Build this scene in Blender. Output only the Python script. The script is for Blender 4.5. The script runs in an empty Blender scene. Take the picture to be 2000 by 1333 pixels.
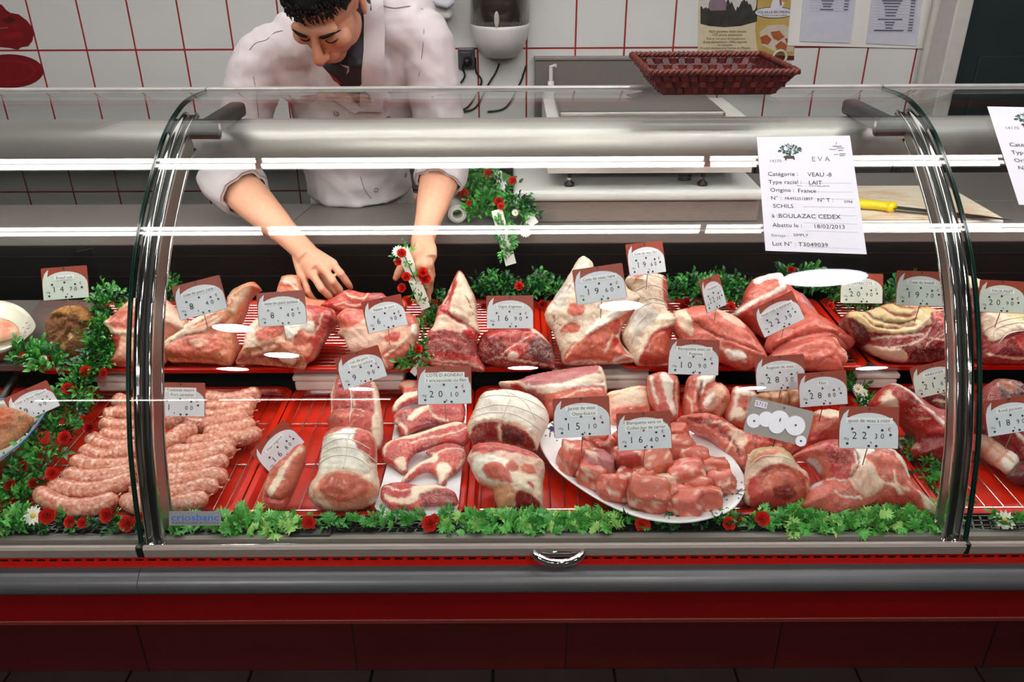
import bpy, bmesh, math, random
import numpy as np
from mathutils import Vector, Matrix, noise
from mathutils.geometry import delaunay_2d_cdt
from mathutils.bvhtree import BVHTree
PI = math.pi
SC = bpy.context.scene
COL = SC.collection
# ------------------------------------------------------------------ camera
FPX, CXP, CYP, CAMZ = 1600.0, 1000.0, 666.5, 1.65
PITCH, ROLL = math.radians(26.5), math.radians(-0.25)
cam_d = bpy.data.cameras.new('camera')
cam = bpy.data.objects.new('camera', cam_d)
COL.objects.link(cam)
CAMM = Matrix.Translation((0, 0, CAMZ)) @ Matrix.Rotation(PI / 2 - PITCH, 4, 'X') @ Matrix.Rotation(ROLL, 4, 'Z')
cam.matrix_world = CAMM
cam_d.sensor_width = 36.0
cam_d.lens = FPX / 2000.0 * 36.0
cam_d.clip_start = 0.02
SC.camera = cam
# ------------------------------------------------------------------ exposure, world
SC.view_settings.view_transform = 'Standard'
SC.view_settings.look = 'None'
SC.view_settings.gamma = 1.0
SC.view_settings.use_curve_mapping = False
SC.view_settings.exposure = 0.0
SC.cycles.use_denoising = True
SC.cycles.max_bounces = 8
SC.cycles.transparent_max_bounces = 24
SC.cycles.caustics_reflective = False
SC.cycles.caustics_refractive = False
SC.cycles.sample_clamp_indirect = 4.0
W = bpy.data.worlds.new('world')
SC.world = W
W.use_nodes = True
W.node_tree.nodes['Background'].inputs[0].default_value = (0.55, 0.5, 0.48, 1)
W.node_tree.nodes['Background'].inputs[1].default_value = 0.05
TUBE_E, SHOP_E, DOWN_E, CASE_E, DISH_E, BACK_W = 27.0, 16.0, 250.0, 44.0, 24.0, 6.0
def area(name, loc, rot, sx, sy, watts, col=(1, .97, .93)):
    d = bpy.data.lights.new(name, 'AREA'); d.shape = 'RECTANGLE'; d.size = sx; d.size_y = sy
    d.energy = watts; d.color = col
    o = bpy.data.objects.new(name, d); COL.objects.link(o)
    o.location = loc; o.rotation_euler = rot
    return o
# ceiling panel lamp over the staff side, behind the counter
area('staff_ceiling_panel', (0.2, 2.55, 2.86), (0, 0, 0), 3.6, 0.5, BACK_W)
# ------------------------------------------------------------------ pixel helpers (where a line of sight meets a real plane)
def ray(x, y):
    v = CAMM.to_3x3() @ Vector(((x - CXP) / FPX, -(y - CYP) / FPX, -1.0))
    return v
CO = Vector((0, 0, CAMZ))
def PZ(x, y, z):
    r = ray(x, y); return CO + r * ((z - CAMZ) / r.z)
def PY(x, y, Y):
    r = ray(x, y); return CO + r * (Y / r.y)
def PD(x, y, d):
    return CO + ray(x, y) * d
def PP(x, y, a, n):
    r = ray(x, y); return CO + r * ((a - CO).dot(n) / r.dot(n))
def lin(h):
    def f(c):
        c /= 255.0
        return c / 12.92 if c <= .04045 else ((c + .055) / 1.055) ** 2.4
    return (f((h >> 16) & 255), f((h >> 8) & 255), f(h & 255), 1.0)
# ------------------------------------------------------------------ object helpers
MWI = {}
def link(o, parent=None, mw=None):
    COL.objects.link(o)
    if parent is not None:
        o.parent = parent
    return o
def props(o, label=None, cat=None, group=None, kind=None):
    if label: o['label'] = label
    if cat: o['category'] = cat
    if group: o['group'] = group
    if kind: o['kind'] = kind
    return o
WORLD = {}
def thing(name, label, cat, loc=(0, 0, 0), group=None, mw=None, parent=None):
    o = bpy.data.objects.new(name, None)
    if parent is not None:
        COL.objects.link(o); o.parent = parent; WORLD[o.name] = WORLD[parent.name].copy(); o.empty_display_size = .02
        if label: o['label'] = label
        return o
    o.empty_display_size = .02
    COL.objects.link(o)
    m = mw if mw is not None else Matrix.Translation(Vector(loc))
    o.matrix_world = m
    WORLD[o.name] = m.copy()
    return props(o, label, cat, group)
def mdata(name, verts, faces, mat, smooth=False):
    me = bpy.data.meshes.new(name)
    me.from_pydata([tuple(v) for v in verts], [], faces)
    me.update()
    mats = mat if isinstance(mat, (list, tuple)) else [mat]
    for m in mats:
        me.materials.append(m)
    if smooth:
        me.polygons.foreach_set('use_smooth', [True] * len(me.polygons))
    return me
def obj(name, vf, mat, parent=None, smooth=False, loc=None, world=True, kind=None, label=None):
    """one mesh object. world=True: verts are world coordinates; they are moved into the frame of the parent (or of loc)."""
    verts, faces = vf
    if parent is not None:
        pm = WORLD[parent.name]
        if world:
            inv = pm.inverted()
            verts = [inv @ Vector(v) for v in verts]
        me = mdata(name, verts, faces, mat, smooth)
        o = bpy.data.objects.new(name, me); COL.objects.link(o); o.parent = parent
        WORLD[o.name] = pm
    else:
        if loc is None:
            n = max(1, len(verts))
            loc = Vector((sum(v[0] for v in verts) / n, sum(v[1] for v in verts) / n, min(v[2] for v in verts)))
        loc = Vector(loc)
        verts = [Vector(v) - loc for v in verts]
        me = mdata(name, verts, faces, mat, smooth)
        o = bpy.data.objects.new(name, me); COL.objects.link(o)
        o.location = loc
        WORLD[o.name] = Matrix.Translation(loc)
    if kind: o['kind'] = kind
    if label: o['label'] = label
    return o
def inst(name, me, parent, m=None):
    """another object on shared mesh data, m = matrix in the frame of the parent"""
    o = bpy.data.objects.new(name, me); COL.objects.link(o); o.parent = parent
    if m is not None: o.matrix_local = m
    WORLD[o.name] = WORLD[parent.name] @ (m if m is not None else Matrix())
    return o
# ------------------------------------------------------------------ geometry helpers; every one returns (verts, faces)
def join(*parts):
    V, F_ = [], []
    for v, f in parts:
        k = len(V); V += list(v); F_ += [tuple(i + k for i in q) for q in f]
    return V, F_
def box(x0, x1, y0, y1, z0, z1):
    v = [Vector((x, y, z)) for x in (x0, x1) for y in (y0, y1) for z in (z0, z1)]
    return v, [(0, 1, 3, 2), (4, 6, 7, 5), (0, 4, 5, 1), (2, 3, 7, 6), (0, 2, 6, 4), (1, 5, 7, 3)]
def rbox(x0, x1, y0, y1, z0, z1, b=.004, seg=2):
    bm = bmesh.new()
    v, f = box(x0, x1, y0, y1, z0, z1)
    vs = [bm.verts.new(p) for p in v]
    for q in f: bm.faces.new([vs[i] for i in q])
    bmesh.ops.bevel(bm, geom=bm.edges[:], offset=b, segments=seg, affect='EDGES', profile=.5)
    bm.verts.index_update()
    r = [p.co.copy() for p in bm.verts], [tuple(p.index for p in q.verts) for q in bm.faces]
    bm.free(); return r
def xf(vf, m):
    return [m @ Vector(v) for v in vf[0]], vf[1]
def sweepx(prof, x0, x1, closed=True, caps=True):
    """profile [(y, z)] swept along X"""
    n = len(prof)
    v = [Vector((x0, y, z)) for y, z in prof] + [Vector((x1, y, z)) for y, z in prof]
    f = [(i, (i + 1) % n, n + (i + 1) % n, n + i) for i in range(n if closed else n - 1)]
    if caps and closed: f += [tuple(range(n - 1, -1, -1)), tuple(range(n, 2 * n))]
    return v, f
def catmull(p, n, closed=False):
    p = [Vector(q) for q in p]; m = len(p); out = []
    segs = m if closed else m - 1
    for i in range(segs):
        if closed: a, b, c, d = p[(i - 1) % m], p[i], p[(i + 1) % m], p[(i + 2) % m]
        else: a, b, c, d = p[max(i - 1, 0)], p[i], p[i + 1], p[min(i + 2, m - 1)]
        for k in range(n):
            t = k / n
            out.append(.5 * ((2 * b) + (c - a) * t + (2 * a - 5 * b + 4 * c - d) * t * t + (3 * b - a - 3 * c + d) * t ** 3))
    if not closed: out.append(p[-1])
    return out
def resample(p, n, closed=False):
    q = list(p) + ([p[0]] if closed else [])
    L = [0]
    for i in range(len(q) - 1): L.append(L[-1] + (q[i + 1] - q[i]).length)
    out = []; j = 0; cnt = n if closed else n - 1
    for k in range(n):
        s = L[-1] * k / cnt
        while j < len(q) - 2 and L[j + 1] < s: j += 1
        d = L[j + 1] - L[j]
        out.append(q[j].lerp(q[j + 1], 0 if d < 1e-9 else (s - L[j]) / d))
    return out
def tube(pts, r, seg=8, cap=True, flat=1.0, up0=None):
    """tube along points; r a number or one per point; flat squashes one axis"""
    pts = [Vector(p) for p in pts]; n = len(pts)
    R = r if isinstance(r, (list, tuple)) else [r] * n
    V = []; up = Vector(up0) if up0 is not None else None
    for i in range(n):
        t = (pts[min(i + 1, n - 1)] - pts[max(i - 1, 0)]).normalized()
        if up is None:
            up = Vector((0, 0, 1)) if abs(t.z) < .9 else Vector((0, 1, 0))
        a = (up - t * up.dot(t))
        a = a.normalized() if a.length > 1e-6 else t.orthogonal().normalized()
        b = t.cross(a); up = a
        for k in range(seg):
            w = 2 * PI * k / seg
            V.append(pts[i] + a * (math.cos(w) * R[i] * flat) + b * (math.sin(w) * R[i]))
    F_ = [(i * seg + k, i * seg + (k + 1) % seg, (i + 1) * seg + (k + 1) % seg, (i + 1) * seg + k) for i in range(n - 1) for k in range(seg)]
    if cap: F_ += [tuple(range(seg - 1, -1, -1)), tuple(range((n - 1) * seg, n * seg))]
    return V, F_
def lathe(prof, seg=32, c=(0, 0, 0), axis='Z'):
    V = []; F_ = []; n = len(prof)
    for k in range(seg):
        w = 2 * PI * k / seg
        for r, h in prof:
            if axis == 'Z': V.append(Vector((c[0] + r * math.cos(w), c[1] + r * math.sin(w), c[2] + h)))
            elif axis == 'X': V.append(Vector((c[0] + h, c[1] + r * math.cos(w), c[2] + r * math.sin(w))))
            else: V.append(Vector((c[0] + r * math.cos(w), c[1] + h, c[2] + r * math.sin(w))))
    for k in range(seg):
        for i in range(n - 1):
            F_.append((k * n + i, ((k + 1) % seg) * n + i, ((k + 1) % seg) * n + i + 1, k * n + i + 1))
    return V, F_
def ellipsoid(c, r, m=None, su=20, sv=12):
    V = []; F_ = []
    for j in range(sv + 1):
        a = PI * j / sv
        for i in range(su):
            w = 2 * PI * i / su
            V.append(Vector((r[0] * math.sin(a) * math.cos(w), r[1] * math.sin(a) * math.sin(w), r[2] * math.cos(a))))
    for j in range(sv):
        for i in range(su):
            F_.append((j * su + i, (j + 1) * su + i, (j + 1) * su + (i + 1) % su, j * su + (i + 1) % su))
    if m is not None: V = [m @ v for v in V]
    c = Vector(c)
    return [v + c for v in V], F_
def plate_poly(poly, thick, z=0.0):
    """flat polygon in local XY with thickness downwards: top at z"""
    n = len(poly)
    v = [Vector((p[0], p[1], z)) for p in poly] + [Vector((p[0], p[1], z - thick)) for p in poly]
    f = [tuple(range(n)), tuple(range(2 * n - 1, n - 1, -1))] + [(i, n + i, n + (i + 1) % n, (i + 1) % n) for i in range(n)]
    return v, f
def disc(cx, cy, r, n=10, z=0.0):
    return [Vector((cx + r * math.cos(2 * PI * k / n), cy + r * math.sin(2 * PI * k / n), z)) for k in range(n)], [tuple(range(n))]
# ------------------------------------------------------------------ materials
MATS = {}
def mat(name, col, rough=.5, metal=0.0, nz=0.08, nscale=30.0, bump=0.0, bscale=80.0, coat=0.0, emit=0.0, spec=.5, sheen=0.0, trans=0.0, stretch=None, sss=0.0):
    if name in MATS: return MATS[name]
    m = bpy.data.materials.new(name); m.use_nodes = True
    nt = m.node_tree; N = nt.nodes; L = nt.links
    b = N['Principled BSDF']
    c = lin(col) if isinstance(col, int) else tuple(col) + ((1.0,) if len(col) == 3 else ())
    b.inputs['Roughness'].default_value = rough
    b.inputs['Metallic'].default_value = metal
    b.inputs['Coat Weight'].default_value = coat
    b.inputs['Coat Roughness'].default_value = .12
    b.inputs['Specular IOR Level'].default_value = spec
    if sss:
        b.inputs['Subsurface Weight'].default_value = sss
        b.inputs['Subsurface Radius'].default_value = (1, .35, .2)
        b.inputs['Subsurface Scale'].default_value = .006
    tc = N.new('ShaderNodeTexCoord')
    src = tc.outputs['Object']
    if stretch:
        mp = N.new('ShaderNodeMapping'); mp.inputs['Scale'].default_value = stretch
        L.new(src, mp.inputs['Vector']); src = mp.outputs['Vector']
    tex = N.new('ShaderNodeTexNoise'); tex.inputs['Scale'].default_value = nscale; tex.inputs['Detail'].default_value = 4
    L.new(src, tex.inputs['Vector'])
    rp = N.new('ShaderNodeMapRange')
    rp.inputs['From Min'].default_value = .3; rp.inputs['From Max'].default_value = .7
    rp.inputs['To Min'].default_value = 1 - nz * 2; rp.inputs['To Max'].default_value = 1.0
    L.new(tex.outputs['Fac'], rp.inputs['Value'])
    mx = N.new('ShaderNodeVectorMath'); mx.operation = 'SCALE'
    mx.inputs[0].default_value = c[:3]
    L.new(rp.outputs['Result'], mx.inputs['Scale'])
    L.new(mx.outputs['Vector'], b.inputs['Base Color'])
    if emit:
        b.inputs['Emission Color'].default_value = c; b.inputs['Emission Strength'].default_value = emit
    if bump:
        t2 = N.new('ShaderNodeTexNoise'); t2.inputs['Scale'].default_value = bscale; t2.inputs['Detail'].default_value = 3
        L.new(src, t2.inputs['Vector'])
        bp = N.new('ShaderNodeBump'); bp.inputs['Strength'].default_value = bump; bp.inputs['Distance'].default_value = .002
        L.new(t2.outputs['Fac'], bp.inputs['Height']); L.new(bp.outputs['Normal'], b.inputs['Normal'])
    MATS[name] = m
    return m
def glass_mat(name, tint=(.965, .985, .975), rough=0.0, ior=1.5):
    if name in MATS: return MATS[name]
    m = bpy.data.materials.new(name); m.use_nodes = True
    nt = m.node_tree; N = nt.nodes; L = nt.links; N.clear()
    out = N.new('ShaderNodeOutputMaterial'); mix = N.new('ShaderNodeMixShader')
    tr = N.new('ShaderNodeBsdfTransparent'); gl = N.new('ShaderNodeBsdfGlossy'); fr = N.new('ShaderNodeFresnel')
    ge = N.new('ShaderNodeNewGeometry'); mr = N.new('ShaderNodeMapRange')
    mr.inputs['To Min'].default_value = ior; mr.inputs['To Max'].default_value = 1 / ior
    L.new(ge.outputs['Backfacing'], mr.inputs['Value']); L.new(mr.outputs['Result'], fr.inputs['IOR'])
    nz = N.new('ShaderNodeTexNoise'); nz.inputs['Scale'].default_value = 3.0
    cr = N.new('ShaderNodeMixRGB'); cr.inputs[1].default_value = tuple(tint) + (1,); cr.inputs[2].default_value = tuple(t * .985 for t in tint) + (1,)
    L.new(nz.outputs['Fac'], cr.inputs[0]); L.new(cr.outputs[0], tr.inputs['Color'])
    gl.inputs['Roughness'].default_value = rough
    L.new(fr.outputs['Fac'], mix.inputs[0]); L.new(tr.outputs[0], mix.inputs[1]); L.new(gl.outputs[0], mix.inputs[2])
    L.new(mix.outputs[0], out.inputs['Surface'])
    MATS[name] = m
    return m
def emis_mat(name, col, strength):
    if name in MATS: return MATS[name]
    m = bpy.data.materials.new(name); m.use_nodes = True
    N = m.node_tree.nodes; L = m.node_tree.links; N.clear()
    out = N.new('ShaderNodeOutputMaterial'); e = N.new('ShaderNodeEmission')
    e.inputs['Color'].default_value = tuple(col) + (1,); e.inputs['Strength'].default_value = strength
    L.new(e.outputs[0], out.inputs['Surface'])
    MATS[name] = m
    return m
M_TILE = mat('glazed_tile', 0xd9d9d6, .22, nz=.03, nscale=4, coat=.2)
M_GROUT = mat('red_grout', 0xa3201c, .8, nz=.15, nscale=20)
M_STEEL = mat('brushed_steel', 0xa39d98, .36, .9, nz=.1, nscale=40, stretch=(1, 30, 30))
M_STEEL_D = mat('dull_steel', 0x8a837e, .5, .6, nz=.12, nscale=40, stretch=(1, 30, 30))
M_ALU = mat('satin_aluminium', 0x8e847e, .45, .15, nz=.08, nscale=20, stretch=(1, 20, 20))
M_CHROME = mat('chrome', 0xe6e4e2, .07, 1.0, nz=.03, nscale=8)
M_CANOPY = mat('satin_canopy_metal', 0xd2cbc5, .4, .7, nz=.03, nscale=6)
M_BLACK = mat('black_plastic', 0x0c0c0c, .45, nz=.2, nscale=20)
M_BLACKWALL = mat('black_back_panel', 0x050505, .6, nz=.3, nscale=12, spec=.2)
M_GREY = mat('grey_plastic', 0x4c4d50, .34, nz=.06, nscale=12)
M_DGREY = mat('dark_grey_plastic', 0x3d3d3e, .45, nz=.1, nscale=12)
M_REDP = mat('red_panel', 0x7a0001, .5, nz=.08, nscale=5, coat=.06, spec=.25)
M_TRAY = mat('red_tray', 0xc82008, .3, nz=.06, nscale=18, coat=.15)
M_WIRE = mat('bright_wire', 0xd2cdc8, .22, 1.0, nz=.05)
M_WHITEP = mat('white_plastic', 0xe8e5df, .35, nz=.03, nscale=10)
M_BOARD = mat('white_cutting_board', 0xd2d1cd, .45, nz=.03, nscale=14)
M_PAPER = mat('white_paper', 0xd2d1da, .7, nz=.02, nscale=10)
M_INK = mat('printed_ink', 0x26262a, .6, nz=.1)
M_GLASS = glass_mat('clear_glass')
M_GEDGE = mat('green_glass_edge', 0x0e2a22, .15, nz=.1)
M_DOOR = mat('dark_green_door', 0x22302f, .45, nz=.1, nscale=6)
M_FRAME = mat('white_painted_frame', 0xcfccc4, .4, nz=.04)
M_FLOOR = mat('dark_floor_tile', 0x3a3030, .5, nz=.2, nscale=6)
M_CEIL = mat('matt_ceiling', 0x5a5754, .9, nz=.03)
# ------------------------------------------------------------------ the room
fl = props(obj('floor', box(-4.5, 4, -6, 3.62, -.06, -.012), M_GROUT if False else mat('floor_joint', 0x14100f, .8), loc=(0, 0, -.06)), kind='structure')
tm = mdata('floor_tile', *rbox(-.148, .148, -.148, .148, -.012, 0, .002, 1), M_FLOOR)
for i in range(-6, 7):
    for j in range(3, 6):
        inst('floor_tile', tm, fl, Matrix.Translation((i * .302 + .1, j * .302 + .02, .06)))
props(obj('ceiling', box(-4.5, 4, -6, 3.6, 2.9, 2.96), M_CEIL), kind='structure')
props(obj('wall_front', box(-4.5, 4, -6.1, -6, 0, 2.9), mat('far_shop_wall', 0x6a625c, .8)), kind='structure')
WALLY = 3.60
wb = props(obj('wall_back', box(-4, 4, WALLY, WALLY + .1, 0, 2.9), M_GROUT), kind='structure')
# tiles 20 x 30 cm, joints found from the photograph
tw = .2035; thh = .3015
px0 = PY(1125, 60, WALLY - .008); zr = PY(800, 96, WALLY - .008).z
tmesh = [mdata('wall_tile', *rbox(-tw / 2 + .0034, tw / 2 - .0034, -.003, 0, -thh / 2 + .0034, thh / 2 - .0034, .0016, 1), M_TILE) for _ in range(1)][0]
base = WORLD[wb.name].to_translation()
for i in range(-24, 11):
    for j in range(-4, 3):
        x = px0.x + (i + .5) * tw; z = zr + (j + .5) * thh
        if x < -3.95 or x > PY(1850, 90, WALLY).x or z - thh / 2 < .02: continue
        inst('wall_tile', tmesh, wb, Matrix.Translation(Vector((x, WALLY - .0001, z)) - base))
# right: white door frame, pipes and a dark green door leaf
a = PY(1822, 100, 3.5).x; b_ = PY(1838, 100, 3.5).x
for k, xx in enumerate((1812, 1830)):
    c = PY(xx, 90, 3.55)
    props(obj('wall_pipe', tube([(c.x, c.y, 0.02), (c.x, c.y, 2.88)], .016, 12), M_FRAME, smooth=True, loc=(c.x, c.y, .02)),
          ('slim white pipe running down the tiled wall, next to the papers' if k == 0 else 'slim white pipe running down the wall, hard against the door frame'), 'pipe')
fx0 = PY(1846, 90, 3.42).x; fx1 = PY(1878, 90, 3.42).x
props(obj('trim_1', join(rbox(fx0, fx1, 3.40, 3.6, 0, 2.5, .006), rbox(fx1, fx1 + .012, 3.44, 3.6, 0, 2.5, .003)), M_FRAME), kind='structure')
d1 = props(obj('door_1', join(rbox(fx1 + .014, fx1 + 1.2, 3.46, 3.52, .01, 2.45, .004), rbox(fx1 + .1, fx1 + 1.0, 3.452, 3.47, .2, 1.2, .004)), M_DOOR), kind='structure')
# ------------------------------------------------------------------ ceiling lamps (two rows above the counter)
M_TUBE = emis_mat('fluorescent_tube', (1.0, .98, .97), TUBE_E)
M_TUBE2 = emis_mat('shop_tube', (1.0, .97, .94), SHOP_E)
for yy, nm, mt_ in ((.89, 'front row above the counter', M_TUBE), (1.64, 'rear row above the counter', M_TUBE)):
    for xx, ln in ((-1.68, 'left'), (-.1, 'middle'), (1.48, 'right')):
        t = thing('ceiling_light', 'twin tube ceiling batten, %s one of the %s' % (ln, nm), 'ceiling light', (xx, yy, 2.82), 'twin tube battens on the ceiling')
        obj('housing', rbox(xx - .788, xx + .788, yy - .06, yy + .06, 2.84, 2.9, .005), M_WHITEP, t)
        for dy in (-.034, .034):
            obj('tube', tube([(xx - .782, yy + dy, 2.815), (xx + .782, yy + dy, 2.815)], .017, 12), mt_, t, smooth=True)
        for s in (-1, 1):
            obj('end_cap', rbox(xx + s * .784 - .004, xx + s * .784 + .004, yy - .055, yy + .055, 2.79, 2.85, .003), M_WHITEP, t)
for xx, ln in ((-3.3, 'left'), (-1.75, 'right')):
    t = thing('ceiling_light', 'slim single tube batten far over the customer floor, %s one' % ln, 'ceiling light', (xx, -4.2, 2.82))
    obj('housing', rbox(xx - .74, xx + .74, -4.23, -4.17, 2.84, 2.9, .005), M_WHITEP, t)
    obj('tube', tube([(xx - .72, -4.2, 2.815), (xx + .72, -4.2, 2.815)], .013, 10), M_TUBE2, t, smooth=True)
t = thing('ceiling_light', 'wide flat ceiling panel lamp over the staff aisle', 'ceiling light', (.2, 2.55, 2.862))
obj('housing', rbox(-1.65, 2.05, 2.27, 2.83, 2.868, 2.9, .004), M_WHITEP, t)
M_DOWN = emis_mat('downlight_glow', (1.0, .94, .88), DOWN_E)
for k, (xx, yy) in enumerate(((-1.43, -1.10), (-1.36, -1.88), (.51, -.62), (.07, -2.5), (-1.83, -2.49), (-1.18, -3.65), (2.4, -2.6), (1.9, -3.7))):  # the last two, on the right, are added to balance the light
    t = thing('downlight', 'recessed ceiling downlight, %s one over the customer floor' % ('leftmost near', 'left of the second row', 'nearest to the counter', 'middle far', 'far left', 'farthest left', 'added unseen right middle', 'added unseen farthest right')[k], 'ceiling light', (xx, yy, 2.86), 'downlights over the customer floor')
    obj('trim_ring', lathe([(.10, 0), (.125, 0), (.128, .012), (.128, .04), (.10, .04)], 28, (xx, yy, 2.86)), M_WHITEP, t, smooth=True)
    obj('lens', lathe([(0, .006), (.10, .006), (.10, .02), (0, .02)], 28, (xx, yy, 2.86)), M_DOWN, t)
# ------------------------------------------------------------------ the display case
XL, XR, XM0, XM1 = -2.4, 2.6, -.609, .742
GP = catmull([(0, y, z) for y, z in [(1.052, .748), (1.063, .81), (1.080, .88), (1.10, .94), (1.15, 1.046), (1.213, 1.145), (1.279, 1.217), (1.363, 1.283), (1.452, 1.337), (1.54, 1.366), (1.61, 1.3735), (1.69, 1.371)]], 8)
GP = resample(GP, 90)
def gnorm(i):
    t = GP[min(i + 1, len(GP) - 1)] - GP[max(i - 1, 0)]
    n = Vector((0, -t.z, t.y)); return n.normalized()
GN = [gnorm(i) for i in range(len(GP))]
def gpt(x, y, off=0.0):
    """the point where a line of sight meets the outside of the curved glass"""
    r = ray(x, y)
    best = None
    for i in range(len(GP) - 1):
        p, q = GP[i] + GN[i] * off, GP[i + 1] + GN[i + 1] * off
        # CO + r t, in YZ
        d = q - p
        det = r.y * (-d.z) + d.y * r.z
        if abs(det) < 1e-9: continue
        t = ((p.y) * (-d.z) + d.y * (p.z - CAMZ)) / det
        s = (r.y * (p.z - CAMZ) - r.z * p.y) / det
        if -.001 <= s <= 1.001 and t > 0 and (best is None or t < best): best = t
    if best is None: return PZ(x, y, 1.37)
    return CO + r * best
def slab_profile(o0, o1, i0=0, i1=None):
    i1 = len(GP) if i1 is None else i1
    a = [GP[i] + GN[i] * o0 for i in range(i0, i1)]
    b = [GP[i] + GN[i] * o1 for i in range(i0, i1)]
    return [(p.y, p.z) for p in a] + [(p.y, p.z) for p in reversed(b)]
def strip(x0, x1, o0, o1, i0=0, i1=None):
    """a bar that follows the curve of the glass"""
    i1 = len(GP) if i1 is None else i1
    n = i1 - i0
    V = []
    for i in range(i0, i1):
        for x, o in ((x0, o0), (x1, o0), (x1, o1), (x0, o1)):
            p = GP[i] + GN[i] * o; V.append(Vector((x, p.y, p.z)))
    F_ = [(i * 4 + k, i * 4 + (k + 1) % 4, i * 4 + 4 + (k + 1) % 4, i * 4 + 4 + k) for i in range(n - 1) for k in range(4)]
    F_ += [(0, 1, 2, 3), tuple(range((n - 1) * 4, n * 4))]
    return V, F_
case = thing('display_case', 'long refrigerated butcher display case with red front and curved glass', 'display case', (0, 1.6, 0))
def flipn(vf): return vf[0], [tuple(reversed(f)) for f in vf[1]]
# body
obj('kick_plate', rbox(XL, XR, 1.465, 2.2, 0.0, .40, .004), mat('dark_red_kick_plate', 0x480001, .6, nz=.1, nscale=4), case)
for i in range(9):
    x = -1.95 + i * .52
    obj('panel_joint', box(x - .0012, x + .0012, 1.4635, 1.4655, .002, .30), M_BLACK, case)
prof = [(1.098, .70), (1.102, .60), (1.112, .53), (1.128, .507), (1.2, .49), (1.9, .38), (1.9, .70)]
obj('front_panel', sweepx(prof, XL, XR), M_REDP, case)
obj('panel_trim', sweepx([(1.1155, .5215), (1.126, .5035), (1.134, .5035), (1.124, .5255)], XL, XR), mat('brownish_red_trim', 0xa04038, .4), case)
bp = [(1.10, .700), (1.06, .7035), (1.045, .700), (1.032, .690), (1.029, .678), (1.034, .666), (1.048, .658), (1.10, .655)]
bp = [(p.y, p.z) for p in catmull([(0, y, z) for y, z in bp], 4)]
for x0, x1 in ((XL, XM0 - .012), (XM0 - .011, XR)):
    obj('bumper', sweepx(bp, x0, x1), M_GREY, case, smooth=False)
obj('red_strip', rbox(XL, XR, 1.058, 1.1, .702, .736, .001, 1), mat('red_slotted_strip', 0xc01408, .35, nz=.05), case)
slots = [box(XL + .01 + k * .0205, XL + .0225 + k * .0205, 1.0572, 1.0585, .7170, .7205) for k in range(242)]
obj('slot', join(*slots), M_BLACK, case, kind='stuff')
for x0, x1 in ((XL, XM0 - .006), (XM0 + .006, XM1 - .003), (XM1 + .004, XR)):
    pr = [(1.044, .736), (1.0425, .752), (1.045, .7565), (1.050, .757), (1.050, .744), (1.068, .744), (1.068, .7525), (1.084, .748), (1.084, .736)]
    obj('front_rail', sweepx(pr, x0, x1), M_ALU, case)
h = gpt(1091, 1088)
hp = [PY(x, y, yy) for x, y, yy in ((1043, 1079, 1.044), (1050, 1088, 1.034), (1070, 1097, 1.027), (1092, 1100, 1.024), (1115, 1097, 1.027), (1132, 1088, 1.034), (1139, 1079, 1.044))]
hv = []
hpc = catmull(hp, 5)
obj('pull_handle', tube(hpc, .0065, 12), M_CHROME, case, smooth=True)
obj('handle_dish', ellipsoid(PY(1091, 1080, 1.047), (.042, .006, .008)), M_CHROME, case, smooth=True)
# vent grille behind the foot of the glass
bars = []
gx0, gx1 = XL, XR
for k in range(4):
    y = 1.090 + k * .0125
    bars.append(box(gx0, gx1, y - .0012, y + .0012, .744, .7475))
for k in range(330):
    x = gx0 + k * (gx1 - gx0) / 329
    bars.append(([Vector((x + dx + (yy - 1.09) * .35, yy, zz)) for dx in (-.0016, .0016) for yy in (1.090, 1.1275) for zz in (.7435, .7475)], box(0, 1, 0, 1, 0, 1)[1]))
obj('vent_grille', join(*bars), mat('black_grille', 0x141414, .4), case, kind='stuff')
obj('vent_trough', box(XL, XR, 1.084, 1.14, .70, .725), M_BLACK, case)
obj('grille_edge', rbox(XL, XR, 1.084, 1.0885, .726, .7482, .001, 1), M_DGREY, case)
c = PZ(606, 1043, .75)
obj('grille_clip', rbox(c.x - .035, c.x + .035, c.y - .008, c.y + .012, .7485, .753, .003), M_BLACK, case)
# inside: decks, riser, back
obj('lower_deck', rbox(XL, XR, 1.13, 1.66, .69, .722, .003), M_BLACK, case)
obj('deck_riser', box(XL, XR, 1.648, 1.67, .722, .79), M_BLACK, case)
obj('upper_deck', rbox(XL, XR, 1.62, 1.97, .768, .790, .003), M_BLACK, case)
back = obj('back_panel', rbox(XL, XR, 1.965, 1.99, .72, .945, .002), M_BLACKWALL, case)
for z in (.86, .915):
    obj('back_groove', box(XL, XR, 1.9635, 1.966, z, z + .002), M_BLACK, back)
obj('work_ledge', rbox(XL, XR, 1.962, 2.2, .945, .982, .004), M_STEEL_D, case)
obj('work_ledge', rbox(.02, XR, 2.2, 2.5, .945, .981, .004), M_STEEL_D, case)
obj('rear_skirt', box(XL, XR, 2.14, 2.16, .40, .945), M_STEEL_D, case)
for x in (-.42,):
    a, b_ = PZ(612, 400, .982), PZ(566, 438, .982)
    obj('ledge_joint', tube([a, b_], .0012, 4), M_DGREY, case)
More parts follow.
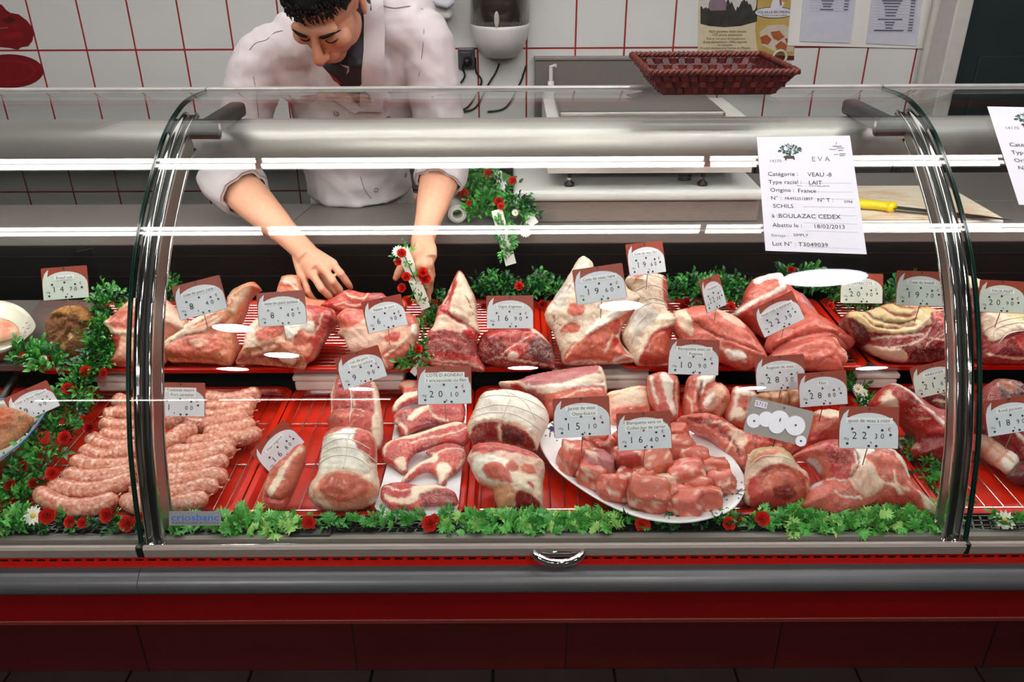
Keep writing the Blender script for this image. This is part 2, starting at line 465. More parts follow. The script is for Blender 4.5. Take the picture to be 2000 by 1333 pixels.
# canopy over the lamps
cp = [(1.598, 1.236), (1.592, 1.25), (1.592, 1.275), (1.602, 1.298), (1.622, 1.312), (1.65, 1.318), (1.69, 1.314), (1.705, 1.296), (1.71, 1.268), (1.705, 1.245), (1.700, 1.236)]
cp = [(p.y, p.z) for p in catmull([(0, y, z) for y, z in cp], 4)]
cp = cp + [(1.651 + (y - 1.651) * .93, 1.236 + (z - 1.236) * .94) for y, z in reversed(cp)]
can = obj('canopy', sweepx(cp, XL, XR), M_CANOPY, case, smooth=True)
M_CASETUBE = emis_mat('case_tube', (1.0, .955, .91), CASE_E)
for x0, x1 in ((XL + .05, XM0 - .03), (XM0 + .03, .05), (.09, XM1 - .03), (XM1 + .03, XR - .05)):
    obj('lamp_tube', tube([(x0, 1.65, 1.256), (x1, 1.65, 1.256)], .011, 10), M_CASETUBE, case, smooth=True)
    for x in (x0, x1):
        obj('lamp_holder', rbox(x - .008, x + .008, 1.636, 1.664, 1.243, 1.30, .002), M_WHITEP, case)
for x in (XL + .2, XR - .2):
    obj('canopy_post', rbox(x - .012, x + .012, 1.70, 1.73, .98, 1.30, .003), M_STEEL, case)
obj('post_foot', rbox(XL, XR, 1.700, 1.99, .945, .95, .001, 1), M_STEEL_D, case) if False else None
# the three curved glass panes and their chrome end frames
def strip_poly(xo):
    """a bar that follows the curve of the glass; section given as (x, offset from the glass face)"""
    def f(i0, i1):
        n = i1 - i0; m = len(xo); V = []
        for i in range(i0, i1):
            for x, o in xo:
                p = GP[i] + GN[i] * o; V.append(Vector((x, p.y, p.z)))
        F_ = [(i * m + k, i * m + (k + 1) % m, i * m + m + (k + 1) % m, i * m + m + k) for i in range(n - 1) for k in range(m)]
        return V, F_ + [tuple(range(m)), tuple(range((n - 1) * m, n * m))]
    return f
for x0, x1 in ((XL, XM0 - .002), (XM0 + .001, XM1 - .001), (XM1 + .002, XR)):
    g = thing('glass_pane', None, None, parent=case)
    obj('glass', flipn(sweepx(slab_profile(0.0, -.006), x0, x1, closed=True, caps=False)), M_GLASS, g, smooth=True)
    for xe in (x0, x1):
        obj('glass_edge', strip(xe - .0011, xe + .0011, 0.0005, -.0065), M_GEDGE, g)
    e = GP[-1]
    obj('top_rail', rbox(x0, x1, e.y - .004, e.y + .012, e.z - .006, e.z + .0045, .002), mat('bright_aluminium_rail', 0xcac6c2, .3, .35), g)
for s, xc in ((1, XM0), (-1, XM1)):
    b = thing('glass_frame', None, None, parent=case)
    n1 = len(GP) - 14; wd = -.046 if s > 0 else -.032
    def half(xa, xb, o0, o1):
        return [(xc + s * ((xa + xb) / 2 - (xb - xa) / 2 * math.cos(PI * k / 8)), o0 - (o1 - o0) * -math.sin(PI * k / 8)) for k in range(9)]
    obj('outer_bar', strip_poly(half(.001, .019, -.018, -.0072))(0, n1), M_CHROME, b, smooth=True)
    obj('groove', strip_poly([(xc + s * .017, -.0135), (xc + s * .029, -.0135), (xc + s * .029, -.018), (xc + s * .017, -.018)])(0, n1), M_BLACK, b, smooth=True)
    obj('inner_bar', strip_poly(half(.026, .034, -.018, -.0085))(0, n1), M_CHROME, b, smooth=True)
    obj('web', strip_poly([(xc + s * .0315, -.016), (xc + s * .034, -.016), (xc + s * .034, wd), (xc + s * .0315, wd)])(2, n1 - 6), M_STEEL, b, smooth=False)
    obj('inner_lip', strip_poly(half(.029, .0365, wd - .004, wd))(2, n1 - 6), M_CHROME, b, smooth=True)
    xi = xc + s * .056
    obj('hinge_arm', rbox(xi - .017, xi + .017, 1.50, 1.70, 1.318, 1.348, .009, 3), M_DGREY if s > 0 else M_GREY, b, smooth=False)
    obj('hinge_barrel', tube([(xc - s * .012, 1.515, 1.331), (xi + s * .018, 1.515, 1.331)], .0185, 16), M_DGREY if s > 0 else M_GREY, b, smooth=True)
    obj('screw', tube([(xi + s * .017, 1.515, 1.335), (xi + s * .0205, 1.515, 1.335)], .006, 10), M_CHROME, b)
    obj('foot_clip', rbox(xc - .005, xc + .005, 1.0435, 1.060, .736, .756, .001), M_BLACK, b)
# unseen worktop added behind the canopy to shade the lower wall
props(obj('shade_shelf', rbox(-3.6, 2.0, 3.05, WALLY - .01, .868, .90, .004), M_STEEL), 'added unseen steel worktop that shades the lower back wall, behind the canopy', 'shelf')
# round pendant lamp above the customers (seen only as its reflection)
pl = thing('pendant_lamp', 'round pendant lamp on a rod above the customer side', 'lamp', (1.0, .02, 2.6))
# pendant lamp placed where the case glass mirrors it
def mirror_to(x, y, zc):
    p = gpt(x, y)
    i = min(range(len(GP)), key=lambda k: (GP[k].y - p.y) ** 2 + (GP[k].z - p.z) ** 2)
    n = GN[i]; r = ray(x, y).normalized(); r = r - n * (2 * r.dot(n))
    return p + r * ((zc - p.z) / r.z)
lp = mirror_to(1613, 545, 2.6)
lpx, lpy = lp.x, lp.y
pl.matrix_world = Matrix.Translation((lpx, lpy, 2.6)); WORLD[pl.name] = Matrix.Translation((lpx, lpy, 2.6))
obj('shade', lathe([(.02, .09), (.06, .085), (.15, .03), (.175, .0), (.172, .0), (.15, .022), (.05, .08), (.0, .082)], 32, (lpx, lpy, 2.6)), M_WHITEP, pl, smooth=True)
obj('diffuser', lathe([(.0, .012), (.165, .012), (.165, .018), (.0, .018)], 32, (lpx, lpy, 2.6)), emis_mat('pendant_glow', (.93, .9, 1.0), DISH_E), pl)
obj('rod', tube([(lpx, lpy, 2.68), (lpx, lpy, 2.9)], .008, 8), M_CHROME, pl)
# ------------------------------------------------------------------ trays with wire racks
ZL, ZU = .745, .815         # heights meat rests at, lower and upper row
def tray(name, label, x0, x1, y0, y1, z, lines, n, cor=.03, front_open=False):
    t = thing(name, label, 'tray', ((x0 + x1) / 2, (y0 + y1) / 2, z))
    # rounded rim: lofted rectangles
    def rr(x0, x1, y0, y1, r, z):
        out = []
        for cx, cy, a0 in ((x1 - r, y1 - r, 0), (x0 + r, y1 - r, 90), (x0 + r, y0 + r, 180), (x1 - r, y0 + r, 270)):
            for k in range(6):
                a = math.radians(a0 + 18 * k); out.append(Vector((cx + r * math.cos(a), cy + r * math.sin(a), z)))
        return out
    rings = [rr(x0 + .012, x1 - .012, y0 + .012, y1 - .012, cor * .7, z - .014), rr(x0 + .002, x1 - .002, y0 + .002, y1 - .002, cor, z - .002), rr(x0, x1, y0, y1, cor, z + .001),
             rr(x0 + .003, x1 - .003, y0 + .003, y1 - .003, cor, z + .003), rr(x0 + .012, x1 - .012, y0 + .012, y1 - .012, cor * .8, z + .002), rr(x0 + .019, x1 - .019, y0 + .019, y1 - .019, cor * .6, z - .010)]
    V = [p for r in rings for p in r]; n0 = 24
    F_ = [(k * n0 + i, k * n0 + (i + 1) % n0, (k + 1) * n0 + (i + 1) % n0, (k + 1) * n0 + i) for k in range(len(rings) - 1) for i in range(n0)]
    F_ += [tuple(range(n0 - 1, -1, -1)), tuple(range((len(rings) - 1) * n0, len(rings) * n0))]
    obj('tray_body', (V, F_), M_TRAY, t, smooth=False)
    W_ = []
    m = .024; zw = z - .003
    if lines == 'y':
        for k in range(n):
            x = x0 + m + (x1 - x0 - 2 * m) * k / (n - 1); W_.append(tube([(x, y0 + m, zw), (x, y1 - m, zw)], .0011, 5))
        for y in (y0 + m, y0 + (y1 - y0) * .36, y0 + (y1 - y0) * .68, y1 - m): W_.append(tube([(x0 + m - .002, y, zw - .0022), (x1 - m + .002, y, zw - .0022)], .0018, 6))
    else:
        for k in range(n):
            y = y0 + m + (y1 - y0 - 2 * m) * k / (n - 1); W_.append(tube([(x0 + m, y, zw), (x1 - m, y, zw)], .0013, 5))
        for x in (x0 + m, (x0 + x1) / 2, x1 - m): W_.append(tube([(x, y0 + m, zw - .0025), (x, y1 - m, zw - .0025)], .0018, 6))
    obj('wire_rack', join(*W_), M_WIRE, t, kind='stuff')
    return t
def xz(x, y, z): return PZ(x, y, z).x
UY0, UY1 = 1.552, 1.925
tray('red_tray', 'long red tray of the upper row, under the pork and lamb joints', xz(60, 716, ZU), xz(1062, 716, ZU), UY0, UY1, ZU - .006, 'x', 22)
tray('red_tray', 'red tray of the upper row, under the rolled veal and veal cuts', xz(1212, 716, ZU), xz(1706, 716, ZU), UY0, UY1, ZU - .006, 'x', 22)
tray('red_tray', 'red tray of the upper row, under the beef ribs at the right', xz(1712, 716, ZU), xz(2260, 716, ZU), UY0, UY1, ZU - .006, 'x', 22)
tray('red_tray', 'wide red liner tray of the upper row, under the veal rib joint', xz(1063.5, 716, ZU), xz(1210.5, 716, ZU), UY0 + .03, UY1, ZU - .010, 'x', 20)
LY0, LY1 = 1.143, 1.60
lx = [xz(-330, 1015, ZL), xz(92, 1015, ZL), xz(452, 1015, ZL), xz(908, 1015, ZL), xz(1505, 1015, ZL), xz(1850, 1015, ZL), xz(2400, 1015, ZL)]
tl = ['red tray under the left bowl of ground meat', 'red tray under the pile of fresh sausages', 'red tray under the pork roast, pork tenderloin and lamb chops', 'red tray under the lamb leg and the oval plate', 'red tray under the rolled roast and the boned veal shoulder', 'red tray of the lower row right of the right chrome frame']
p0_, p1_ = xz(-420, 716, ZU), xz(56, 716, ZU)
props(obj('steel_deck_plate', rbox(p0_, p1_, UY0 + .02, UY1, ZU - .018, ZU - .0005, .003), M_STEEL_D), 'plain steel deck plate under the cream dish, left of the long red tray', 'deck plate')
for k in range(0, 6):
    tray('red_tray', tl[k], lx[k] + .001, lx[k + 1] - .001, LY0, LY1, ZL - .006, 'y', 14 if k != 3 else 20)
# white plastic boxes that prop the upper trays
for (xa, xb, yb, lab) in ((582, 790, 742, 'white plastic box under the upper tray, behind the pork roast'), (1080, 1262, 742, 'white plastic box under the upper tray, behind the veal shank'), (1665, 1745, 742, 'white plastic box under the upper tray, behind the beef block'), (205, 268, 740, 'white plastic box under the upper tray, above the sausages at the left chrome frame')):
    p, q = PZ(xa, yb, .76), PZ(xb, yb, .76)
    b = thing('plastic_box', lab, 'box', ((p.x + q.x) / 2, 1.62, .745))
    obj('tub', rbox(p.x, q.x, 1.565, 1.645, .748, .772, .006, 3), M_WHITEP, b)
    obj('lid', rbox(p.x - .003, q.x + .003, 1.562, 1.645, .773, .786, .005, 3), M_WHITEP, b)
# ------------------------------------------------------------------ meat
FR = {'3': (0, 480, 3.846), '4': (0, 720, 3.508), '5': (460, 500, 4.0), '6': (460, 720, 3.702), '7': (900, 460, 3.571), '8': (900, 700, 3.507), 'a': (1400, 480, 3.333), 'b': (1400, 720, 3.333), 'p': (0, 0, 1.0)}
def fr(k, pts):
    ox, oy, s = FR[k]; return [(ox + u / s, oy + v / s) for u, v in pts]
CC = {k: np.array(lin(v)[:3]) for k, v in dict(fat=0xe6c8b0, cream=0xead3bc, white=0xf1e6da, pork=0xd88a70, porkpale=0xe3aa92, pink=0xcf6656, veal=0xd06a5c, red=0xb02a28, dred=0x86161a, ddred=0x560a0f, muscle=0xbc463e, brown=0x9a5430, bone=0xe9d8c6, yfat=0xdcc08c, olive=0xbfa878, purple=0xb5686a, blood=0xc0201f, skin=0xe2b9a4, tan=0xc98d6a, loaf=0x7a4c28, loafl=0xa5733f, rawpork=0xc4604c, kidney=0xb98a68, grey=0xcabfb4, bluish=0xe3dfe4, orange=0xcf7a5c).items()}
def meat_mat(name, vein=(.90, .74, .66), rough=.33, bump=.55, vs=48.0, vamt=.6, coat=.3, spk=.2):
    m = bpy.data.materials.new(name); m.use_nodes = True
    nt = m.node_tree; N = nt.nodes; L = nt.links; b = N['Principled BSDF']
    def nd(t, **k):
        n = N.new(t)
        for q, v in k.items(): n.inputs[q].default_value = v
        return n
    def mth(op, x, y):
        n = N.new('ShaderNodeMath'); n.operation = op
        for i_, v in ((0, x), (1, y)):
            if isinstance(v, (int, float)): n.inputs[i_].default_value = v
            else: L.new(v, n.inputs[i_])
        return n.outputs[0]
    def mrange(v, a, b_, c_, d_):
        n = nd('ShaderNodeMapRange', **{'From Min': a, 'From Max': b_, 'To Min': c_, 'To Max': d_}); L.new(v, n.inputs['Value']); return n.outputs[0]
    at = N.new('ShaderNodeAttribute'); at.attribute_name = 'Col'
    tc = N.new('ShaderNodeTexCoord'); P = tc.outputs['Object']
    def ns(scale, detail=5, rgh=.6, dist=0.0):
        n = nd('ShaderNodeTexNoise', Scale=scale, Detail=detail, Roughness=rgh, Distortion=dist); L.new(P, n.inputs['Vector']); return n.outputs['Fac']
    # thin marbling where a noise crosses its middle, in patches
    v1 = mrange(mth('ABSOLUTE', mth('SUBTRACT', ns(vs, 5, .6, 1.3), .5), 0), 0, .022, 1, 0)
    v2 = mrange(mth('ABSOLUTE', mth('SUBTRACT', ns(vs * 2.3, 4, .6, 1.0), .5), 0), 0, .03, .75, 0)
    pt = mrange(ns(24, 3), .42, .6, .15, 1)
    vv = mth('MULTIPLY', mth('MULTIPLY', mth('MULTIPLY', mth('MAXIMUM', v1, v2), pt), at.outputs['Alpha']), vamt)
    tone = mth('MULTIPLY', mrange(ns(30, 6, .65, .6), .28, .72, .70, 1.25), mrange(ns(190, 4, .7), .3, .7, 1 - spk, 1 + spk * .6))
    sc = N.new('ShaderNodeVectorMath'); sc.operation = 'SCALE'; L.new(at.outputs['Color'], sc.inputs[0])
    wv = mrange(at.outputs['Alpha'], 0, .5, .35, 1); L.new(mth('ADD', 1.0, mth('MULTIPLY', mth('SUBTRACT', tone, 1.0), wv)), sc.inputs['Scale'])
    mx = N.new('ShaderNodeMixRGB'); mx.inputs[2].default_value = tuple(vein) + (1,)
    L.new(vv, mx.inputs[0]); L.new(sc.outputs[0], mx.inputs[1])
    # pools of deeper red
    mx2 = N.new('ShaderNodeMixRGB'); mx2.blend_type = 'MULTIPLY'; mx2.inputs[2].default_value = (1.0, .76, .71, 1)
    L.new(mth('MULTIPLY', mrange(ns(17, 4, .6, 1.0), .48, .66, 0, .75), at.outputs['Alpha']), mx2.inputs[0]); L.new(mx.outputs[0], mx2.inputs[1])
    hs = N.new('ShaderNodeHueSaturation'); hs.inputs['Saturation'].default_value = 1.03; hs.inputs['Value'].default_value = 1.0; L.new(mx2.outputs[0], hs.inputs['Color']); L.new(hs.outputs[0], b.inputs['Base Color'])
    bp = nd('ShaderNodeBump', Strength=bump, Distance=.0035)
    L.new(mth('ADD', ns(70, 7, .62, .9), mth('MULTIPLY', ns(330, 3), .25)), bp.inputs['Height']); L.new(bp.outputs['Normal'], b.inputs['Normal'])
    L.new(mrange(ns(40, 3), .3, .7, rough - .1, rough + .16), b.inputs['Roughness']); b.inputs['Coat Weight'].default_value = coat; b.inputs['Coat Roughness'].default_value = .16
    b.inputs['Subsurface Weight'].default_value = .1; b.inputs['Subsurface Radius'].default_value = (1, .3, .2); b.inputs['Subsurface Scale'].default_value = .003
    return m
M_MEAT = meat_mat('raw_meat')
M_MARB = meat_mat('marbled_raw_meat', vs=42, vamt=.75)
M_TERR = meat_mat('cooked_coarse_meat', vein=(.42, .22, .08), rough=.75, bump=1.6, vs=60, vamt=.8, coat=0, spk=.5)
M_STRING = mat('white_string', 0xece2d6, .8)
def snoise(x, y, f, seed=0.0):
    r = 0
    for k in range(5):
        a = seed * 1.7 + k * 2.1
        r = r + np.sin((x * math.cos(a) + y * math.sin(a)) * f * (1 + .37 * k) + 3.1 * np.sin((x * math.sin(a * 1.3) - y * math.cos(a * 1.3)) * f * .6 + seed + k))
    return r / 5
def inpoly(X, Y, P):
    ins = np.zeros(X.shape, bool); n = len(P); j = n - 1
    for i in range(n):
        xi, yi = P[i]; xj, yj = P[j]
        if yi != yj:
            c = ((yi > Y) != (yj > Y)) & (X < (xj - xi) * (Y - yi) / (yj - yi) + xi)
            ins ^= c
        j = i
    return ins
def dpoly(X, Y, P, closed=True):
    d = np.full(X.shape, 1e9); n = len(P)
    for i in range(n if closed else n - 1):
        ax, ay = P[i]; bx, by = P[(i + 1) % n]
        dx, dy = bx - ax, by - ay; L2 = dx * dx + dy * dy + 1e-18
        t = np.clip(((X - ax) * dx + (Y - ay) * dy) / L2, 0, 1)
        d = np.minimum(d, np.hypot(X - ax - t * dx, Y - ay - t * dy))
    return d
SEED = [1.0]
def meat(name, label, k, outl, zf, tilt=50, T=.022, R=.035, Tb=.05, base='muscle', zones=(), h=.0030, lump=.0035, strings=(), vein=.5, cat='meat', group=None, mtl=None, pxoff=(0, 0), lf=55, wob=1.0):
    """a joint of meat: outline as seen, set on a leaning middle plane through its foot on the tray, swollen to front and back and flattened where it rests"""
    SEED[0] += 1.37; seed = SEED[0]
    O = [(x + pxoff[0], y + pxoff[1]) for x, y in fr(k, outl)]
    foot = max(O, key=lambda p: p[1])
    A = PZ(foot[0], foot[1], zf)
    ta = math.radians(tilt)
    U = Vector((0, math.cos(ta), math.sin(ta))); Nn = Vector((0, -math.sin(ta), math.cos(ta)))
    def to2(p):
        q = PP(p[0], p[1], A, Nn) - A; return (q.x, q.dot(U))
    P2 = [Vector(to2(p) + (0,)) for p in O]
    P2 = catmull(P2, 5, True)
    per = sum((P2[i] - P2[i - 1]).length for i in range(len(P2)))
    nb = max(16, int(per / h)); P2 = resample(P2, nb, True)
    B = np.array([(p.x, p.y) for p in P2])
    # small raggedness along the edge
    rg = snoise(B[:, 0], B[:, 1], 260, seed) * .0011 * wob
    cen = B.mean(0); dv = B - cen; dv /= np.linalg.norm(dv, axis=1)[:, None] + 1e-9
    B = B + dv * rg[:, None]
    x0, y0 = B.min(0); x1, y1 = B.max(0)
    gx, gy = np.meshgrid(np.arange(x0, x1, h), np.arange(y0, y1, h * .866))
    gx = gx + (np.arange(gx.shape[0]) % 2)[:, None] * h * .5
    rs = np.random.RandomState(int(seed * 100)); gx = gx + rs.uniform(-.18, .18, gx.shape) * h; gy = gy + rs.uniform(-.18, .18, gy.shape) * h
    gx, gy = gx.ravel(), gy.ravel()
    keep = inpoly(gx, gy, B) & (dpoly(gx, gy, B) > h * .55)
    pts = [Vector((a, b)) for a, b in B] + [Vector((a, b)) for a, b in zip(gx[keep], gy[keep])]
    n = len(B)
    vo, eo, fo, *_ = delaunay_2d_cdt(pts, [(i, (i + 1) % n) for i in range(n)], [], 1, 1e-7)
    X = np.array([p[0] for p in vo]); Y = np.array([p[1] for p in vo])
    D = dpoly(X, Y, B)
    edge = D < 1e-6
    s = np.clip(D / R, 0, 1); dome = np.sqrt(np.clip(1 - (1 - s) ** 2, 0, 1))
    H = T * dome + lump * snoise(X, Y, lf, seed) * np.clip(D / .012, 0, 1) + lump * .45 * snoise(X, Y, lf * 3, seed + 5) * np.clip(D / .006, 0, 1)
    C = np.tile(CC[base], (len(X), 1)); AV = np.full(len(X), vein)
    wx = snoise(X, Y, 170, seed + 2) * .0022 * wob + snoise(X, Y, 420, seed + 3) * .0008 * wob; wy = snoise(X, Y, 170, seed + 7) * .0022 * wob + snoise(X, Y, 420, seed + 9) * .0008 * wob
    C *= (1 + .06 * snoise(X, Y, 60, seed + 4))[:, None]
    for z in zones:
        if z[0] == 'L':
            _, col, zp, wpx = z[:4]; dh = z[4] if len(z) > 4 else 0
            Z = [to2((a + pxoff[0], b + pxoff[1])) for a, b in fr(k, zp)]
            Z = [(p.x, p.y) for p in catmull([Vector(q + (0,)) for q in Z], 4)]
            sc = wpx / FR[k][2] * .00092
            d = dpoly(X + wx, Y + wy, Z, False)
            w = np.clip(1.25 - d / sc, 0, 1)
            if col: C = C * (1 - w[:, None]) + CC[col] * w[:, None]
            H = H + dh * np.exp(-(d / (sc * 1.3 + .001)) ** 2) * np.clip(D / .004, 0, 1)
        else:
            col, zp = z[:2]; dh = z[2] if len(z) > 2 else 0; vn = z[3] if len(z) > 3 else None
            Z = [to2((a + pxoff[0], b + pxoff[1])) for a, b in fr(k, zp)]
            Z = [(p.x, p.y) for p in catmull([Vector(q + (0,)) for q in Z], 4, True)]
            ins = inpoly(X + wx, Y + wy, Z); d = dpoly(X + wx, Y + wy, Z)
            sd = np.where(ins, d, -d)
            w = np.clip(.5 + sd / .0022, 0, 1)
            tone = 1 + .07 * snoise(X, Y, 90, seed + len(zp))
            C = C * (1 - w[:, None]) + (CC[col] * tone[:, None]) * w[:, None]
            if vn is not None: AV = AV * (1 - w) + vn * w
            if dh: H = H + dh * np.clip(.5 + sd / .008, 0, 1) * np.clip(D / .005, 0, 1)
    front = [A + Vector((X[i], 0, 0)) + U * Y[i] + Nn * H[i] for i in range(len(X))]
    bi = [-1] * len(X); back = []
    for i in range(len(X)):
        if edge[i]: bi[i] = i
        else:
            bi[i] = len(X) + len(back)
            back.append(A + Vector((X[i], 0, 0)) + U * Y[i] - Nn * (Tb * dome[i] * (1 + .1 * math.sin(X[i] * 60))))
    V = front + back
    for v in V:
        if v.z < zf: v.z = zf
    F_ = [tuple(f) for f in fo]
    # make the front face the camera
    a, b_, c_ = F_[0][:3]
    if (V[b_] - V[a]).cross(V[c_] - V[a]).dot(Nn) < 0: F_ = [tuple(reversed(f)) for f in F_]
    F_ += [tuple(bi[i] for i in reversed(f)) for f in F_]
    loc = Vector((A.x, A.y, zf))
    o = obj(name, (V, F_), mtl or M_MEAT, smooth=True, loc=loc)
    props(o, label, cat, group)
    ca = o.data.color_attributes.new('Col', 'FLOAT_COLOR', 'POINT')
    buf = np.ones((len(V), 4), np.float32)
    buf[:len(X), :3] = C; buf[:len(X), 3] = AV
    bk = [i for i in range(len(X)) if not edge[i]]
    buf[len(X):, :3] = CC[base] * .95; buf[len(X):, 3] = .2
    ca.data.foreach_set('color', buf.ravel())
    FX = np.stack([X, Y], 1)
    for sp in strings:
        col = 0
        Z = [to2((a + pxoff[0], b + pxoff[1])) for a, b in fr(k, sp)]
        Z = resample(catmull([Vector(q + (0,)) for q in Z], 4), max(6, len(sp) * 6))
        pts = []
        for q in Z:
            d2 = (X - q.x) ** 2 + (Y - q.y) ** 2
            j = np.argsort(d2)[:4]; w = 1 / (d2[j] + 1e-8); hh = float((H[j] * w).sum() / w.sum())
            pts.append(A + Vector((q.x, 0, 0)) + U * q.y + Nn * (hh + .0006))
        obj('string', tube(pts, .0009, 5), M_STRING, o, smooth=True)
    return o
# ================================================================== upper row
meat('cooked_beef_terrine', 'brown coarse block of cooked beef beside the green garland', '3', [(345, 600), (370, 540), (420, 490), (500, 452), (600, 452), (680, 490), (735, 560), (752, 640), (738, 740), (705, 800), (640, 850), (560, 872), (460, 868), (400, 820), (365, 740), (348, 660)], ZU, 58, .03, .045, .10, 'loaf',
     [('loafl', [(420, 520), (500, 460), (600, 460), (690, 510), (735, 600), (660, 560), (560, 520), (470, 530)], .002), ('L', 'ddred', [(430, 560), (520, 540), (610, 590), (700, 620)], 10, -.004), ('yfat', [(560, 680), (600, 660), (610, 690), (575, 705)]), ('loafl', [(480, 760), (540, 740), (560, 780), (500, 800)])], lump=.006, lf=90, mtl=M_TERR, vein=1, wob=2)
meat('pork_loin', 'pale pork loin joint with a fat rind, half behind the left chrome frame', '3', [(780, 590), (850, 530), (920, 465), (1000, 400), (1100, 380), (1230, 400), (1290, 440), (1350, 500), (1420, 590), (1425, 650), (1330, 690), (1260, 740), (1230, 900), (990, 915), (850, 905), (830, 870), (870, 800), (850, 700), (830, 650)], ZU, 52, .03, .05, .10, 'pork',
     [('skin', [(920, 470), (1100, 380), (1250, 410), (1350, 500), (1425, 600), (1400, 660), (1300, 600), (1150, 520), (1000, 480)], .003, .1), ('rawpork', [(858, 570), (900, 520), (990, 510), (1080, 560), (1060, 640), (960, 650), (880, 620)], -.002), ('fat', [(785, 590), (830, 570), (870, 640), (990, 665), (1080, 650), (1080, 690), (960, 690), (860, 670), (830, 640)], .003, .1),
      ('muscle', [(850, 680), (930, 690), (940, 750), (900, 800), (870, 790)], -.001), ('porkpale', [(960, 700), (1100, 700), (1200, 740), (1200, 880), (1000, 890), (930, 800)], 0, .2), ('L', 'muscle', [(850, 880), (1000, 890), (1200, 880)], 22)])
meat('pork_rib_chop_joint', 'pork rib joint with its curved bone sticking up at the right', '3', [(1228, 760), (1262, 700), (1320, 660), (1400, 590), (1500, 530), (1600, 480), (1690, 440), (1710, 390), (1750, 330), (1830, 290), (1880, 272), (1920, 280), (1948, 320), (1890, 350), (1850, 400), (1838, 450), (1800, 560), (1755, 640), (1772, 720), (1775, 780), (1762, 850), (1730, 905), (1600, 892), (1400, 880), (1290, 880), (1240, 830)], ZU, 55, .022, .03, .07, 'orange',
     [('cream', [(1400, 600), (1500, 540), (1640, 470), (1660, 500), (1540, 570), (1420, 650), (1300, 720), (1240, 760), (1280, 690)], .003, .1), ('rawpork', [(1290, 790), (1400, 710), (1520, 690), (1640, 700), (1700, 760), (1640, 820), (1480, 840), (1350, 850)], .004), ('brown', [(1240, 800), (1300, 780), (1340, 840), (1310, 870), (1250, 840)], 0, .2),
      ('L', 'fat', [(1260, 760), (1400, 680), (1560, 640), (1690, 560)], 18, .003), ('L', 'cream', [(1420, 650), (1540, 600), (1660, 540)], 12), ('tan', [(1700, 440), (1740, 350), (1840, 295), (1880, 280), (1860, 360), (1820, 460), (1760, 600), (1700, 590)], .002), ('L', 'fat', [(1780, 500), (1830, 400), (1880, 340)], 26, .003), ('L', 'brown', [(1240, 830), (1400, 850), (1600, 860), (1740, 890)], 20, -.003), ('L', 'muscle', [(1600, 720), (1660, 640), (1740, 560)], 18, -.003), ('L', 'dred', [(1300, 740), (1420, 690), (1540, 670)], 7, -.003), ('porkpale', [(1460, 730), (1560, 710), (1600, 740), (1520, 780)], .003)], vein=.7)
meat('pork_chunk', 'small reddish pork chunk behind the pork shoulder, under the butcher\'s fingers', '5', [(318, 290), (345, 200), (375, 155), (480, 155), (520, 250), (570, 330), (700, 350), (740, 430), (640, 480), (420, 430), (330, 340)], ZU + .035, 55, .02, .03, .05, 'orange', [('porkpale', [(380, 190), (470, 170), (500, 240), (420, 250)], .002), ('L', 'blood', [(350, 230), (400, 250), (480, 240)], 14), ('L', 'fat', [(350, 200), (400, 215), (470, 250), (560, 350)], 10)])
meat('pork_shoulder', 'large pork shoulder joint with pale fat, behind the pork shoulder price tag', '5', [(8, 810), (60, 710), (80, 600), (110, 550), (170, 490), (230, 430), (330, 395), (560, 380), (690, 400), (770, 430), (785, 500), (740, 560), (690, 640), (645, 720), (600, 800), (560, 850), (530, 895), (450, 880), (300, 862), (100, 845), (12, 850)], ZU, 50, .03, .05, .09, 'porkpale',
     [('muscle', [(560, 400), (690, 400), (785, 450), (770, 520), (700, 620), (620, 760), (560, 850), (560, 720), (640, 600), (620, 500)], -.001), ('rawpork', [(180, 640), (260, 580), (400, 560), (420, 620), (300, 680), (220, 690)], .001), ('rawpork', [(480, 700), (500, 620), (550, 620), (585, 680), (550, 740), (490, 760)], .002), ('white', [(410, 580), (480, 560), (600, 540), (640, 560), (620, 620), (540, 600), (500, 650), (450, 680), (420, 640)], .003, .1), ('cream', [(90, 600), (170, 500), (260, 470), (180, 600), (200, 700), (110, 760), (80, 680)], .002, .1),
      ('brown', [(10, 800), (90, 740), (200, 730), (330, 700), (460, 740), (540, 800), (540, 870), (440, 870), (250, 850), (60, 840)], -.002), ('L', 'dred', [(40, 820), (200, 800), (300, 820), (480, 850)], 24, -.003), ('L', 'porkpale', [(160, 790), (280, 760), (330, 740)], 14, .003), ('fat', [(330, 800), (420, 790), (500, 830), (440, 860)], .004), ('pork', [(380, 700), (500, 730), (600, 700), (600, 780), (520, 800), (420, 750)]), ('L', 'fat', [(700, 470), (670, 560), (620, 650)], 9), ('L', 'dred', [(740, 430), (760, 500), (700, 580)], 14)])
meat('pork_shoulder_slice', 'dark pink pork slice the butcher is lifting with his right hand', '5', [(660, 385), (760, 330), (850, 270), (920, 270), (1000, 290), (1140, 290), (1200, 330), (1320, 350), (1335, 410), (1250, 460), (1040, 430), (850, 440), (770, 430), (700, 410)], ZU + .055, 50, .014, .02, .03, 'muscle', [('pink', [(900, 300), (1000, 300), (1020, 360), (930, 370)], .002), ('purple', [(1060, 310), (1180, 320), (1160, 370), (1070, 370)], .002), ('L', 'fat', [(860, 290), (920, 340), (1010, 350), (1040, 310)], 10, .001), ('L', 'fat', [(780, 400), (850, 380), (940, 400), (1040, 380), (1180, 380)], 10), ('blood', [(690, 380), (760, 350), (780, 390), (730, 410)])])
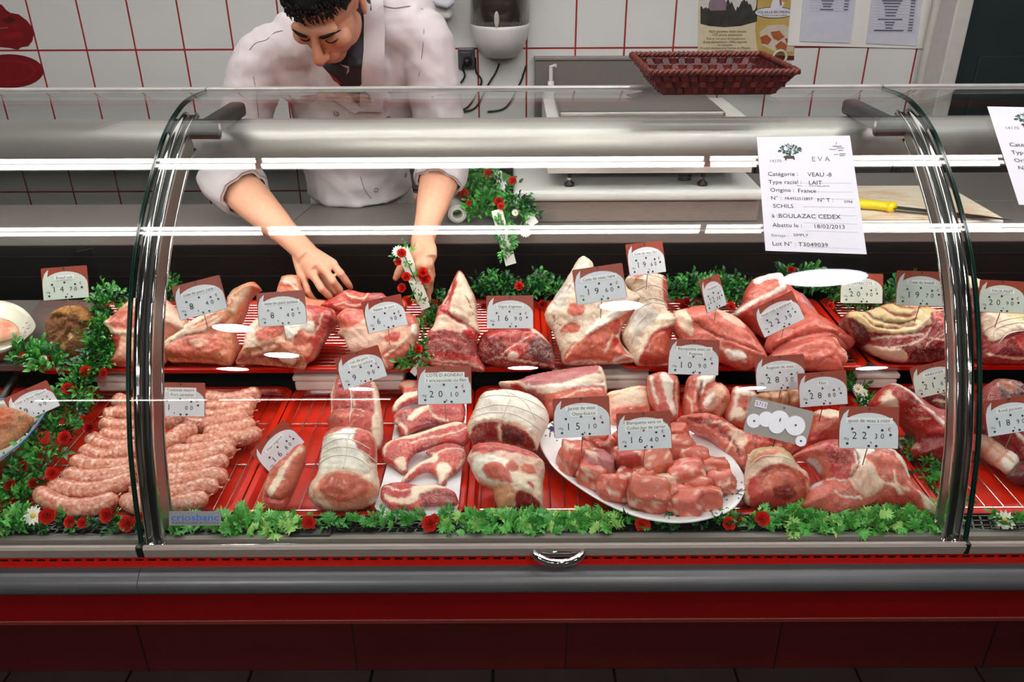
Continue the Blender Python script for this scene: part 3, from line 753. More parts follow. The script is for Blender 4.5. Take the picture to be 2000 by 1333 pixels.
meat('pork_palette', 'pork shoulder blade with pale membrane and a round white bone end', '5', [(790, 480), (830, 430), (900, 410), (1040, 425), (1200, 430), (1330, 445), (1400, 470), (1435, 540), (1432, 620), (1400, 700), (1370, 780), (1260, 830), (1220, 885), (1150, 890), (1080, 870), (1000, 800), (900, 750), (860, 690), (840, 640), (790, 625), (812, 580), (795, 530)], ZU, 50, .022, .04, .08, 'porkpale',
     [('pink', [(800, 480), (840, 440), (1000, 430), (1030, 480), (960, 560), (860, 580), (810, 540)], 0), ('blood', [(860, 470), (910, 480), (930, 510), (890, 510)]), ('skin', [(860, 620), (960, 580), (1100, 570), (1180, 600), (1150, 680), (1040, 740), (930, 740)], .002, .1), ('cream', [(830, 620), (880, 640), (920, 720), (1060, 790), (1100, 850), (1000, 800), (900, 750), (860, 690)], .001, .1), ('muscle', [(1180, 640), (1290, 620), (1280, 680), (1200, 690)], -.001), ('pink', [(1120, 820), (1200, 750), (1300, 720), (1370, 690), (1360, 780), (1260, 830), (1200, 880)], -.002),
      ('rawpork', [(1310, 460), (1400, 470), (1420, 520), (1380, 570), (1320, 540)]), ('white', [(1385, 560), (1420, 550), (1430, 610), (1400, 640), (1382, 610)], .006, 0), ('L', 'cream', [(1180, 800), (1280, 720), (1370, 640)], 10, .002), ('L', 'fat', [(1080, 760), (1150, 820), (1190, 870)], 16, .002)])
meat('lamb_shoulder', 'upright lamb shoulder with a pale fat skin above dark red meat', '5', [(1740, 116), (1780, 140), (1820, 220), (1870, 320), (1890, 420), (1892, 520), (1912, 600), (1890, 660), (1900, 780), (1952, 880), (1920, 912), (1800, 880), (1560, 870), (1430, 800), (1420, 770), (1480, 680), (1500, 600), (1550, 540), (1580, 420), (1640, 330), (1670, 260), (1700, 190)], ZU, 56, .024, .035, .09, 'red',
     [('fat', [(1740, 150), (1785, 150), (1870, 320), (1890, 440), (1912, 600), (1870, 600), (1800, 530), (1690, 470), (1680, 400), (1720, 260)], .004, .05), ('skin', [(1560, 500), (1620, 470), (1720, 520), (1820, 580), (1800, 610), (1640, 590), (1530, 590)], .001, .1), ('L', 'dred', [(1620, 455), (1720, 500), (1830, 560), (1890, 610)], 12, -.005), ('L', 'cream', [(1690, 210), (1670, 300), (1620, 390)], 8), ('L', 'red', [(1730, 220), (1690, 330), (1660, 450)], 20), ('dred', [(1480, 690), (1560, 610), (1780, 620), (1890, 680), (1890, 780), (1760, 780), (1560, 760)], .001), ('red', [(1440, 780), (1560, 760), (1780, 780), (1890, 800), (1930, 880), (1800, 860), (1560, 850)]),
      ('L', 'fat', [(1450, 790), (1600, 830), (1800, 840), (1940, 890)], 10, .002), ('L', 'fat', [(1540, 850), (1700, 860), (1900, 905)], 8), ('blood', [(1780, 600), (1850, 580), (1880, 630), (1820, 650)], .003), ('L', 'ddred', [(1790, 310), (1840, 400), (1860, 470)], 5), ('L', 'pink', [(1520, 680), (1640, 660), (1800, 700)], 8)], vein=.8)
meat('lamb_leg_joint', 'dark red cut lamb leg joint below the lamb leg price tag', '7', [(108, 820), (130, 720), (180, 670), (280, 650), (460, 640), (540, 670), (600, 730), (640, 790), (660, 932), (560, 930), (300, 922), (170, 892), (120, 860)], ZU, 50, .03, .04, .09, 'dred',
     [('red', [(190, 700), (300, 670), (420, 680), (400, 760), (300, 790), (200, 790)], .003), ('dred', [(130, 800), (160, 720), (260, 740), (270, 820), (180, 870)], .002), ('red', [(440, 690), (520, 690), (500, 750), (430, 750)], .002), ('ddred', [(500, 740), (600, 760), (640, 880), (540, 900), (480, 830)], -.001), ('blood', [(310, 840), (400, 780), (460, 790), (440, 850), (360, 880)], .004), ('bone', [(335, 850), (370, 835), (400, 855), (370, 885), (335, 880)], .003, 0), ('fat', [(470, 648), (540, 668), (610, 735), (625, 770), (560, 720), (500, 690)], .003, 0), ('L', 'pink', [(270, 700), (300, 780), (420, 760), (440, 700)], 7), ('L', 'fat', [(300, 840), (400, 770), (470, 730)], 7), ('L', 'fat', [(170, 885), (300, 870), (480, 900), (650, 925)], 7), ('L', 'ddred', [(280, 720), (290, 820), (320, 860)], 9, -.004)], vein=.9)
meat('veal_rib_joint', 'large veal rib joint with grey-white fat and a pink cut face', '7', [(840, 148), (872, 150), (920, 190), (940, 250), (1050, 240), (1120, 300), (1180, 380), (1260, 400), (1303, 440), (1280, 480), (1200, 560), (1130, 640), (1110, 730), (1160, 800), (1232, 862), (1200, 890), (1060, 900), (900, 907), (760, 907), (710, 890), (695, 820), (670, 740), (635, 660), (595, 600), (588, 530), (640, 450), (700, 360), (770, 250), (800, 190)], ZU, 56, .034, .06, .11, 'cream',
     [('grey', [(640, 470), (740, 320), (830, 170), (900, 200), (860, 330), (760, 420), (700, 520)], .002, .15), ('pink', [(730, 530), (780, 490), (860, 520), (830, 570), (760, 580)], .001), ('pink', [(690, 670), (760, 620), (830, 650), (800, 690), (720, 690)], -.001), ('red', [(925, 215), (970, 215), (960, 250), (935, 250)]),
      ('pink', [(712, 850), (760, 780), (860, 710), (1000, 640), (1110, 560), (1200, 480), (1295, 430), (1280, 480), (1170, 580), (1110, 650), (1070, 700), (1110, 760), (1160, 830), (1225, 862), (1060, 892), (860, 895), (745, 895)], -.002), ('rawpork', [(790, 800), (900, 690), (1020, 640), (1050, 700), (980, 790), (1000, 850), (900, 870), (800, 860)], .004), ('L', 'fat', [(730, 860), (800, 760), (940, 660), (1110, 570), (1290, 440)], 9, .003), ('L', 'cream', [(1000, 820), (1060, 690), (1110, 620)], 14, .002), ('blood', [(1050, 740), (1085, 720), (1100, 770), (1070, 790)], -.002), ('L', 'white', [(1060, 880), (1150, 850), (1225, 862)], 16), ('L', 'fat', [(760, 890), (900, 880), (1010, 890)], 10), ('muscle', [(1040, 640), (1100, 600), (1100, 680), (1050, 700)]), ('white', [(860, 690), (960, 600), (1080, 520), (1140, 520), (1000, 630), (880, 700)], .003, 0), ('L', 'muscle', [(820, 270), (760, 360), (720, 430)], 4), ('L', 'muscle', [(640, 560), (660, 620), (700, 640)], 5)], h=.0029)
meat('rolled_veal_loin', 'pale rolled veal loin tied with white string, standing behind the veal rib joint', '7', [(1150, 300), (1200, 262), (1290, 252), (1380, 268), (1432, 300), (1442, 400), (1442, 520), (1490, 550), (1532, 600), (1500, 640), (1472, 700), (1462, 860), (1440, 916), (1300, 912), (1220, 905), (1180, 820), (1125, 700), (1160, 600), (1200, 500), (1200, 400), (1160, 350)], ZU, 54, .034, .05, .10, 'cream',
     [('muscle', [(1235, 870), (1255, 790), (1320, 690), (1440, 640), (1475, 650), (1465, 860), (1400, 905), (1250, 905)], -.001), ('rawpork', [(1280, 840), (1320, 740), (1400, 690), (1440, 720), (1430, 830), (1350, 870)], .003), ('muscle', [(1400, 300), (1440, 320), (1442, 500), (1400, 460)], 0), ('L', 'fat', [(1240, 850), (1270, 780), (1330, 690), (1480, 630), (1520, 600)], 10, .003), ('grey', [(1190, 560), (1280, 520), (1360, 580), (1280, 660), (1200, 720)], .001, .2), ('pink', [(1200, 290), (1240, 270), (1260, 300), (1210, 330)], 0)],
     strings=[[(1155, 325), (1230, 290), (1340, 300), (1430, 330)], [(1195, 400), (1290, 370), (1400, 390), (1443, 420)], [(1200, 500), (1300, 460), (1400, 470), (1445, 510)], [(1170, 590), (1240, 520), (1330, 490), (1440, 500)], [(1180, 760), (1220, 640), (1280, 560), (1290, 420), (1290, 260)]])
meat('veal_shoulder', 'smooth pink veal shoulder piece right of the rolled veal loin', 'p', [(1314, 611), (1337, 603), (1370, 597), (1404, 606), (1432, 617), (1457, 636), (1480, 665), (1499, 700), (1495, 708), (1460, 725), (1440, 722), (1405, 708), (1360, 702), (1325, 660), (1312, 634)], ZU, 50, .03, .05, .08, 'veal',
     [('pink', [(1340, 620), (1380, 602), (1430, 620), (1470, 660), (1495, 700), (1440, 690), (1390, 660), (1350, 640)], .004, .3), ('L', 'dred', [(1338, 624), (1380, 655), (1430, 676), (1480, 694)], 2.4, -.004), ('fat', [(1314, 615), (1334, 606), (1344, 630), (1350, 660), (1330, 650)], .001, .1), ('skin', [(1390, 604), (1420, 612), (1450, 640), (1440, 645), (1410, 630)], .001, .1), ('rawpork', [(1400, 690), (1450, 694), (1490, 706), (1455, 722), (1410, 706)], 0), ('L', 'fat', [(1330, 672), (1390, 680), (1450, 712)], 3.5, .002), ('white', [(1410, 692), (1440, 690), (1450, 705), (1425, 708)], .001)], vein=.4)
meat('veal_topside_joint', 'veal topside cut with white fat cap, behind the tilted price tag', 'a', [(108, 440), (180, 360), (185, 300), (230, 225), (300, 195), (400, 178), (440, 215), (500, 290), (560, 320), (620, 400), (680, 480), (700, 520), (560, 560), (400, 600), (330, 620), (260, 560), (200, 500), (140, 480)], ZU + .012, 52, .03, .05, .09, 'muscle',
     [('white', [(228, 235), (300, 200), (410, 180), (430, 240), (420, 300), (380, 300), (370, 240), (300, 240), (250, 270)], .003, .05), ('pink', [(430, 220), (500, 290), (620, 400), (690, 500), (600, 500), (500, 420), (440, 340)], .004, .2), ('rawpork', [(190, 300), (280, 260), (370, 260), (370, 320), (260, 350), (190, 350)], .001), ('L', 'white', [(120, 450), (180, 400), (280, 360), (400, 300)], 22, .003), ('purple', [(480, 300), (560, 330), (620, 420), (560, 420)], .001, .1)])
meat('veal_topside', 'smooth pink veal topside slab draped over the front veal piece', 'a', [(318, 660), (330, 600), (420, 520), (520, 470), (600, 448), (680, 470), (760, 520), (830, 570), (892, 620), (892, 652), (860, 672), (800, 690), (740, 720), (600, 730), (440, 720), (350, 705)], ZU, 42, .03, .045, .06, 'veal', [('pink', [(420, 530), (600, 455), (700, 480), (840, 580), (890, 640), (800, 620), (700, 580), (560, 580), (400, 660), (340, 660)], .003, .25), ('L', 'muscle', [(420, 600), (560, 530), (680, 530), (800, 600)], 10), ('L', 'dred', [(360, 690), (480, 630), (640, 595), (740, 600), (850, 670)], 9, -.006)], vein=.25)
meat('veal_escalope_piece', 'veal piece lying at the tray edge under the draped topside', 'a', [(340, 715), (420, 670), (520, 628), (640, 600), (760, 602), (800, 660), (832, 690), (852, 750), (812, 790), (822, 818), (600, 820), (480, 800), (360, 760)], ZU, 42, .022, .03, .05, 'veal', [('pink', [(480, 700), (620, 620), (740, 640), (760, 720), (600, 780), (480, 770)], .003), ('fat', [(740, 600), (790, 620), (800, 660), (760, 640)], .002), ('L', 'fat', [(800, 680), (830, 710), (840, 760)], 12), ('L', 'muscle', [(460, 740), (600, 690), (760, 700)], 9), ('L', 'muscle', [(520, 790), (680, 750), (820, 780)], 9)], vein=.4)
meat('beef_rib_joint', 'beef rib joint with yellowish rib fat above dark red marbled meat', 'a', [(835, 470), (860, 430), (960, 430), (1050, 400), (1130, 375), (1300, 380), (1420, 420), (1480, 440), (1540, 490), (1562, 560), (1562, 700), (1500, 742), (1380, 762), (1200, 768), (1080, 742), (1020, 700), (960, 640), (900, 600), (860, 540)], ZU, 52, .034, .05, .10, 'dred',
     [('yfat', [(838, 470), (880, 428), (1050, 402), (1150, 376), (1330, 400), (1440, 430), (1340, 480), (1330, 540), (1160, 590), (1000, 585), (930, 560), (880, 520)], .003, .1), ('L', 'ddred', [(960, 440), (1010, 500), (1140, 530), (1250, 500)], 14, -.005), ('L', 'dred', [(1060, 410), (1110, 470), (1200, 480), (1260, 450)], 16, -.005), ('L', 'dred', [(930, 470), (980, 540), (1100, 560), (1240, 540)], 9, -.004), ('L', 'brown', [(1130, 380), (1190, 420), (1330, 410)], 18, -.003), ('L', 'cream', [(1180, 590), (1260, 560), (1330, 480)], 12, .003), ('L', 'cream', [(1230, 590), (1300, 550), (1340, 500)], 6), ('fat', [(960, 650), (1060, 680), (1180, 700), (1215, 765), (1080, 742), (1010, 700)], .003, .1), ('L', 'fat', [(960, 620), (1120, 610), (1300, 600)], 10), ('L', 'fat', [(1100, 680), (1220, 660), (1300, 620), (1340, 560)], 8), ('L', 'fat', [(1300, 700), (1340, 640), (1420, 600), (1420, 520)], 6), ('L', 'fat', [(1420, 640), (1480, 570), (1540, 560)], 6), ('L', 'fat', [(1340, 620), (1460, 640), (1550, 620)], 6), ('ddred', [(1240, 700), (1400, 680), (1550, 680), (1500, 740), (1260, 760)], 0, .4), ('ddred', [(838, 480), (880, 500), (960, 580), (980, 650), (900, 600)], 0, .3), ('red', [(1340, 460), (1460, 450), (1540, 500), (1540, 580), (1420, 540)], 0, 1)], vein=.9, mtl=M_MARB)
meat('beef_joint', 'dark aged beef joint standing behind the right chrome frame', 'a', [(1490, 200), (1600, 188), (1720, 230), (1742, 300), (1722, 420), (1700, 560), (1560, 600), (1520, 480), (1500, 380)], ZU + .02, 58, .024, .04, .06, 'dred', [('fat', [(1500, 210), (1600, 195), (1710, 235), (1730, 300), (1640, 280), (1540, 300)], .003, .1), ('ddred', [(1500, 380), (1600, 340), (1720, 400), (1700, 560), (1560, 580)], 0)], vein=.8)
meat('beef_sirloin', 'beef sirloin with a cream fat top, at the right edge of the upper tray', 'a', [(1708, 450), (1800, 425), (2000, 428), (2150, 440), (2160, 600), (2150, 770), (1900, 775), (1730, 762), (1705, 600)], ZU, 52, .03, .05, .10, 'dred', [('cream', [(1710, 460), (1800, 428), (2000, 430), (2150, 445), (2150, 560), (2000, 560), (1860, 590), (1760, 640), (1720, 580)], .004, .1), ('yfat', [(1850, 440), (2000, 440), (2000, 500), (1880, 510)], .001), ('L', 'fat', [(1740, 720), (1860, 740), (2000, 750)], 9), ('red', [(1900, 600), (2100, 590), (2100, 680), (1920, 680)], 0, .6)],
     strings=[[(1760, 640), (1760, 570), (1850, 530), (2000, 520)], [(1720, 560), (1800, 510), (1960, 480)], [(1790, 650), (1850, 590), (2000, 570)]], vein=.7)
# ================================================================== lower row
meat('pork_tenderloin', 'long dark pink pork tenderloin leaning beside the tilted tag', '6', [(188, 1000), (200, 900), (230, 780), (300, 690), (360, 640), (430, 570), (480, 548), (514, 580), (512, 620), (500, 700), (460, 800), (405, 920), (372, 990), (330, 1030), (240, 1035), (195, 1062)], ZL, 38, .022, .03, .03, 'rawpork', [('cream', [(300, 830), (360, 740), (400, 680), (420, 690), (370, 800), (310, 920), (260, 940), (270, 880)], .001, .2), ('L', 'fat', [(360, 760), (430, 660), (490, 600)], 16), ('muscle', [(205, 940), (300, 960), (380, 950), (330, 1025), (240, 1030), (198, 1050)], -.002), ('L', 'dred', [(240, 940), (330, 965), (390, 930)], 9, -.003), ('tan', [(190, 960), (215, 880), (240, 800), (260, 790), (230, 900), (205, 1010)], .001)], vein=.5)
meat('pork_roast', 'pork loin roast with red lean top and fat sides, tag stuck in its far end', '6', [(660, 385), (690, 330), (690, 200), (725, 95), (770, 68), (1000, 105), (1032, 150), (1052, 280), (1067, 400), (1062, 530), (1030, 600), (900, 620), (740, 600), (690, 450)], ZL + .002, 36, .036, .045, .05, 'muscle', [('cream', [(688, 330), (690, 180), (725, 90), (740, 130), (715, 240), (715, 340)], .002, .1), ('cream', [(1000, 110), (1030, 150), (1067, 400), (1060, 540), (1030, 590), (1000, 480), (1020, 300), (1000, 180)], .003, .1), ('red', [(740, 110), (900, 110), (990, 130), (1000, 260), (900, 230), (760, 240)], .001), ('rawpork', [(680, 380), (740, 350), (850, 380), (860, 420), (740, 430)], .004), ('L', 'fat', [(840, 160), (870, 260), (880, 320), (850, 370)], 8), ('L', 'dred', [(760, 260), (880, 270), (1000, 250)], 10, -.003), ('L', 'dred', [(740, 330), (860, 330), (1000, 340)], 8, -.002), ('L', 'fat', [(900, 350), (950, 350)], 6), ('L', 'fat', [(900, 390), (950, 395)], 6), ('L', 'dred', [(760, 180), (880, 200), (990, 190)], 8, -.002)], strings=[[(850, 120), (860, 300), (850, 440)]], vein=.7)
meat('pork_loin_roast', 'tied pork loin roast with white fat and a round pink cut face to the front', '6', [(528, 900), (545, 830), (590, 770), (615, 640), (640, 500), (690, 440), (800, 420), (920, 440), (990, 480), (1022, 560), (1025, 740), (1042, 840), (1032, 930), (960, 1000), (850, 1037), (720, 1040), (620, 1020), (550, 965)], ZL, 46, .042, .06, .06, 'cream',
     [('pork', [(595, 880), (640, 800), (740, 765), (860, 768), (980, 812), (1035, 870), (1025, 930), (950, 1000), (850, 1032), (700, 1037), (620, 1005), (588, 945)], .003, .5), ('porkpale', [(600, 930), (620, 880), (680, 970), (720, 1010), (660, 1010)], .001, .1), ('rawpork', [(640, 860), (740, 790), (900, 800), (980, 860), (950, 940), (820, 980), (700, 950)], .003, .3), ('rawpork', [(680, 450), (800, 425), (860, 450), (760, 480), (650, 500)], .001), ('muscle', [(900, 450), (990, 485), (1022, 570), (1022, 700), (960, 640), (890, 600), (880, 520)], -.001), ('white', [(650, 560), (760, 500), (880, 560), (960, 680), (990, 760), (860, 750), (700, 750), (620, 770)], .003, 0), ('bluish', [(790, 460), (870, 460), (860, 540), (800, 540)], 0, 0), ('L', 'fat', [(600, 880), (650, 800), (760, 762), (900, 770), (1030, 860)], 13, .002), ('L', 'muscle', [(760, 1030), (770, 960), (790, 920)], 5, -.002), ('L', 'cream', [(600, 960), (660, 1000), (730, 1030)], 12)],
     strings=[[(625, 600), (740, 550), (860, 540), (990, 600)], [(620, 650), (740, 600), (900, 610), (1022, 680)], [(600, 720), (720, 660), (900, 670), (1020, 760)], [(830, 425), (840, 560), (835, 640), (815, 755)], [(880, 440), (830, 550)], [(640, 540), (760, 500), (900, 490)]])
PAPER_Z = ZL + .001
pp = [PZ(*p, PAPER_Z) for p in fr('6', [(1180, 270), (1250, 235), (1640, 250), (1672, 262), (1668, 390), (1640, 700), (1612, 1000), (1560, 1102), (1430, 1104), (1060, 1092), (1005, 1000), (1060, 830), (1100, 700), (1130, 520)])]
nP = len(pp)
pv = [v + Vector((0, 0, .0004 + .0035 * (i % 3 == 0))) for i, v in enumerate(pp)] + [v + Vector((0, 0, .0001)) for v in pp]
cpp = sum(pp, Vector()) / nP
pv.append(cpp + Vector((0, 0, .0006)))
props(obj('butcher_paper', (pv, [(i, (i + 1) % nP, 2 * nP) for i in range(nP)] + [(nP + (i + 1) % nP, nP + i, i)[::-1] + () if False else (i, nP + i, nP + (i + 1) % nP, (i + 1) % nP) for i in range(nP)] + [tuple(range(2 * nP - 1, nP - 1, -1))]), mat('butcher_paper_white', 0xeae9ee, .7, nz=.02), loc=cpp), 'white butcher paper sheet under the lamb chops', 'paper')
def chop(nm, lab, pts, zones, z, tilt=20):
    meat(nm, lab, '6', pts, z, tilt, .009, .009, .008, 'muscle', zones, h=.0026, lump=.0018, vein=.7)
chop('lamb_chop', 'lamb chop at the back of the paper, half hidden by the lamb chop tag', [(1128, 310), (1150, 250), (1210, 185), (1180, 130), (1220, 92), (1320, 92), (1400, 130), (1400, 230), (1330, 240), (1250, 262), (1190, 292), (1160, 335)], [('cream', [(1130, 310), (1200, 210), (1320, 180), (1320, 210), (1210, 260), (1150, 330)], .002, 0), ('tan', [(1190, 120), (1290, 110), (1290, 150), (1220, 160)], .001)], ZL + .012, 24)
chop('lamb_chop', 'lamb chop under the lamb chop tag, second from the back on the paper', [(1138, 345), (1180, 310), (1300, 292), (1400, 260), (1520, 250), (1650, 255), (1650, 390), (1560, 412), (1420, 410), (1300, 452), (1240, 492), (1188, 490), (1170, 420), (1138, 395)], [('red', [(1400, 270), (1530, 255), (1640, 270), (1640, 350), (1500, 350), (1410, 340)], .002), ('cream', [(1240, 390), (1300, 320), (1390, 290), (1400, 320), (1330, 360), (1280, 400)], .003, 0), ('dred', [(1160, 370), (1230, 330), (1250, 380), (1220, 420)], -.001), ('dred', [(1290, 420), (1400, 380), (1560, 390), (1420, 410)], -.003), ('L', 'cream', [(1150, 400), (1230, 450), (1240, 490)], 14), ('L', 'fat', [(1400, 320), (1450, 370), (1540, 390)], 10)], ZL + .010, 22)
chop('lamb_chop', 'lamb chop in the middle of the paper with a long curved rib', [(1058, 600), (1100, 540), (1200, 502), (1330, 472), (1480, 420), (1600, 393), (1682, 420), (1702, 500), (1650, 562), (1560, 550), (1480, 560), (1380, 585), (1290, 625), (1252, 690), (1240, 765), (1200, 765), (1140, 712), (1078, 680)], [('muscle', [(1090, 590), (1160, 540), (1250, 540), (1260, 600), (1200, 660), (1110, 650)], .002), ('cream', [(1060, 610), (1110, 545), (1330, 475), (1600, 395), (1640, 420), (1440, 470), (1300, 520), (1160, 540), (1090, 600), (1090, 660)], .001, 0), ('red', [(1490, 490), (1600, 470), (1690, 480), (1640, 550), (1520, 545)], 0), ('L', 'fat', [(1500, 500), (1600, 480), (1690, 440)], 9), ('L', 'fat', [(1270, 560), (1400, 520), (1500, 510)], 9), ('L', 'dred', [(1290, 620), (1380, 570), (1500, 545)], 12, -.002), ('fat', [(1150, 690), (1220, 660), (1240, 740), (1200, 755)], 0)], ZL + .006)
chop('lamb_chop', 'lamb chop at the right of the paper with two thin rib bones reaching forward', [(1375, 612), (1440, 570), (1560, 543), (1650, 580), (1667, 660), (1622, 732), (1540, 792), (1522, 842), (1468, 852), (1452, 790), (1380, 752), (1290, 792), (1232, 827), (1196, 820), (1258, 742), (1340, 682), (1420, 642)], [('muscle', [(1470, 650), (1560, 610), (1640, 620), (1640, 680), (1560, 700), (1490, 700)], .002), ('cream', [(1380, 610), (1450, 640), (1460, 690), (1340, 720), (1230, 822), (1200, 818), (1300, 720), (1420, 645)], .001, 0), ('red', [(1400, 610), (1560, 550), (1640, 580), (1480, 620)], 0), ('cream', [(1460, 720), (1540, 710), (1560, 760), (1500, 840), (1470, 840)], 0, .1), ('L', 'fat', [(1450, 640), (1540, 600), (1650, 600)], 9), ('L', 'fat', [(1650, 600), (1660, 660), (1600, 740)], 8)], ZL + .005)
chop('lamb_chop', 'lamb chop at the front edge of the paper, nearest the red flower', [(1048, 900), (1070, 850), (1200, 830), (1330, 850), (1450, 848), (1560, 880), (1602, 930), (1608, 985), (1540, 992), (1420, 990), (1350, 1002), (1382, 1060), (1340, 1067), (1240, 1022), (1130, 1022), (1088, 980), (1053, 950)], [('red', [(1080, 880), (1200, 850), (1290, 870), (1280, 930), (1160, 950), (1100, 930)], .002), ('cream', [(1290, 880), (1450, 855), (1560, 890), (1450, 890), (1340, 930), (1320, 980), (1280, 960)], .001, 0), ('dred', [(1340, 930), (1440, 900), (1590, 930), (1590, 980), (1420, 985), (1350, 990)], -.003), ('fat', [(1080, 930), (1180, 960), (1290, 950), (1300, 990), (1200, 1000), (1100, 970)], 0, .2), ('L', 'fat', [(1080, 870), (1200, 910), (1290, 890)], 7)], ZL + .005)
meat('lamb_saddle', 'tied lamb saddle with a white fat cover and dark red ends', '8', [(42, 470), (80, 380), (145, 245), (250, 218), (330, 215), (440, 235), (540, 290), (602, 390), (592, 470), (545, 560), (512, 642), (400, 612), (250, 580), (100, 592), (66, 560)], ZL + .022, 46, .036, .05, .09, 'cream',
     [('white', [(100, 400), (160, 250), (330, 220), (520, 290), (590, 400), (520, 540), (420, 480), (250, 450), (120, 460)], .002, 0), ('dred', [(62, 560), (85, 490), (170, 458), (290, 470), (400, 492), (480, 560), (508, 635), (400, 608), (250, 578), (100, 590)], -.004), ('ddred', [(270, 560), (300, 500), (400, 520), (440, 590), (350, 590)], -.002), ('L', 'fat', [(265, 480), (270, 570)], 14, .002), ('L', 'skin', [(44, 480), (90, 470), (180, 450), (300, 462), (440, 510)], 10)],
     strings=[[(85, 380), (230, 350), (400, 370), (590, 450)], [(125, 290), (260, 280), (430, 300), (590, 380)], [(65, 430), (200, 400), (380, 420), (560, 520)], [(290, 220), (340, 290), (310, 380), (280, 460)], [(340, 260), (440, 330), (510, 450)]])
meat('lamb_shank_end', 'lamb leg end with pale fat and a sawn bone shank pointing to the front', '8', [(42, 690), (80, 610), (130, 583), (250, 578), (400, 612), (500, 650), (560, 700), (577, 760), (562, 870), (566, 960), (556, 1052), (480, 1042), (380, 1042), (300, 1045), (264, 1042), (230, 960), (208, 900), (120, 852), (75, 770), (55, 720)], ZL, 42, .034, .05, .05, 'skin',
     [('muscle', [(70, 630), (140, 585), (260, 582), (420, 625), (540, 690), (480, 700), (300, 660), (140, 680)], .001), ('white', [(90, 700), (200, 690), (300, 720), (360, 760), (340, 830), (200, 860), (100, 800)], .001, .1), ('pink', [(150, 780), (200, 740), (290, 760), (340, 830), (350, 880), (260, 860), (180, 830)], .002), ('rawpork', [(310, 760), (350, 730), (395, 770), (370, 810), (320, 800)], .001), ('rawpork', [(410, 770), (470, 750), (520, 800), (480, 820), (430, 810)], .001), ('cream', [(345, 810), (460, 830), (560, 860), (560, 960), (480, 930), (370, 890)], .003, 0), ('tan', [(208, 895), (300, 890), (375, 920), (360, 1020), (300, 1042), (262, 1040), (235, 970)], -.001, .2), ('dred', [(380, 945), (440, 930), (530, 990), (550, 1045), (460, 1040), (380, 1040)], -.003), ('red', [(455, 870), (490, 880), (500, 920), (470, 900)], 0), ('L', 'fat', [(370, 920), (460, 930), (560, 1000)], 12, .001), ('L', 'dred', [(80, 660), (200, 640), (330, 660), (440, 660)], 9)], vein=.5)
meat('veal_shank', 'long purple-pink veal shank with white tendons, lying above the lamb saddle', '8', [(258, 172), (290, 163), (400, 150), (480, 120), (700, 80), (930, 55), (982, 100), (1002, 200), (1002, 285), (1020, 330), (900, 350), (700, 420), (600, 420), (560, 300), (460, 245), (380, 222), (290, 207)], ZL + .01, 40, .032, .045, .06, 'purple',
     [('pink', [(560, 300), (700, 250), (990, 230), (1000, 290), (880, 340), (700, 410), (600, 400)], .001, .4), ('cream', [(530, 230), (700, 200), (960, 130), (985, 170), (760, 240), (640, 270), (540, 260)], .002, .1), ('L', 'white', [(420, 215), (560, 230), (720, 230), (980, 200)], 14, .002), ('L', 'fat', [(650, 330), (800, 260), (960, 240)], 8), ('fat', [(258, 175), (340, 165), (440, 200), (420, 225), (300, 205)], .001, .2), ('blood', [(340, 195), (400, 205), (430, 235), (370, 222)]), ('cream', [(930, 58), (982, 100), (1002, 200), (985, 250), (960, 140)], .002, 0)], vein=.3)
meat('veal_breast', 'flat pale veal breast piece behind the plate, left of the veal ribs', '8', [(1000, 242), (1100, 215), (1195, 193), (1282, 200), (1300, 300), (1292, 372), (1200, 420), (1060, 470), (1010, 440), (1000, 330)], ZL + .008, 36, .016, .025, .03, 'porkpale', [('cream', [(1000, 245), (1190, 196), (1220, 220), (1120, 260), (1010, 270)], .003, 0), ('fat', [(1030, 290), (1200, 240), (1280, 260), (1270, 320), (1120, 330)], .001, .1), ('pink', [(1030, 370), (1200, 350), (1290, 350), (1200, 410), (1060, 460)], 0), ('L', 'yfat', [(1010, 270), (1120, 250), (1190, 205)], 8)])
RZ = [('white', [(1360, 110), (1400, 100), (1440, 160), (1440, 280), (1470, 380), (1430, 380), (1390, 260), (1370, 180)], .003, 0)]
meat('veal_rib_piece', 'upright veal rib piece with a white bone, leftmost of three behind the plate', '8', [(1282, 125), (1370, 93), (1440, 108), (1492, 140), (1498, 300), (1492, 420), (1470, 445), (1400, 445), (1330, 360), (1290, 300), (1278, 200)], ZL + .015, 58, .018, .025, .04, 'pink', RZ + [('L', 'white', [(1300, 130), (1310, 220), (1350, 330)], 12, .001), ('L', 'fat', [(1470, 150), (1465, 260), (1480, 380)], 10), ('muscle', [(1340, 330), (1400, 310), (1440, 400), (1400, 440)], 0)], vein=.6)
meat('veal_rib_piece', 'upright veal rib piece with bone and streaky fat, middle of three behind the plate', '8', [(1560, 130), (1640, 108), (1742, 108), (1744, 160), (1800, 178), (1848, 250), (1832, 330), (1760, 432), (1720, 445), (1600, 437), (1538, 430), (1518, 380), (1530, 250)], ZL + .015, 58, .024, .03, .05, 'pink', [('white', [(1600, 150), (1640, 115), (1730, 112), (1720, 160), (1660, 180), (1630, 260)], .004, 0), ('porkpale', [(1660, 250), (1740, 180), (1810, 220), (1740, 330), (1660, 360)], .001), ('tan', [(1740, 430), (1760, 350), (1845, 250), (1832, 330), (1770, 430)], .002, .1), ('white', [(1640, 300), (1700, 240), (1720, 270), (1670, 330)], .003, 0), ('L', 'dred', [(1630, 170), (1620, 290), (1640, 420)], 12, -.006), ('L', 'fat', [(1540, 260), (1570, 330), (1560, 420)], 10), ('L', 'fat', [(1600, 180), (1590, 300)], 8)], vein=.7)
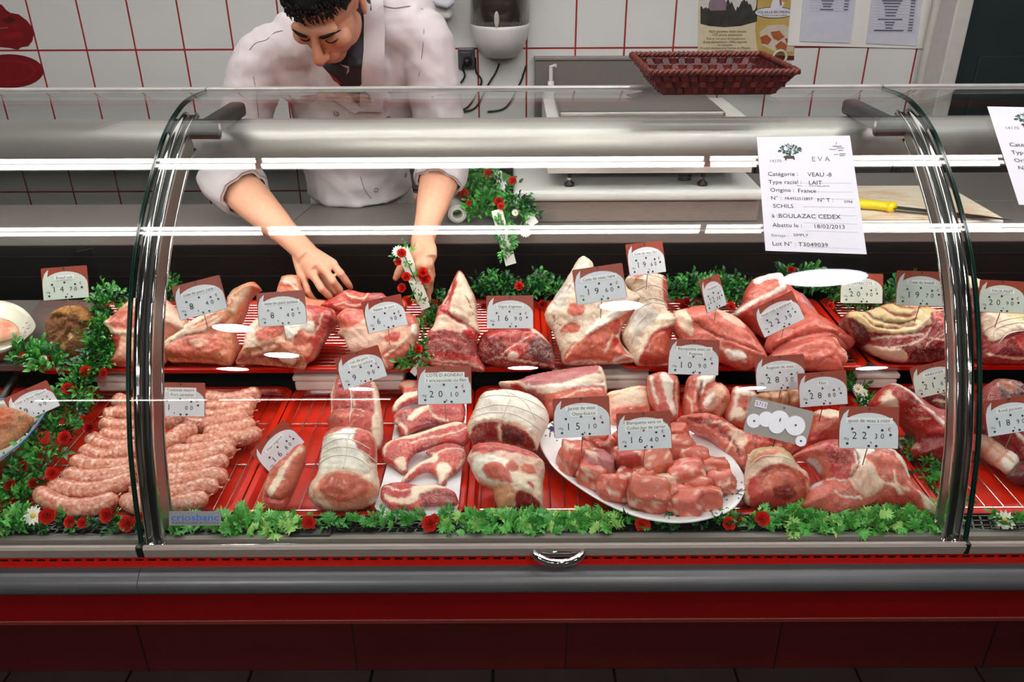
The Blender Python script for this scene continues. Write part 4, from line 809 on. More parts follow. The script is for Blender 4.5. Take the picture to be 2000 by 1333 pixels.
meat('veal_rib_piece', 'upright veal rib piece with white fat lines, rightmost of three behind the plate', 'b', [(108, 125), (170, 118), (252, 150), (262, 230), (232, 310), (192, 395), (130, 390), (60, 350), (55, 270), (88, 200)], ZL + .012, 58, .02, .028, .04, 'pink', [('white', [(120, 130), (240, 160), (240, 190), (110, 160)], .001, 0), ('L', 'white', [(130, 130), (110, 230), (80, 330)], 16), ('L', 'fat', [(200, 150), (190, 240), (150, 340)], 14), ('cream', [(90, 270), (150, 260), (170, 320), (110, 340)], .001, .1)], vein=.6)
meat('veal_trimmings', 'loose pink veal trimmings between the plate and the rolled roast', 'b', [(-260, 330), (-100, 300), (20, 330), (110, 390), (190, 420), (300, 410), (420, 440), (520, 480), (560, 510), (500, 570), (400, 560), (230, 600), (180, 700), (120, 640), (60, 560), (-40, 460), (-160, 400)], ZL, 30, .028, .03, .03, 'pink', [('red', [(-150, 350), (0, 360), (60, 420), (-40, 420)], .003), ('skin', [(60, 450), (140, 440), (180, 520), (120, 580), (80, 520)], .002, .2), ('red', [(220, 440), (340, 440), (440, 500), (330, 520), (240, 500)], .003), ('cream', [(320, 430), (400, 450), (460, 490), (400, 490)], .002, 0), ('L', 'fat', [(-100, 380), (40, 410), (140, 480)], 10), ('L', 'dred', [(-200, 350), (-60, 400), (60, 480), (140, 600)], 14, -.005), ('L', 'dred', [(190, 430), (230, 500), (220, 590)], 12, -.006), ('L', 'fat', [(60, 560), (100, 480), (180, 450)], 8)], lump=.007, lf=110, vein=.9)
meat('veal_kidney', 'brownish veal kidney, left of the pair behind the grey numbered tag', 'b', [(250, 178), (330, 150), (440, 145), (466, 190), (460, 240), (380, 260), (290, 240)], ZL + .03, 45, .024, .028, .03, 'kidney', [('L', 'brown', [(320, 160), (340, 200), (330, 250)], 7, -.004), ('L', 'brown', [(400, 150), (410, 200), (390, 250)], 7, -.004)], vein=.1)
meat('veal_kidney', 'brownish veal kidney, right of the pair behind the grey numbered tag', 'b', [(450, 160), (470, 130), (560, 128), (640, 150), (640, 220), (600, 260), (480, 250), (462, 200)], ZL + .03, 45, .024, .028, .03, 'kidney', [('L', 'brown', [(540, 140), (550, 190), (540, 240)], 7, -.004)], vein=.1)
meat('veal_fillet', 'pink veal fillet with white fat, right of the grey numbered tag', 'b', [(618, 350), (620, 290), (700, 265), (800, 280), (880, 320), (860, 440), (780, 470), (680, 490), (602, 495), (596, 420)], ZL + .012, 45, .03, .04, .05, 'pink', [('cream', [(625, 300), (700, 268), (800, 285), (790, 330), (700, 340)], .002, 0), ('rawpork', [(610, 360), (700, 350), (790, 350), (780, 420), (680, 440), (605, 430)], .001), ('muscle', [(600, 430), (690, 440), (720, 480), (602, 492)], -.002)], vein=.4)
meat('rolled_veal_roast', 'rolled veal roast tied with string, olive fat on top, brown-pink spiral face', 'b', [(172, 850), (182, 770), (192, 660), (210, 560), (270, 520), (400, 508), (470, 555), (530, 640), (590, 700), (604, 770), (602, 830), (560, 882), (440, 912), (300, 912), (205, 892)], ZL, 45, .036, .05, .06, 'fat',
     [('olive', [(215, 560), (280, 522), (400, 512), (470, 560), (520, 640), (420, 580), (280, 590), (210, 640)], .001, .2), ('orange', [(230, 580), (330, 540), (400, 560), (300, 600), (220, 630)], .001), ('muscle', [(190, 760), (220, 680), (310, 642), (440, 652), (560, 712), (600, 800), (550, 878), (430, 905), (300, 908), (200, 885)], -.001), ('rawpork', [(270, 750), (350, 690), (460, 720), (520, 790), (470, 850), (350, 850), (280, 810)], .004), ('dred', [(330, 800), (420, 780), (490, 830), (430, 870), (350, 860)], -.001), ('L', 'brown', [(250, 780), (310, 690), (450, 680), (550, 760), (540, 850)], 12, -.003), ('L', 'fat', [(200, 720), (280, 650), (420, 640), (560, 700), (596, 760)], 11, .002), ('tan', [(560, 740), (595, 770), (590, 830), (560, 860)], 0)],
     strings=[[(195, 660), (250, 600), (340, 590), (450, 610), (520, 660), (580, 700)], [(210, 610), (200, 560)], [(470, 560), (520, 630), (580, 700)]], vein=.4)
meat('veal_shoulder_boned', 'large boned veal shoulder with white sinew and bone tips, behind the front parsley', 'b', [(475, 590), (540, 540), (640, 488), (700, 470), (780, 468), (900, 520), (1000, 518), (1120, 528), (1200, 600), (1240, 700), (1300, 780), (1400, 880), (1445, 975), (1400, 990), (1300, 935), (1200, 905), (1050, 892), (900, 932), (740, 965), (640, 935), (540, 905), (560, 862), (620, 760), (690, 720), (640, 640), (560, 585)], ZL, 38, .034, .05, .05, 'pink',
     [('bluish', [(580, 600), (640, 620), (685, 720), (650, 780), (600, 820), (600, 700)], .001, .2), ('red', [(640, 500), (780, 475), (860, 530), (860, 640), (800, 760), (720, 740), (700, 620)], .003), ('veal', [(560, 860), (680, 760), (840, 780), (900, 860), (860, 930), (740, 958), (600, 915)], .002), ('skin', [(840, 660), (940, 640), (1000, 740), (1040, 800), (960, 860), (880, 840), (820, 760)], .003, .2), ('rawpork', [(960, 560), (1080, 540), (1140, 620), (1200, 760), (1140, 840), (1040, 780), (980, 680)], .001), ('white', [(1090, 540), (1160, 570), (1240, 660), (1220, 740), (1180, 680), (1120, 600)], .004, 0), ('white', [(860, 560), (960, 520), (1000, 560), (930, 600), (900, 680), (860, 660)], .003, 0), ('muscle', [(1050, 580), (1100, 560), (1120, 610), (1060, 620)], -.002), ('L', 'cream', [(940, 680), (1000, 770), (1100, 790), (1180, 860)], 12, .002), ('L', 'fat', [(1100, 700), (1120, 780), (1200, 820)], 9), ('muscle', [(1010, 890), (1080, 850), (1200, 850), (1300, 930), (1180, 900)], -.003), ('cream', [(1260, 830), (1330, 850), (1420, 940), (1430, 980), (1360, 950)], .002, .1), ('L', 'white', [(730, 830), (780, 860), (900, 870)], 7), ('L', 'fat', [(700, 740), (820, 760), (870, 680)], 8), ('L', 'dred', [(860, 540), (880, 640), (830, 740)], 8, -.003)], h=.0029, vein=.7)
meat('beef_topside', 'tall block of red beef with a fat seam, under the angled crinkled tag', 'b', [(1036, 230), (1090, 130), (1140, 98), (1200, 118), (1300, 180), (1400, 250), (1562, 290), (1565, 420), (1555, 602), (1360, 604), (1290, 585), (1275, 530), (1312, 470), (1300, 430), (1200, 340), (1100, 270)], ZL, 52, .04, .05, .10, 'red',
     [('red', [(1090, 135), (1150, 105), (1400, 255), (1560, 300), (1560, 430), (1300, 440), (1190, 340), (1100, 260)], .004, .9), ('dred', [(1290, 450), (1560, 440), (1555, 600), (1360, 602), (1290, 580)], -.003, .4), ('cream', [(1040, 240), (1090, 150), (1110, 200), (1140, 260), (1100, 275)], .002, .1), ('skin', [(1190, 350), (1260, 400), (1310, 470), (1280, 530), (1230, 470)], .003, .1), ('L', 'white', [(1140, 105), (1230, 190), (1340, 310), (1470, 425)], 17, .003), ('L', 'fat', [(1220, 270), (1270, 290)], 6), ('L', 'fat', [(1260, 340), (1320, 340)], 6), ('L', 'dred', [(1150, 200), (1300, 260), (1450, 330)], 9, -.002)], vein=.8)
meat('beef_chunk', 'dark beef piece behind the beef block, under the angled tag', 'b', [(1250, 130), (1330, 110), (1560, 180), (1600, 260), (1580, 330), (1450, 300), (1330, 220)], ZL + .045, 45, .02, .03, .03, 'ddred', [('L', 'fat', [(1380, 220), (1450, 230), (1540, 260)], 8), ('dred', [(1300, 130), (1420, 160), (1400, 210), (1320, 180)], .002)], vein=.8)
meat('beef_round', 'dark beef round at the right edge with a strip of fat on its front', 'b', [(1722, 190), (1800, 82), (1860, 68), (1960, 90), (2040, 180), (2100, 300), (2140, 560), (2060, 620), (1980, 620), (1900, 540), (1790, 440), (1730, 390)], ZL + .02, 48, .036, .05, .09, 'dred', [('ddred', [(1800, 90), (1880, 75), (1960, 140), (1900, 240), (1800, 220)], 0, .5), ('brown', [(1810, 100), (1870, 90), (1900, 150), (1840, 170)], 0, .2), ('L', 'white', [(1880, 420), (1920, 470), (2000, 540)], 11, .002), ('L', 'fat', [(1760, 240), (1850, 260), (1960, 260)], 8)], vein=.8)
meat('bard_roll', 'white fat bard roll around dark beef, leaning on the right chrome frame', 'b', [(1690, 420), (1720, 398), (1790, 430), (1900, 505), (1988, 580), (1965, 645), (1892, 698), (1800, 610), (1710, 515)], ZL, 32, .022, .028, .04, 'skin', [('cream', [(1712, 420), (1790, 440), (1980, 585), (1930, 610), (1800, 500)], .002, 0), ('white', [(1850, 570), (1960, 590), (1900, 690), (1830, 630)], .001, 0), ('L', 'pork', [(1790, 440), (1770, 500), (1750, 550)], 12, -.002), ('L', 'pork', [(1880, 500), (1850, 570), (1810, 615)], 12, -.002), ('L', 'tan', [(1720, 480), (1800, 560), (1890, 640)], 9)], vein=.3)
meat('beef_steak', 'dark red beef cut wedged right of the fat bard roll', 'b', [(1890, 700), (1985, 590), (2020, 560), (2120, 620), (2120, 760), (1980, 760), (1930, 740)], ZL, 36, .02, .03, .03, 'ddred', [('dred', [(1960, 640), (2080, 640), (2080, 720), (1980, 720)], .002)], vein=.4)
# ------------------------------------------------------------------ oval plate with veal chunks
ZP = ZL + .022
rim = [PZ(*p, ZP) for p in fr('8', [(540, 595), (556, 505), (640, 435), (790, 385), (980, 368), (1200, 380), (1440, 452), (1600, 503), (1755, 590), (1870, 700), (1940, 815), (1950, 900), (1885, 1020), (1750, 1090), (1550, 1131), (1350, 1122), (1150, 1072), (950, 980), (750, 850), (620, 735)])]
rim = catmull(rim, 4, True)
rim = resample(rim, 80, True)
pc = sum(rim, Vector()) / len(rim)
def ring(s, dz): return [Vector((pc.x + (p.x - pc.x) * s, pc.y + (p.y - pc.y) * s, ZP + dz)) for p in rim]
rings = [ring(.5, -.0215), ring(.74, -.0215), ring(.80, -.017), ring(.97, -.003), ring(1.0, .0), ring(1.0, .003), ring(.975, .0025), ring(.93, .0005), ring(.81, -.0095), ring(.74, -.0155), ring(.4, -.0165)]
V = [p for r in rings for p in r]; nr = 80
F_ = [(k * nr + i, k * nr + (i + 1) % nr, (k + 1) * nr + (i + 1) % nr, (k + 1) * nr + i) for k in range(len(rings) - 1) for i in range(nr)] + [tuple(range(nr - 1, -1, -1)), tuple(range((len(rings) - 1) * nr, len(rings) * nr))]
pt = thing('oval_plate', 'large white oval serving plate with blue flowers on the rim', 'plate', (pc.x, pc.y, ZL))
obj('plate_body', (V, F_), mat('white_porcelain', 0xf1f0f4, .12, nz=.02, coat=.3), pt, smooth=True)
M_BLUE = mat('blue_glaze', 0x2c3270, .3); M_LBR = mat('ochre_glaze', 0xb9a070, .3); M_OLV = mat('grey_green_glaze', 0x77806a, .3)
def onrim(px, py):
    for dz in (.002, -.003):
        p = PZ(px, py, ZP + dz)
    return PZ(px, py, ZP - .0012)
def rimz(p):
    # height of the sloping rim at p, by ratio of distance to the rim in that direction
    d = Vector((p.x - pc.x, p.y - pc.y)); L0 = min(rim, key=lambda q: -(((q.x - pc.x) * d.x + (q.y - pc.y) * d.y) / (Vector((q.x - pc.x, q.y - pc.y)).length)))
    s = d.length / Vector((L0.x - pc.x, L0.y - pc.y)).length
    return ZP + (.0005 + (.002) * (s - .93) / .045 if s > .93 else -.0095 + .01 * (s - .81) / .12) + .0008
def decal(px, py, r, m, nm):
    p = PZ(px, py, ZP - .001); z = rimz(p)
    return Vector((p.x, p.y, z)), r
for (px, py, s) in ((1080, 840, 1), (1434, 962, 1)):
    pet = []
    p0 = PZ(px, py, ZP - .001)
    for k in range(6):
        a = k * PI / 3; q = p0 + Vector((math.cos(a), math.sin(a), 0)) * .0058; q.z = rimz(q)
        pet.append(disc(q.x, q.y, .0042, 8, q.z))
    q = p0.copy(); q.z = rimz(q) + .0002; pet.append(disc(q.x, q.y, .005, 8, q.z))
    obj('painted_flower', join(*pet), M_BLUE, pt)
    lf_ = []
    for k in range(7):
        a = random.Random(k + px).uniform(0, 2 * PI); rr_ = .014 + .003 * k; q0 = p0 + Vector((math.cos(a) * .009, math.sin(a) * .009, 0)); q1 = p0 + Vector((math.cos(a + .4) * rr_, math.sin(a + .4) * rr_, 0))
        q0.z = rimz(q0); q1.z = rimz(q1); lf_.append(tube([q0, q0.lerp(q1, .5), q1], [.0006, .0014, .0003], 4))
    obj('painted_sprig', join(*lf_), M_OLV if s else M_LBR, pt)
    dots = []
    for (dx, dy) in ((-14, 14), (14, -16), (-20, -8), (8, 16)):
        q = PZ(px + dx, py + dy, ZP - .001); q.z = rimz(q); dots.append(disc(q.x, q.y, .002, 7, q.z))
    obj('painted_dot', join(*dots), M_BLUE, pt)
def chunk(nm, lab, px, py, wpx, hpx, z, seed, col, rot=0, group=None, flat=.8):
    rnd = random.Random(seed)
    p = PZ(px, py, z)
    w = wpx * .00092 / 2; hh = hpx * .00092 / 2
    bm = bmesh.new(); bmesh.ops.create_cube(bm, size=2)
    bmesh.ops.subdivide_edges(bm, edges=bm.edges[:], cuts=7, use_grid_fill=True)
    M3 = Matrix.Rotation(rot, 3, 'Z') @ Matrix.Rotation(rnd.uniform(-.5, .5), 3, 'X') @ Matrix.Rotation(rnd.uniform(-.4, .4), 3, 'Y')
    off = Vector((rnd.uniform(0, 50), rnd.uniform(0, 50), 0))
    cols = []
    for v in bm.verts:
        c = v.co.copy(); n = c.normalized()
        c = c * .42 + n * .72
        k = 1 + .20 * noise.noise(n * 1.6 + off) + .10 * noise.noise(n * 4 + off)
        v.co = M3 @ Vector((c.x * w * k, c.y * w * .82 * k, c.z * hh * 1.05 * k))
        t = noise.noise(n * 2.2 + off * 1.3)
        b_ = CC[col]
        cols.append(b_ * (1 + .1 * t) if t < .33 else b_ * .35 + CC['cream'] * .65)
    mz = min(v.co.z for v in bm.verts)
    V = [v.co + Vector((p.x, p.y, p.z)) for v in bm.verts]; bm.verts.index_update()
    F_ = [tuple(q.index for q in f.verts) for f in bm.faces]; bm.free()
    o = obj(nm, (V, F_), M_MEAT, smooth=True, loc=(p.x, p.y, p.z + mz)); props(o, lab, 'meat', group)
    ca = o.data.color_attributes.new('Col', 'FLOAT_COLOR', 'POINT')
    buf = np.ones((len(V), 4), np.float32); buf[:, :3] = np.array(cols); buf[:, 3] = .3; ca.data.foreach_set('color', buf.ravel())
CH = [  # in crop 8 pixels: x, y, w, h, height, colour
    (760, 690, 240, 230, .010, 'veal'), (900, 570, 200, 140, .022, 'muscle'), (985, 590, 150, 150, .020, 'pink'), (940, 740, 250, 190, .012, 'purple'), (870, 800, 210, 170, .006, 'pink'),
    (1180, 690, 260, 170, .026, 'muscle'), (1330, 720, 230, 170, .026, 'rawpork'), (1500, 620, 200, 170, .026, 'veal'), (1480, 520, 170, 140, .024, 'pink'), (1600, 690, 200, 160, .018, 'pink'),
    (1540, 800, 240, 170, .016, 'veal'), (1740, 760, 190, 150, .010, 'pink'), (1780, 850, 190, 150, .006, 'veal'), (1130, 830, 160, 120, .012, 'muscle'), (1250, 820, 170, 110, .016, 'rawpork'),
    (1050, 890, 220, 180, .004, 'veal'), (1290, 930, 270, 240, .008, 'rawpork'), (1400, 850, 150, 100, .014, 'skin'), (1550, 990, 220, 190, .002, 'veal'), (1680, 960, 200, 160, .002, 'veal'), (1450, 960, 150, 150, .004, 'rawpork'), (1620, 870, 180, 120, .012, 'rawpork'), (1120, 560, 180, 130, .020, 'pink'), (1300, 600, 220, 150, .020, 'muscle')]
chl = ['at the left edge of the pile, with a pale bone rim', 'right under the left tag on the oval plate', 'between the two tags on the oval plate', 'shiny purplish one left of the pile centre on the oval plate', 'at the lower left edge of the pile on the oval plate', 'just under the left corner of the right plate tag', 'just under the middle of the right plate tag', 'on the right slope of the pile, right of the plate tag', 'at the back of the pile, right of the plate tag', 'near the plate\'s right rim, upper of the stack', 'ridged one in the right middle of the pile', 'square one near the plate\'s right rim', 'squared one at the plate\'s right end by the blue flower', 'small dark one in the middle of the pile', 'pale one behind the big front cube', 'flat one at the front left of the pile, left of the big cube', 'big cube with a fat patch at the plate\'s front', 'pale fatty one behind the front right pieces', 'smooth rounded one at the plate\'s front right rim', 'wedge between the smooth front piece and the blue flower', 'narrow one between the big cube and the smooth front piece', 'one in front of the ridged piece', 'one hidden behind between the tags', 'one hidden behind the right plate tag']
for i, (u, v, w, h_, dz, c) in enumerate(CH):
    (px, py), = fr('8', [(u, v)])
    if i < len(CH):
        chunk('veal_chunk', 'veal chunk, ' + chl[i].replace('on the oval plate', 'on the plate'), px + (1180 - px) * .0 + (10 if px < 1160 else 0), py, w / 3.507 * .93, h_ / 3.507 * .95, ZP + dz + .006, 40 + i, c, random.Random(i).uniform(-.6, .6))
# ------------------------------------------------------------------ sausages
def saus_mat():
    m = bpy.data.materials.new('fresh_sausage'); m.use_nodes = True; nt = m.node_tree; N = nt.nodes; L = nt.links; b = N['Principled BSDF']
    tc = N.new('ShaderNodeTexCoord')
    n1 = N.new('ShaderNodeTexNoise'); n1.inputs['Scale'].default_value = 130; n1.inputs['Detail'].default_value = 5; n1.inputs['Roughness'].default_value = .65
    L.new(tc.outputs['Object'], n1.inputs['Vector'])
    cr = N.new('ShaderNodeValToRGB'); e = cr.color_ramp.elements
    e[0].position = .34; e[0].color = lin(0xa85440); e[1].position = .68; e[1].color = lin(0xe8c8b4)
    x = cr.color_ramp.elements.new(.5); x.color = lin(0xcf866e)
    L.new(n1.outputs['Fac'], cr.inputs['Fac']); L.new(cr.outputs['Color'], b.inputs['Base Color'])
    bp = N.new('ShaderNodeBump'); bp.inputs['Strength'].default_value = .18; bp.inputs['Distance'].default_value = .002
    L.new(n1.outputs['Fac'], bp.inputs['Height']); L.new(bp.outputs['Normal'], b.inputs['Normal'])
    b.inputs['Roughness'].default_value = .34; b.inputs['Coat Weight'].default_value = .3; b.inputs['Coat Roughness'].default_value = .2
    b.inputs['Subsurface Weight'].default_value = .1; b.inputs['Subsurface Scale'].default_value = .004
    return m
M_SAUS = saus_mat()
def sausage(lab, pts, r=.0148, lift=0.0, k='4', seed=0):
    rnd = random.Random(seed)
    r *= 1.14
    P = [PZ(x, y, ZL + r + lift) for x, y in fr(k, pts)]
    P = resample(catmull(P, 6), 26)
    n = len(P); R = []
    for i in range(n):
        t = i / (n - 1); s = min(t, 1 - t) * (n - 1)
        e = math.sqrt(max(0, 1 - (1 - min(s / 3.2, 1)) ** 2)) if s < 3.2 else 1
        R.append(max(.0025, r * e * (1 + .045 * math.sin(i * 1.9 + seed) + rnd.uniform(-.02, .02))))
    o = obj('sausage', tube(P, R, 16), M_SAUS, smooth=True, loc=(P[n // 2].x, P[n // 2].y, ZL + lift)); props(o, lab, 'sausage', None)
    for a, b_ in ((P[0], P[1]), (P[-1], P[-2])):
        d = (a - b_).normalized()
        obj('casing_end', tube([a - d * .001, a + d * .004, a + d * .008 + Vector((0, 0, .001))], [.0024, .0014, .0019], 7), M_SAUS, o, smooth=True)
SL = [[(262, 840), (330, 900), (450, 950), (600, 955), (720, 925), (805, 875)], [(345, 795), (480, 835), (640, 840), (790, 805), (940, 745)], [(440, 722), (560, 755), (740, 742), (940, 705)], [(500, 628), (600, 668), (780, 672), (950, 655)], [(565, 560), (650, 600), (790, 615), (940, 600)], [(620, 470), (690, 525), (800, 545), (950, 530)], [(700, 450), (800, 475), (950, 468)], [(700, 375), (800, 402), (940, 400)], [(705, 330), (800, 312), (930, 320)], [(795, 212), (860, 240), (960, 262)]]
ordn = ['nearest the front edge', 'second from the front', 'third from the front', 'fourth from the front', 'fifth from the front', 'sixth from the front', 'seventh from the front', 'eighth from the front', 'ninth from the front', 'at the very back']
for i, p in enumerate(SL):
    sausage('fresh pork sausage in the left stack, ' + ordn[i], p, .0152 if i < 3 else .0145, .0 if i % 2 == 0 else .003, seed=i)
sausage('browner fresh sausage end lying on top of the left stack', [(770, 590), (840, 580), (960, 555)], .0145, .016, seed=31)
SR = [[(845, 890), (960, 945), (1180, 940), (1320, 915), (1430, 875)], [(905, 825), (1040, 870), (1260, 850), (1400, 810), (1500, 815)], [(1010, 770), (1160, 780), (1330, 760), (1460, 738), (1550, 760)], [(1010, 700), (1160, 705), (1320, 695), (1460, 660), (1570, 620)], [(1060, 630), (1180, 640), (1340, 620), (1480, 580), (1620, 560)], [(1140, 572), (1300, 575), (1450, 550), (1620, 520)], [(1250, 520), (1400, 505), (1560, 478), (1680, 475), (1790, 428)], [(1390, 455), (1560, 425), (1650, 405), (1750, 372)], [(1240, 365), (1390, 392), (1540, 360), (1710, 335)], [(1340, 330), (1500, 335), (1640, 300), (1740, 290)], [(1400, 268), (1560, 275), (1650, 258), (1760, 232)], [(1400, 198), (1560, 220), (1700, 190), (1790, 162)]]
ordr = ['nearest the front edge', 'second from the front', 'third from the front', 'fourth from the front', 'fifth from the front', 'sixth from the front', 'seventh from the front', 'eighth from the front', 'ninth from the front', 'tenth from the front', 'second from the back', 'at the very back']
for i, p in enumerate(SR):
    sausage('fresh pork sausage in the right stack, ' + ordr[i], p, .0148, .0 if i % 2 == 0 else .004, seed=50 + i)
sausage('browner fresh sausage lying slanted on the right stack beside the chrome frame', [(1110, 530), (1190, 485), (1280, 425), (1345, 395)], .0155, .018, seed=77)
sausage('short fresh sausage under the sausage price tag', [(1080, 360), (1180, 365), (1280, 338)], .0145, .012, seed=78)
# ================================================================== price tags
TXT = {}
def textmesh(s, size, mtl, align='CENTER', name='lettering', font_shear=0.0, spacing=1.0):
    key = (s, size, mtl.name, align, spacing)
    if key in TXT: return TXT[key]
    cu = bpy.data.curves.new(name, 'FONT'); cu.body = s; cu.size = size; cu.align_x = align; cu.align_y = 'CENTER'
    cu.resolution_u = 2; cu.space_character = spacing
    o = bpy.data.objects.new(name, cu); COL.objects.link(o)
    bpy.context.view_layer.update()
    me = bpy.data.meshes.new_from_object(o.evaluated_get(bpy.context.evaluated_depsgraph_get()))
    bpy.data.objects.remove(o); bpy.data.curves.remove(cu)
    me.name = name; me.materials.clear(); me.materials.append(mtl)
    TXT[key] = me
    return me
def mwidth(me):
    xs = [v.co.x for v in me.vertices]
    return (min(xs), max(xs)) if xs else (0, 0)
M_TCARD = mat('brown_red_card', 0x9a3e2c, .4, nz=.04)
M_TBUB = mat('pale_grey_card', 0xdcdee6, .35, nz=.02)
M_TBUB2 = mat('greenish_grey_card', 0xd4dcd2, .35, nz=.02)
M_TBACK = mat('grey_card_back', 0x8d8883, .4, nz=.04)
M_REDINK = mat('red_ink', 0xb02a30, .6)
TW, TH = .100, .070
def rrect(w, h, r, n=4):
    out = []
    for cx, cy, a0 in ((w / 2 - r, h / 2 - r, 0), (-w / 2 + r, h / 2 - r, 90), (-w / 2 + r, -h / 2 + r, 180), (w / 2 - r, -h / 2 + r, 270)):
        for k in range(n): a = math.radians(a0 + 90 * k / (n - 1)); out.append((cx + r * math.cos(a), cy + r * math.sin(a)))
    return out
def bubble():
    p = [(-TW / 2 + .001, -TH / 2 + .0005), (TW / 2 - .001, -TH / 2 + .0005)]
    p += [(TW / 2 - .001, 0)]
    for k in range(1, 12):
        a = math.radians(8 + k * 13.2); p.append(((TW / 2 - .001) * math.cos(a) * .98, .002 + .0235 * math.sin(a) ** .75))
    p += [(-.0415, .012), (-.036, .019), (-.0345, .0305), (-.042, .024), (-.0465, .014), (-.0485, .004)]
    # order: keep as one outline
    out = [(-TW / 2 + .001, -TH / 2 + .0005), (TW / 2 - .001, -TH / 2 + .0005), (TW / 2 - .001, -.004)]
    for k in range(0, 11):
        a = math.radians(k * 14); out.append(((TW / 2 - .001) * math.cos(a), -.004 + .029 * math.sin(a)))
    out += [(-.037, .016), (-.034, .031), (-.043, .022), (-.0475, .010), (-.049, -.004)]
    return out
CARD = mdata('card', *plate_poly(rrect(TW, TH, .003), .0012, 0), M_TCARD)
BUB = {m.name: mdata('bubble', *plate_poly(bubble(), .0003, .0005), m) for m in (M_TBUB, M_TBUB2)}
holes = []
for hx, hy in ((-.028, -.002), (-.001, .001), (.022, -.004), (-.036, -.0265), (.036, -.0115), (.0, -.0305), (.0125, -.0305), (0, .0315)):
    holes.append(xf(lathe([(.0022, 0), (.0022, .0008), (.0015, .0008), (.0015, .0)], 10), Matrix.Translation((hx, hy, .0006)))); holes.append(disc(hx, hy, .0015, 8, .0009))
HOLES = mdata('peg_hole', *join(*holes), mat('dark_peg', 0x4a4648, .3, .4))
EURO = None
def tag(lab, cx, cy, wpx, rot, lines, big, small, yaw=0, tilt=25, bub=None, pin=.04, W_=None, dscale=.95, stripw=None, stripdy=0.0, sx=0.0):
    d = .1 * math.cos(math.radians(yaw)) * FPX / wpx * dscale
    c = PD(cx, cy, d)
    m = Matrix.Translation(c) @ Matrix.Rotation(math.radians(yaw), 4, 'Z') @ Matrix.Rotation(math.radians(90 - tilt), 4, 'X') @ Matrix.Rotation(math.radians(rot), 4, 'Z') @ Matrix.Scale(dscale, 4)
    t = thing('price_tag', lab, 'price tag', mw=m, group=None)
    inst('card', CARD, t); b = inst('bubble', BUB[(bub or M_TBUB).name], t); inst('peg_hole', HOLES, t)
    y = .012 + (.004 if len(lines) > 1 else 0) + stripdy
    for k, ln in enumerate(lines):
        me = textmesh(ln, .0085 if len(lines) > 1 or len(ln) > 12 else .0088, M_INK)
        a0, a1 = mwidth(me); w = a1 - a0; sc = min(1.0, .074 / w)
        ox = sx + (0.004 if k else 0)
        st = obj('label_strip', plate_poly([(ox - w * sc / 2 - .004, y - .0048), (ox + w * sc / 2 + .004, y - .0048), (ox + w * sc / 2 + .004, y + .0048), (ox - w * sc / 2 - .004, y + .0048)], .0003, .0010), mat('white_label', 0xf2f1f3, .6, nz=.02), t, world=False)
        inst('lettering', me, st, Matrix.Translation((ox - (a0 + a1) / 2 * sc, y - .0002, .0012)) @ Matrix.Scale(sc, 4))
        y -= .0098
    if len(lines) > 1: yb = -.0165
    else: yb = -.0135
    bx = -.024
    for ch in big:
        if ch == ' ': bx += .004; continue
        me = textmesh(ch, .0175, M_INK if ch != ',' else M_INK); inst('lettering', me, t, Matrix.Translation((bx - (.0055 if ch == ',' else 0), yb - (.0065 if ch == ',' else 0), .001))); bx += .0165 if ch != ',' else .0
    bx = .012
    for i, ch in enumerate(small):
        me = textmesh(ch, .0125, M_INK); inst('lettering', me, t, Matrix.Translation((bx, yb - .001, .001))); bx += .0105
    inst('lettering', textmesh('€', .0085, M_REDINK), t, Matrix.Translation((.034, -.003, .001)))
    inst('lettering', textmesh('1Kg', .0058, M_INK), t, Matrix.Translation((-.038, -.0185, .001)))
    if pin:
        p0 = m @ Vector((0, -TH / 2 + .004, -.0018)); obj('pin', tube([p0, p0 + Vector((0, .004, -pin))], .0009, 5), M_WIRE, t)
    return t
g2 = M_TBUB2
tag('price tag Boeuf cuit 14,70 above the brown terrine', 127, 553, 90, 4, ['Boeuf cuit'], '14,', '70', bub=g2)
tag('tilted price tag cote de porc 1ere 8,40', 390, 582, 97, 14, ['cote de porc 1ere'], ' 8,', '40')
tag('price tag cote de porc echine 8,40', 550, 603, 95, 4, ['cote de porc echine'], ' 8,', '40')
tag('turned price tag Palette de porc 6,90', 752, 613, 67, -5, ['Palette de porc'], ' 6,', '90', yaw=42, dscale=.9)
tag('price tag roti de porc filet ou echine 9,90 on the pork roast', 705, 718, 80, 4, ['roti de porc', 'filet ou echine'], ' 9,', '90', yaw=30, dscale=.88)
tag('price tag COTE D AGNEAU 20,10 over the lamb chops', 868, 753, 106, 1, ['COTE D AGNEAU', '1 ere;seconde ou filet'], '20,', '10', stripdy=.003)
tag('price tag Gigot d\'agneau 16,90 on the lamb leg joint', 996, 610, 92, 0, ["Gigot d'agneau"], '16,', '90')
tag('tilted price tag Cote de veau 1ere 19,60', 1171, 555, 99, 8, ['Cote de veau 1ere'], '19,', '60')
tag('price tag Cote de veau filet 19,60, the highest of all tags', 1262, 505, 77, -5, ['Cote de veau filet'], '19,', '60', yaw=30)
tag('narrow turned price tag Noix patissiere 22,30', 1393, 573, 51, -9, ['Noix patissiere'], '22,', '30', yaw=56)
tag('strongly tilted price tag Sous-noix a escalope 22,30', 1520, 614, 88, 25, ['Sous-noix à escalope'], '22,', '30')
tag('price tag Blanquette avec os Poitrine 10,90', 1355, 698, 99, -2, ['Blanquette avec os', 'Poitrine'], '10,', '90')
tag('price tag ENTRECOTE 20,90 in front of the dark green sprays', 1683, 564, 83, -1, ['ENTRECÔTE'], '20,', '90', bub=g2, pin=.05)
tag('price tag Cote de boeuf 19,70 above the beef rib joint', 1799, 564, 97, -2, ['Cote de boeuf'], '19,', '70', bub=g2)
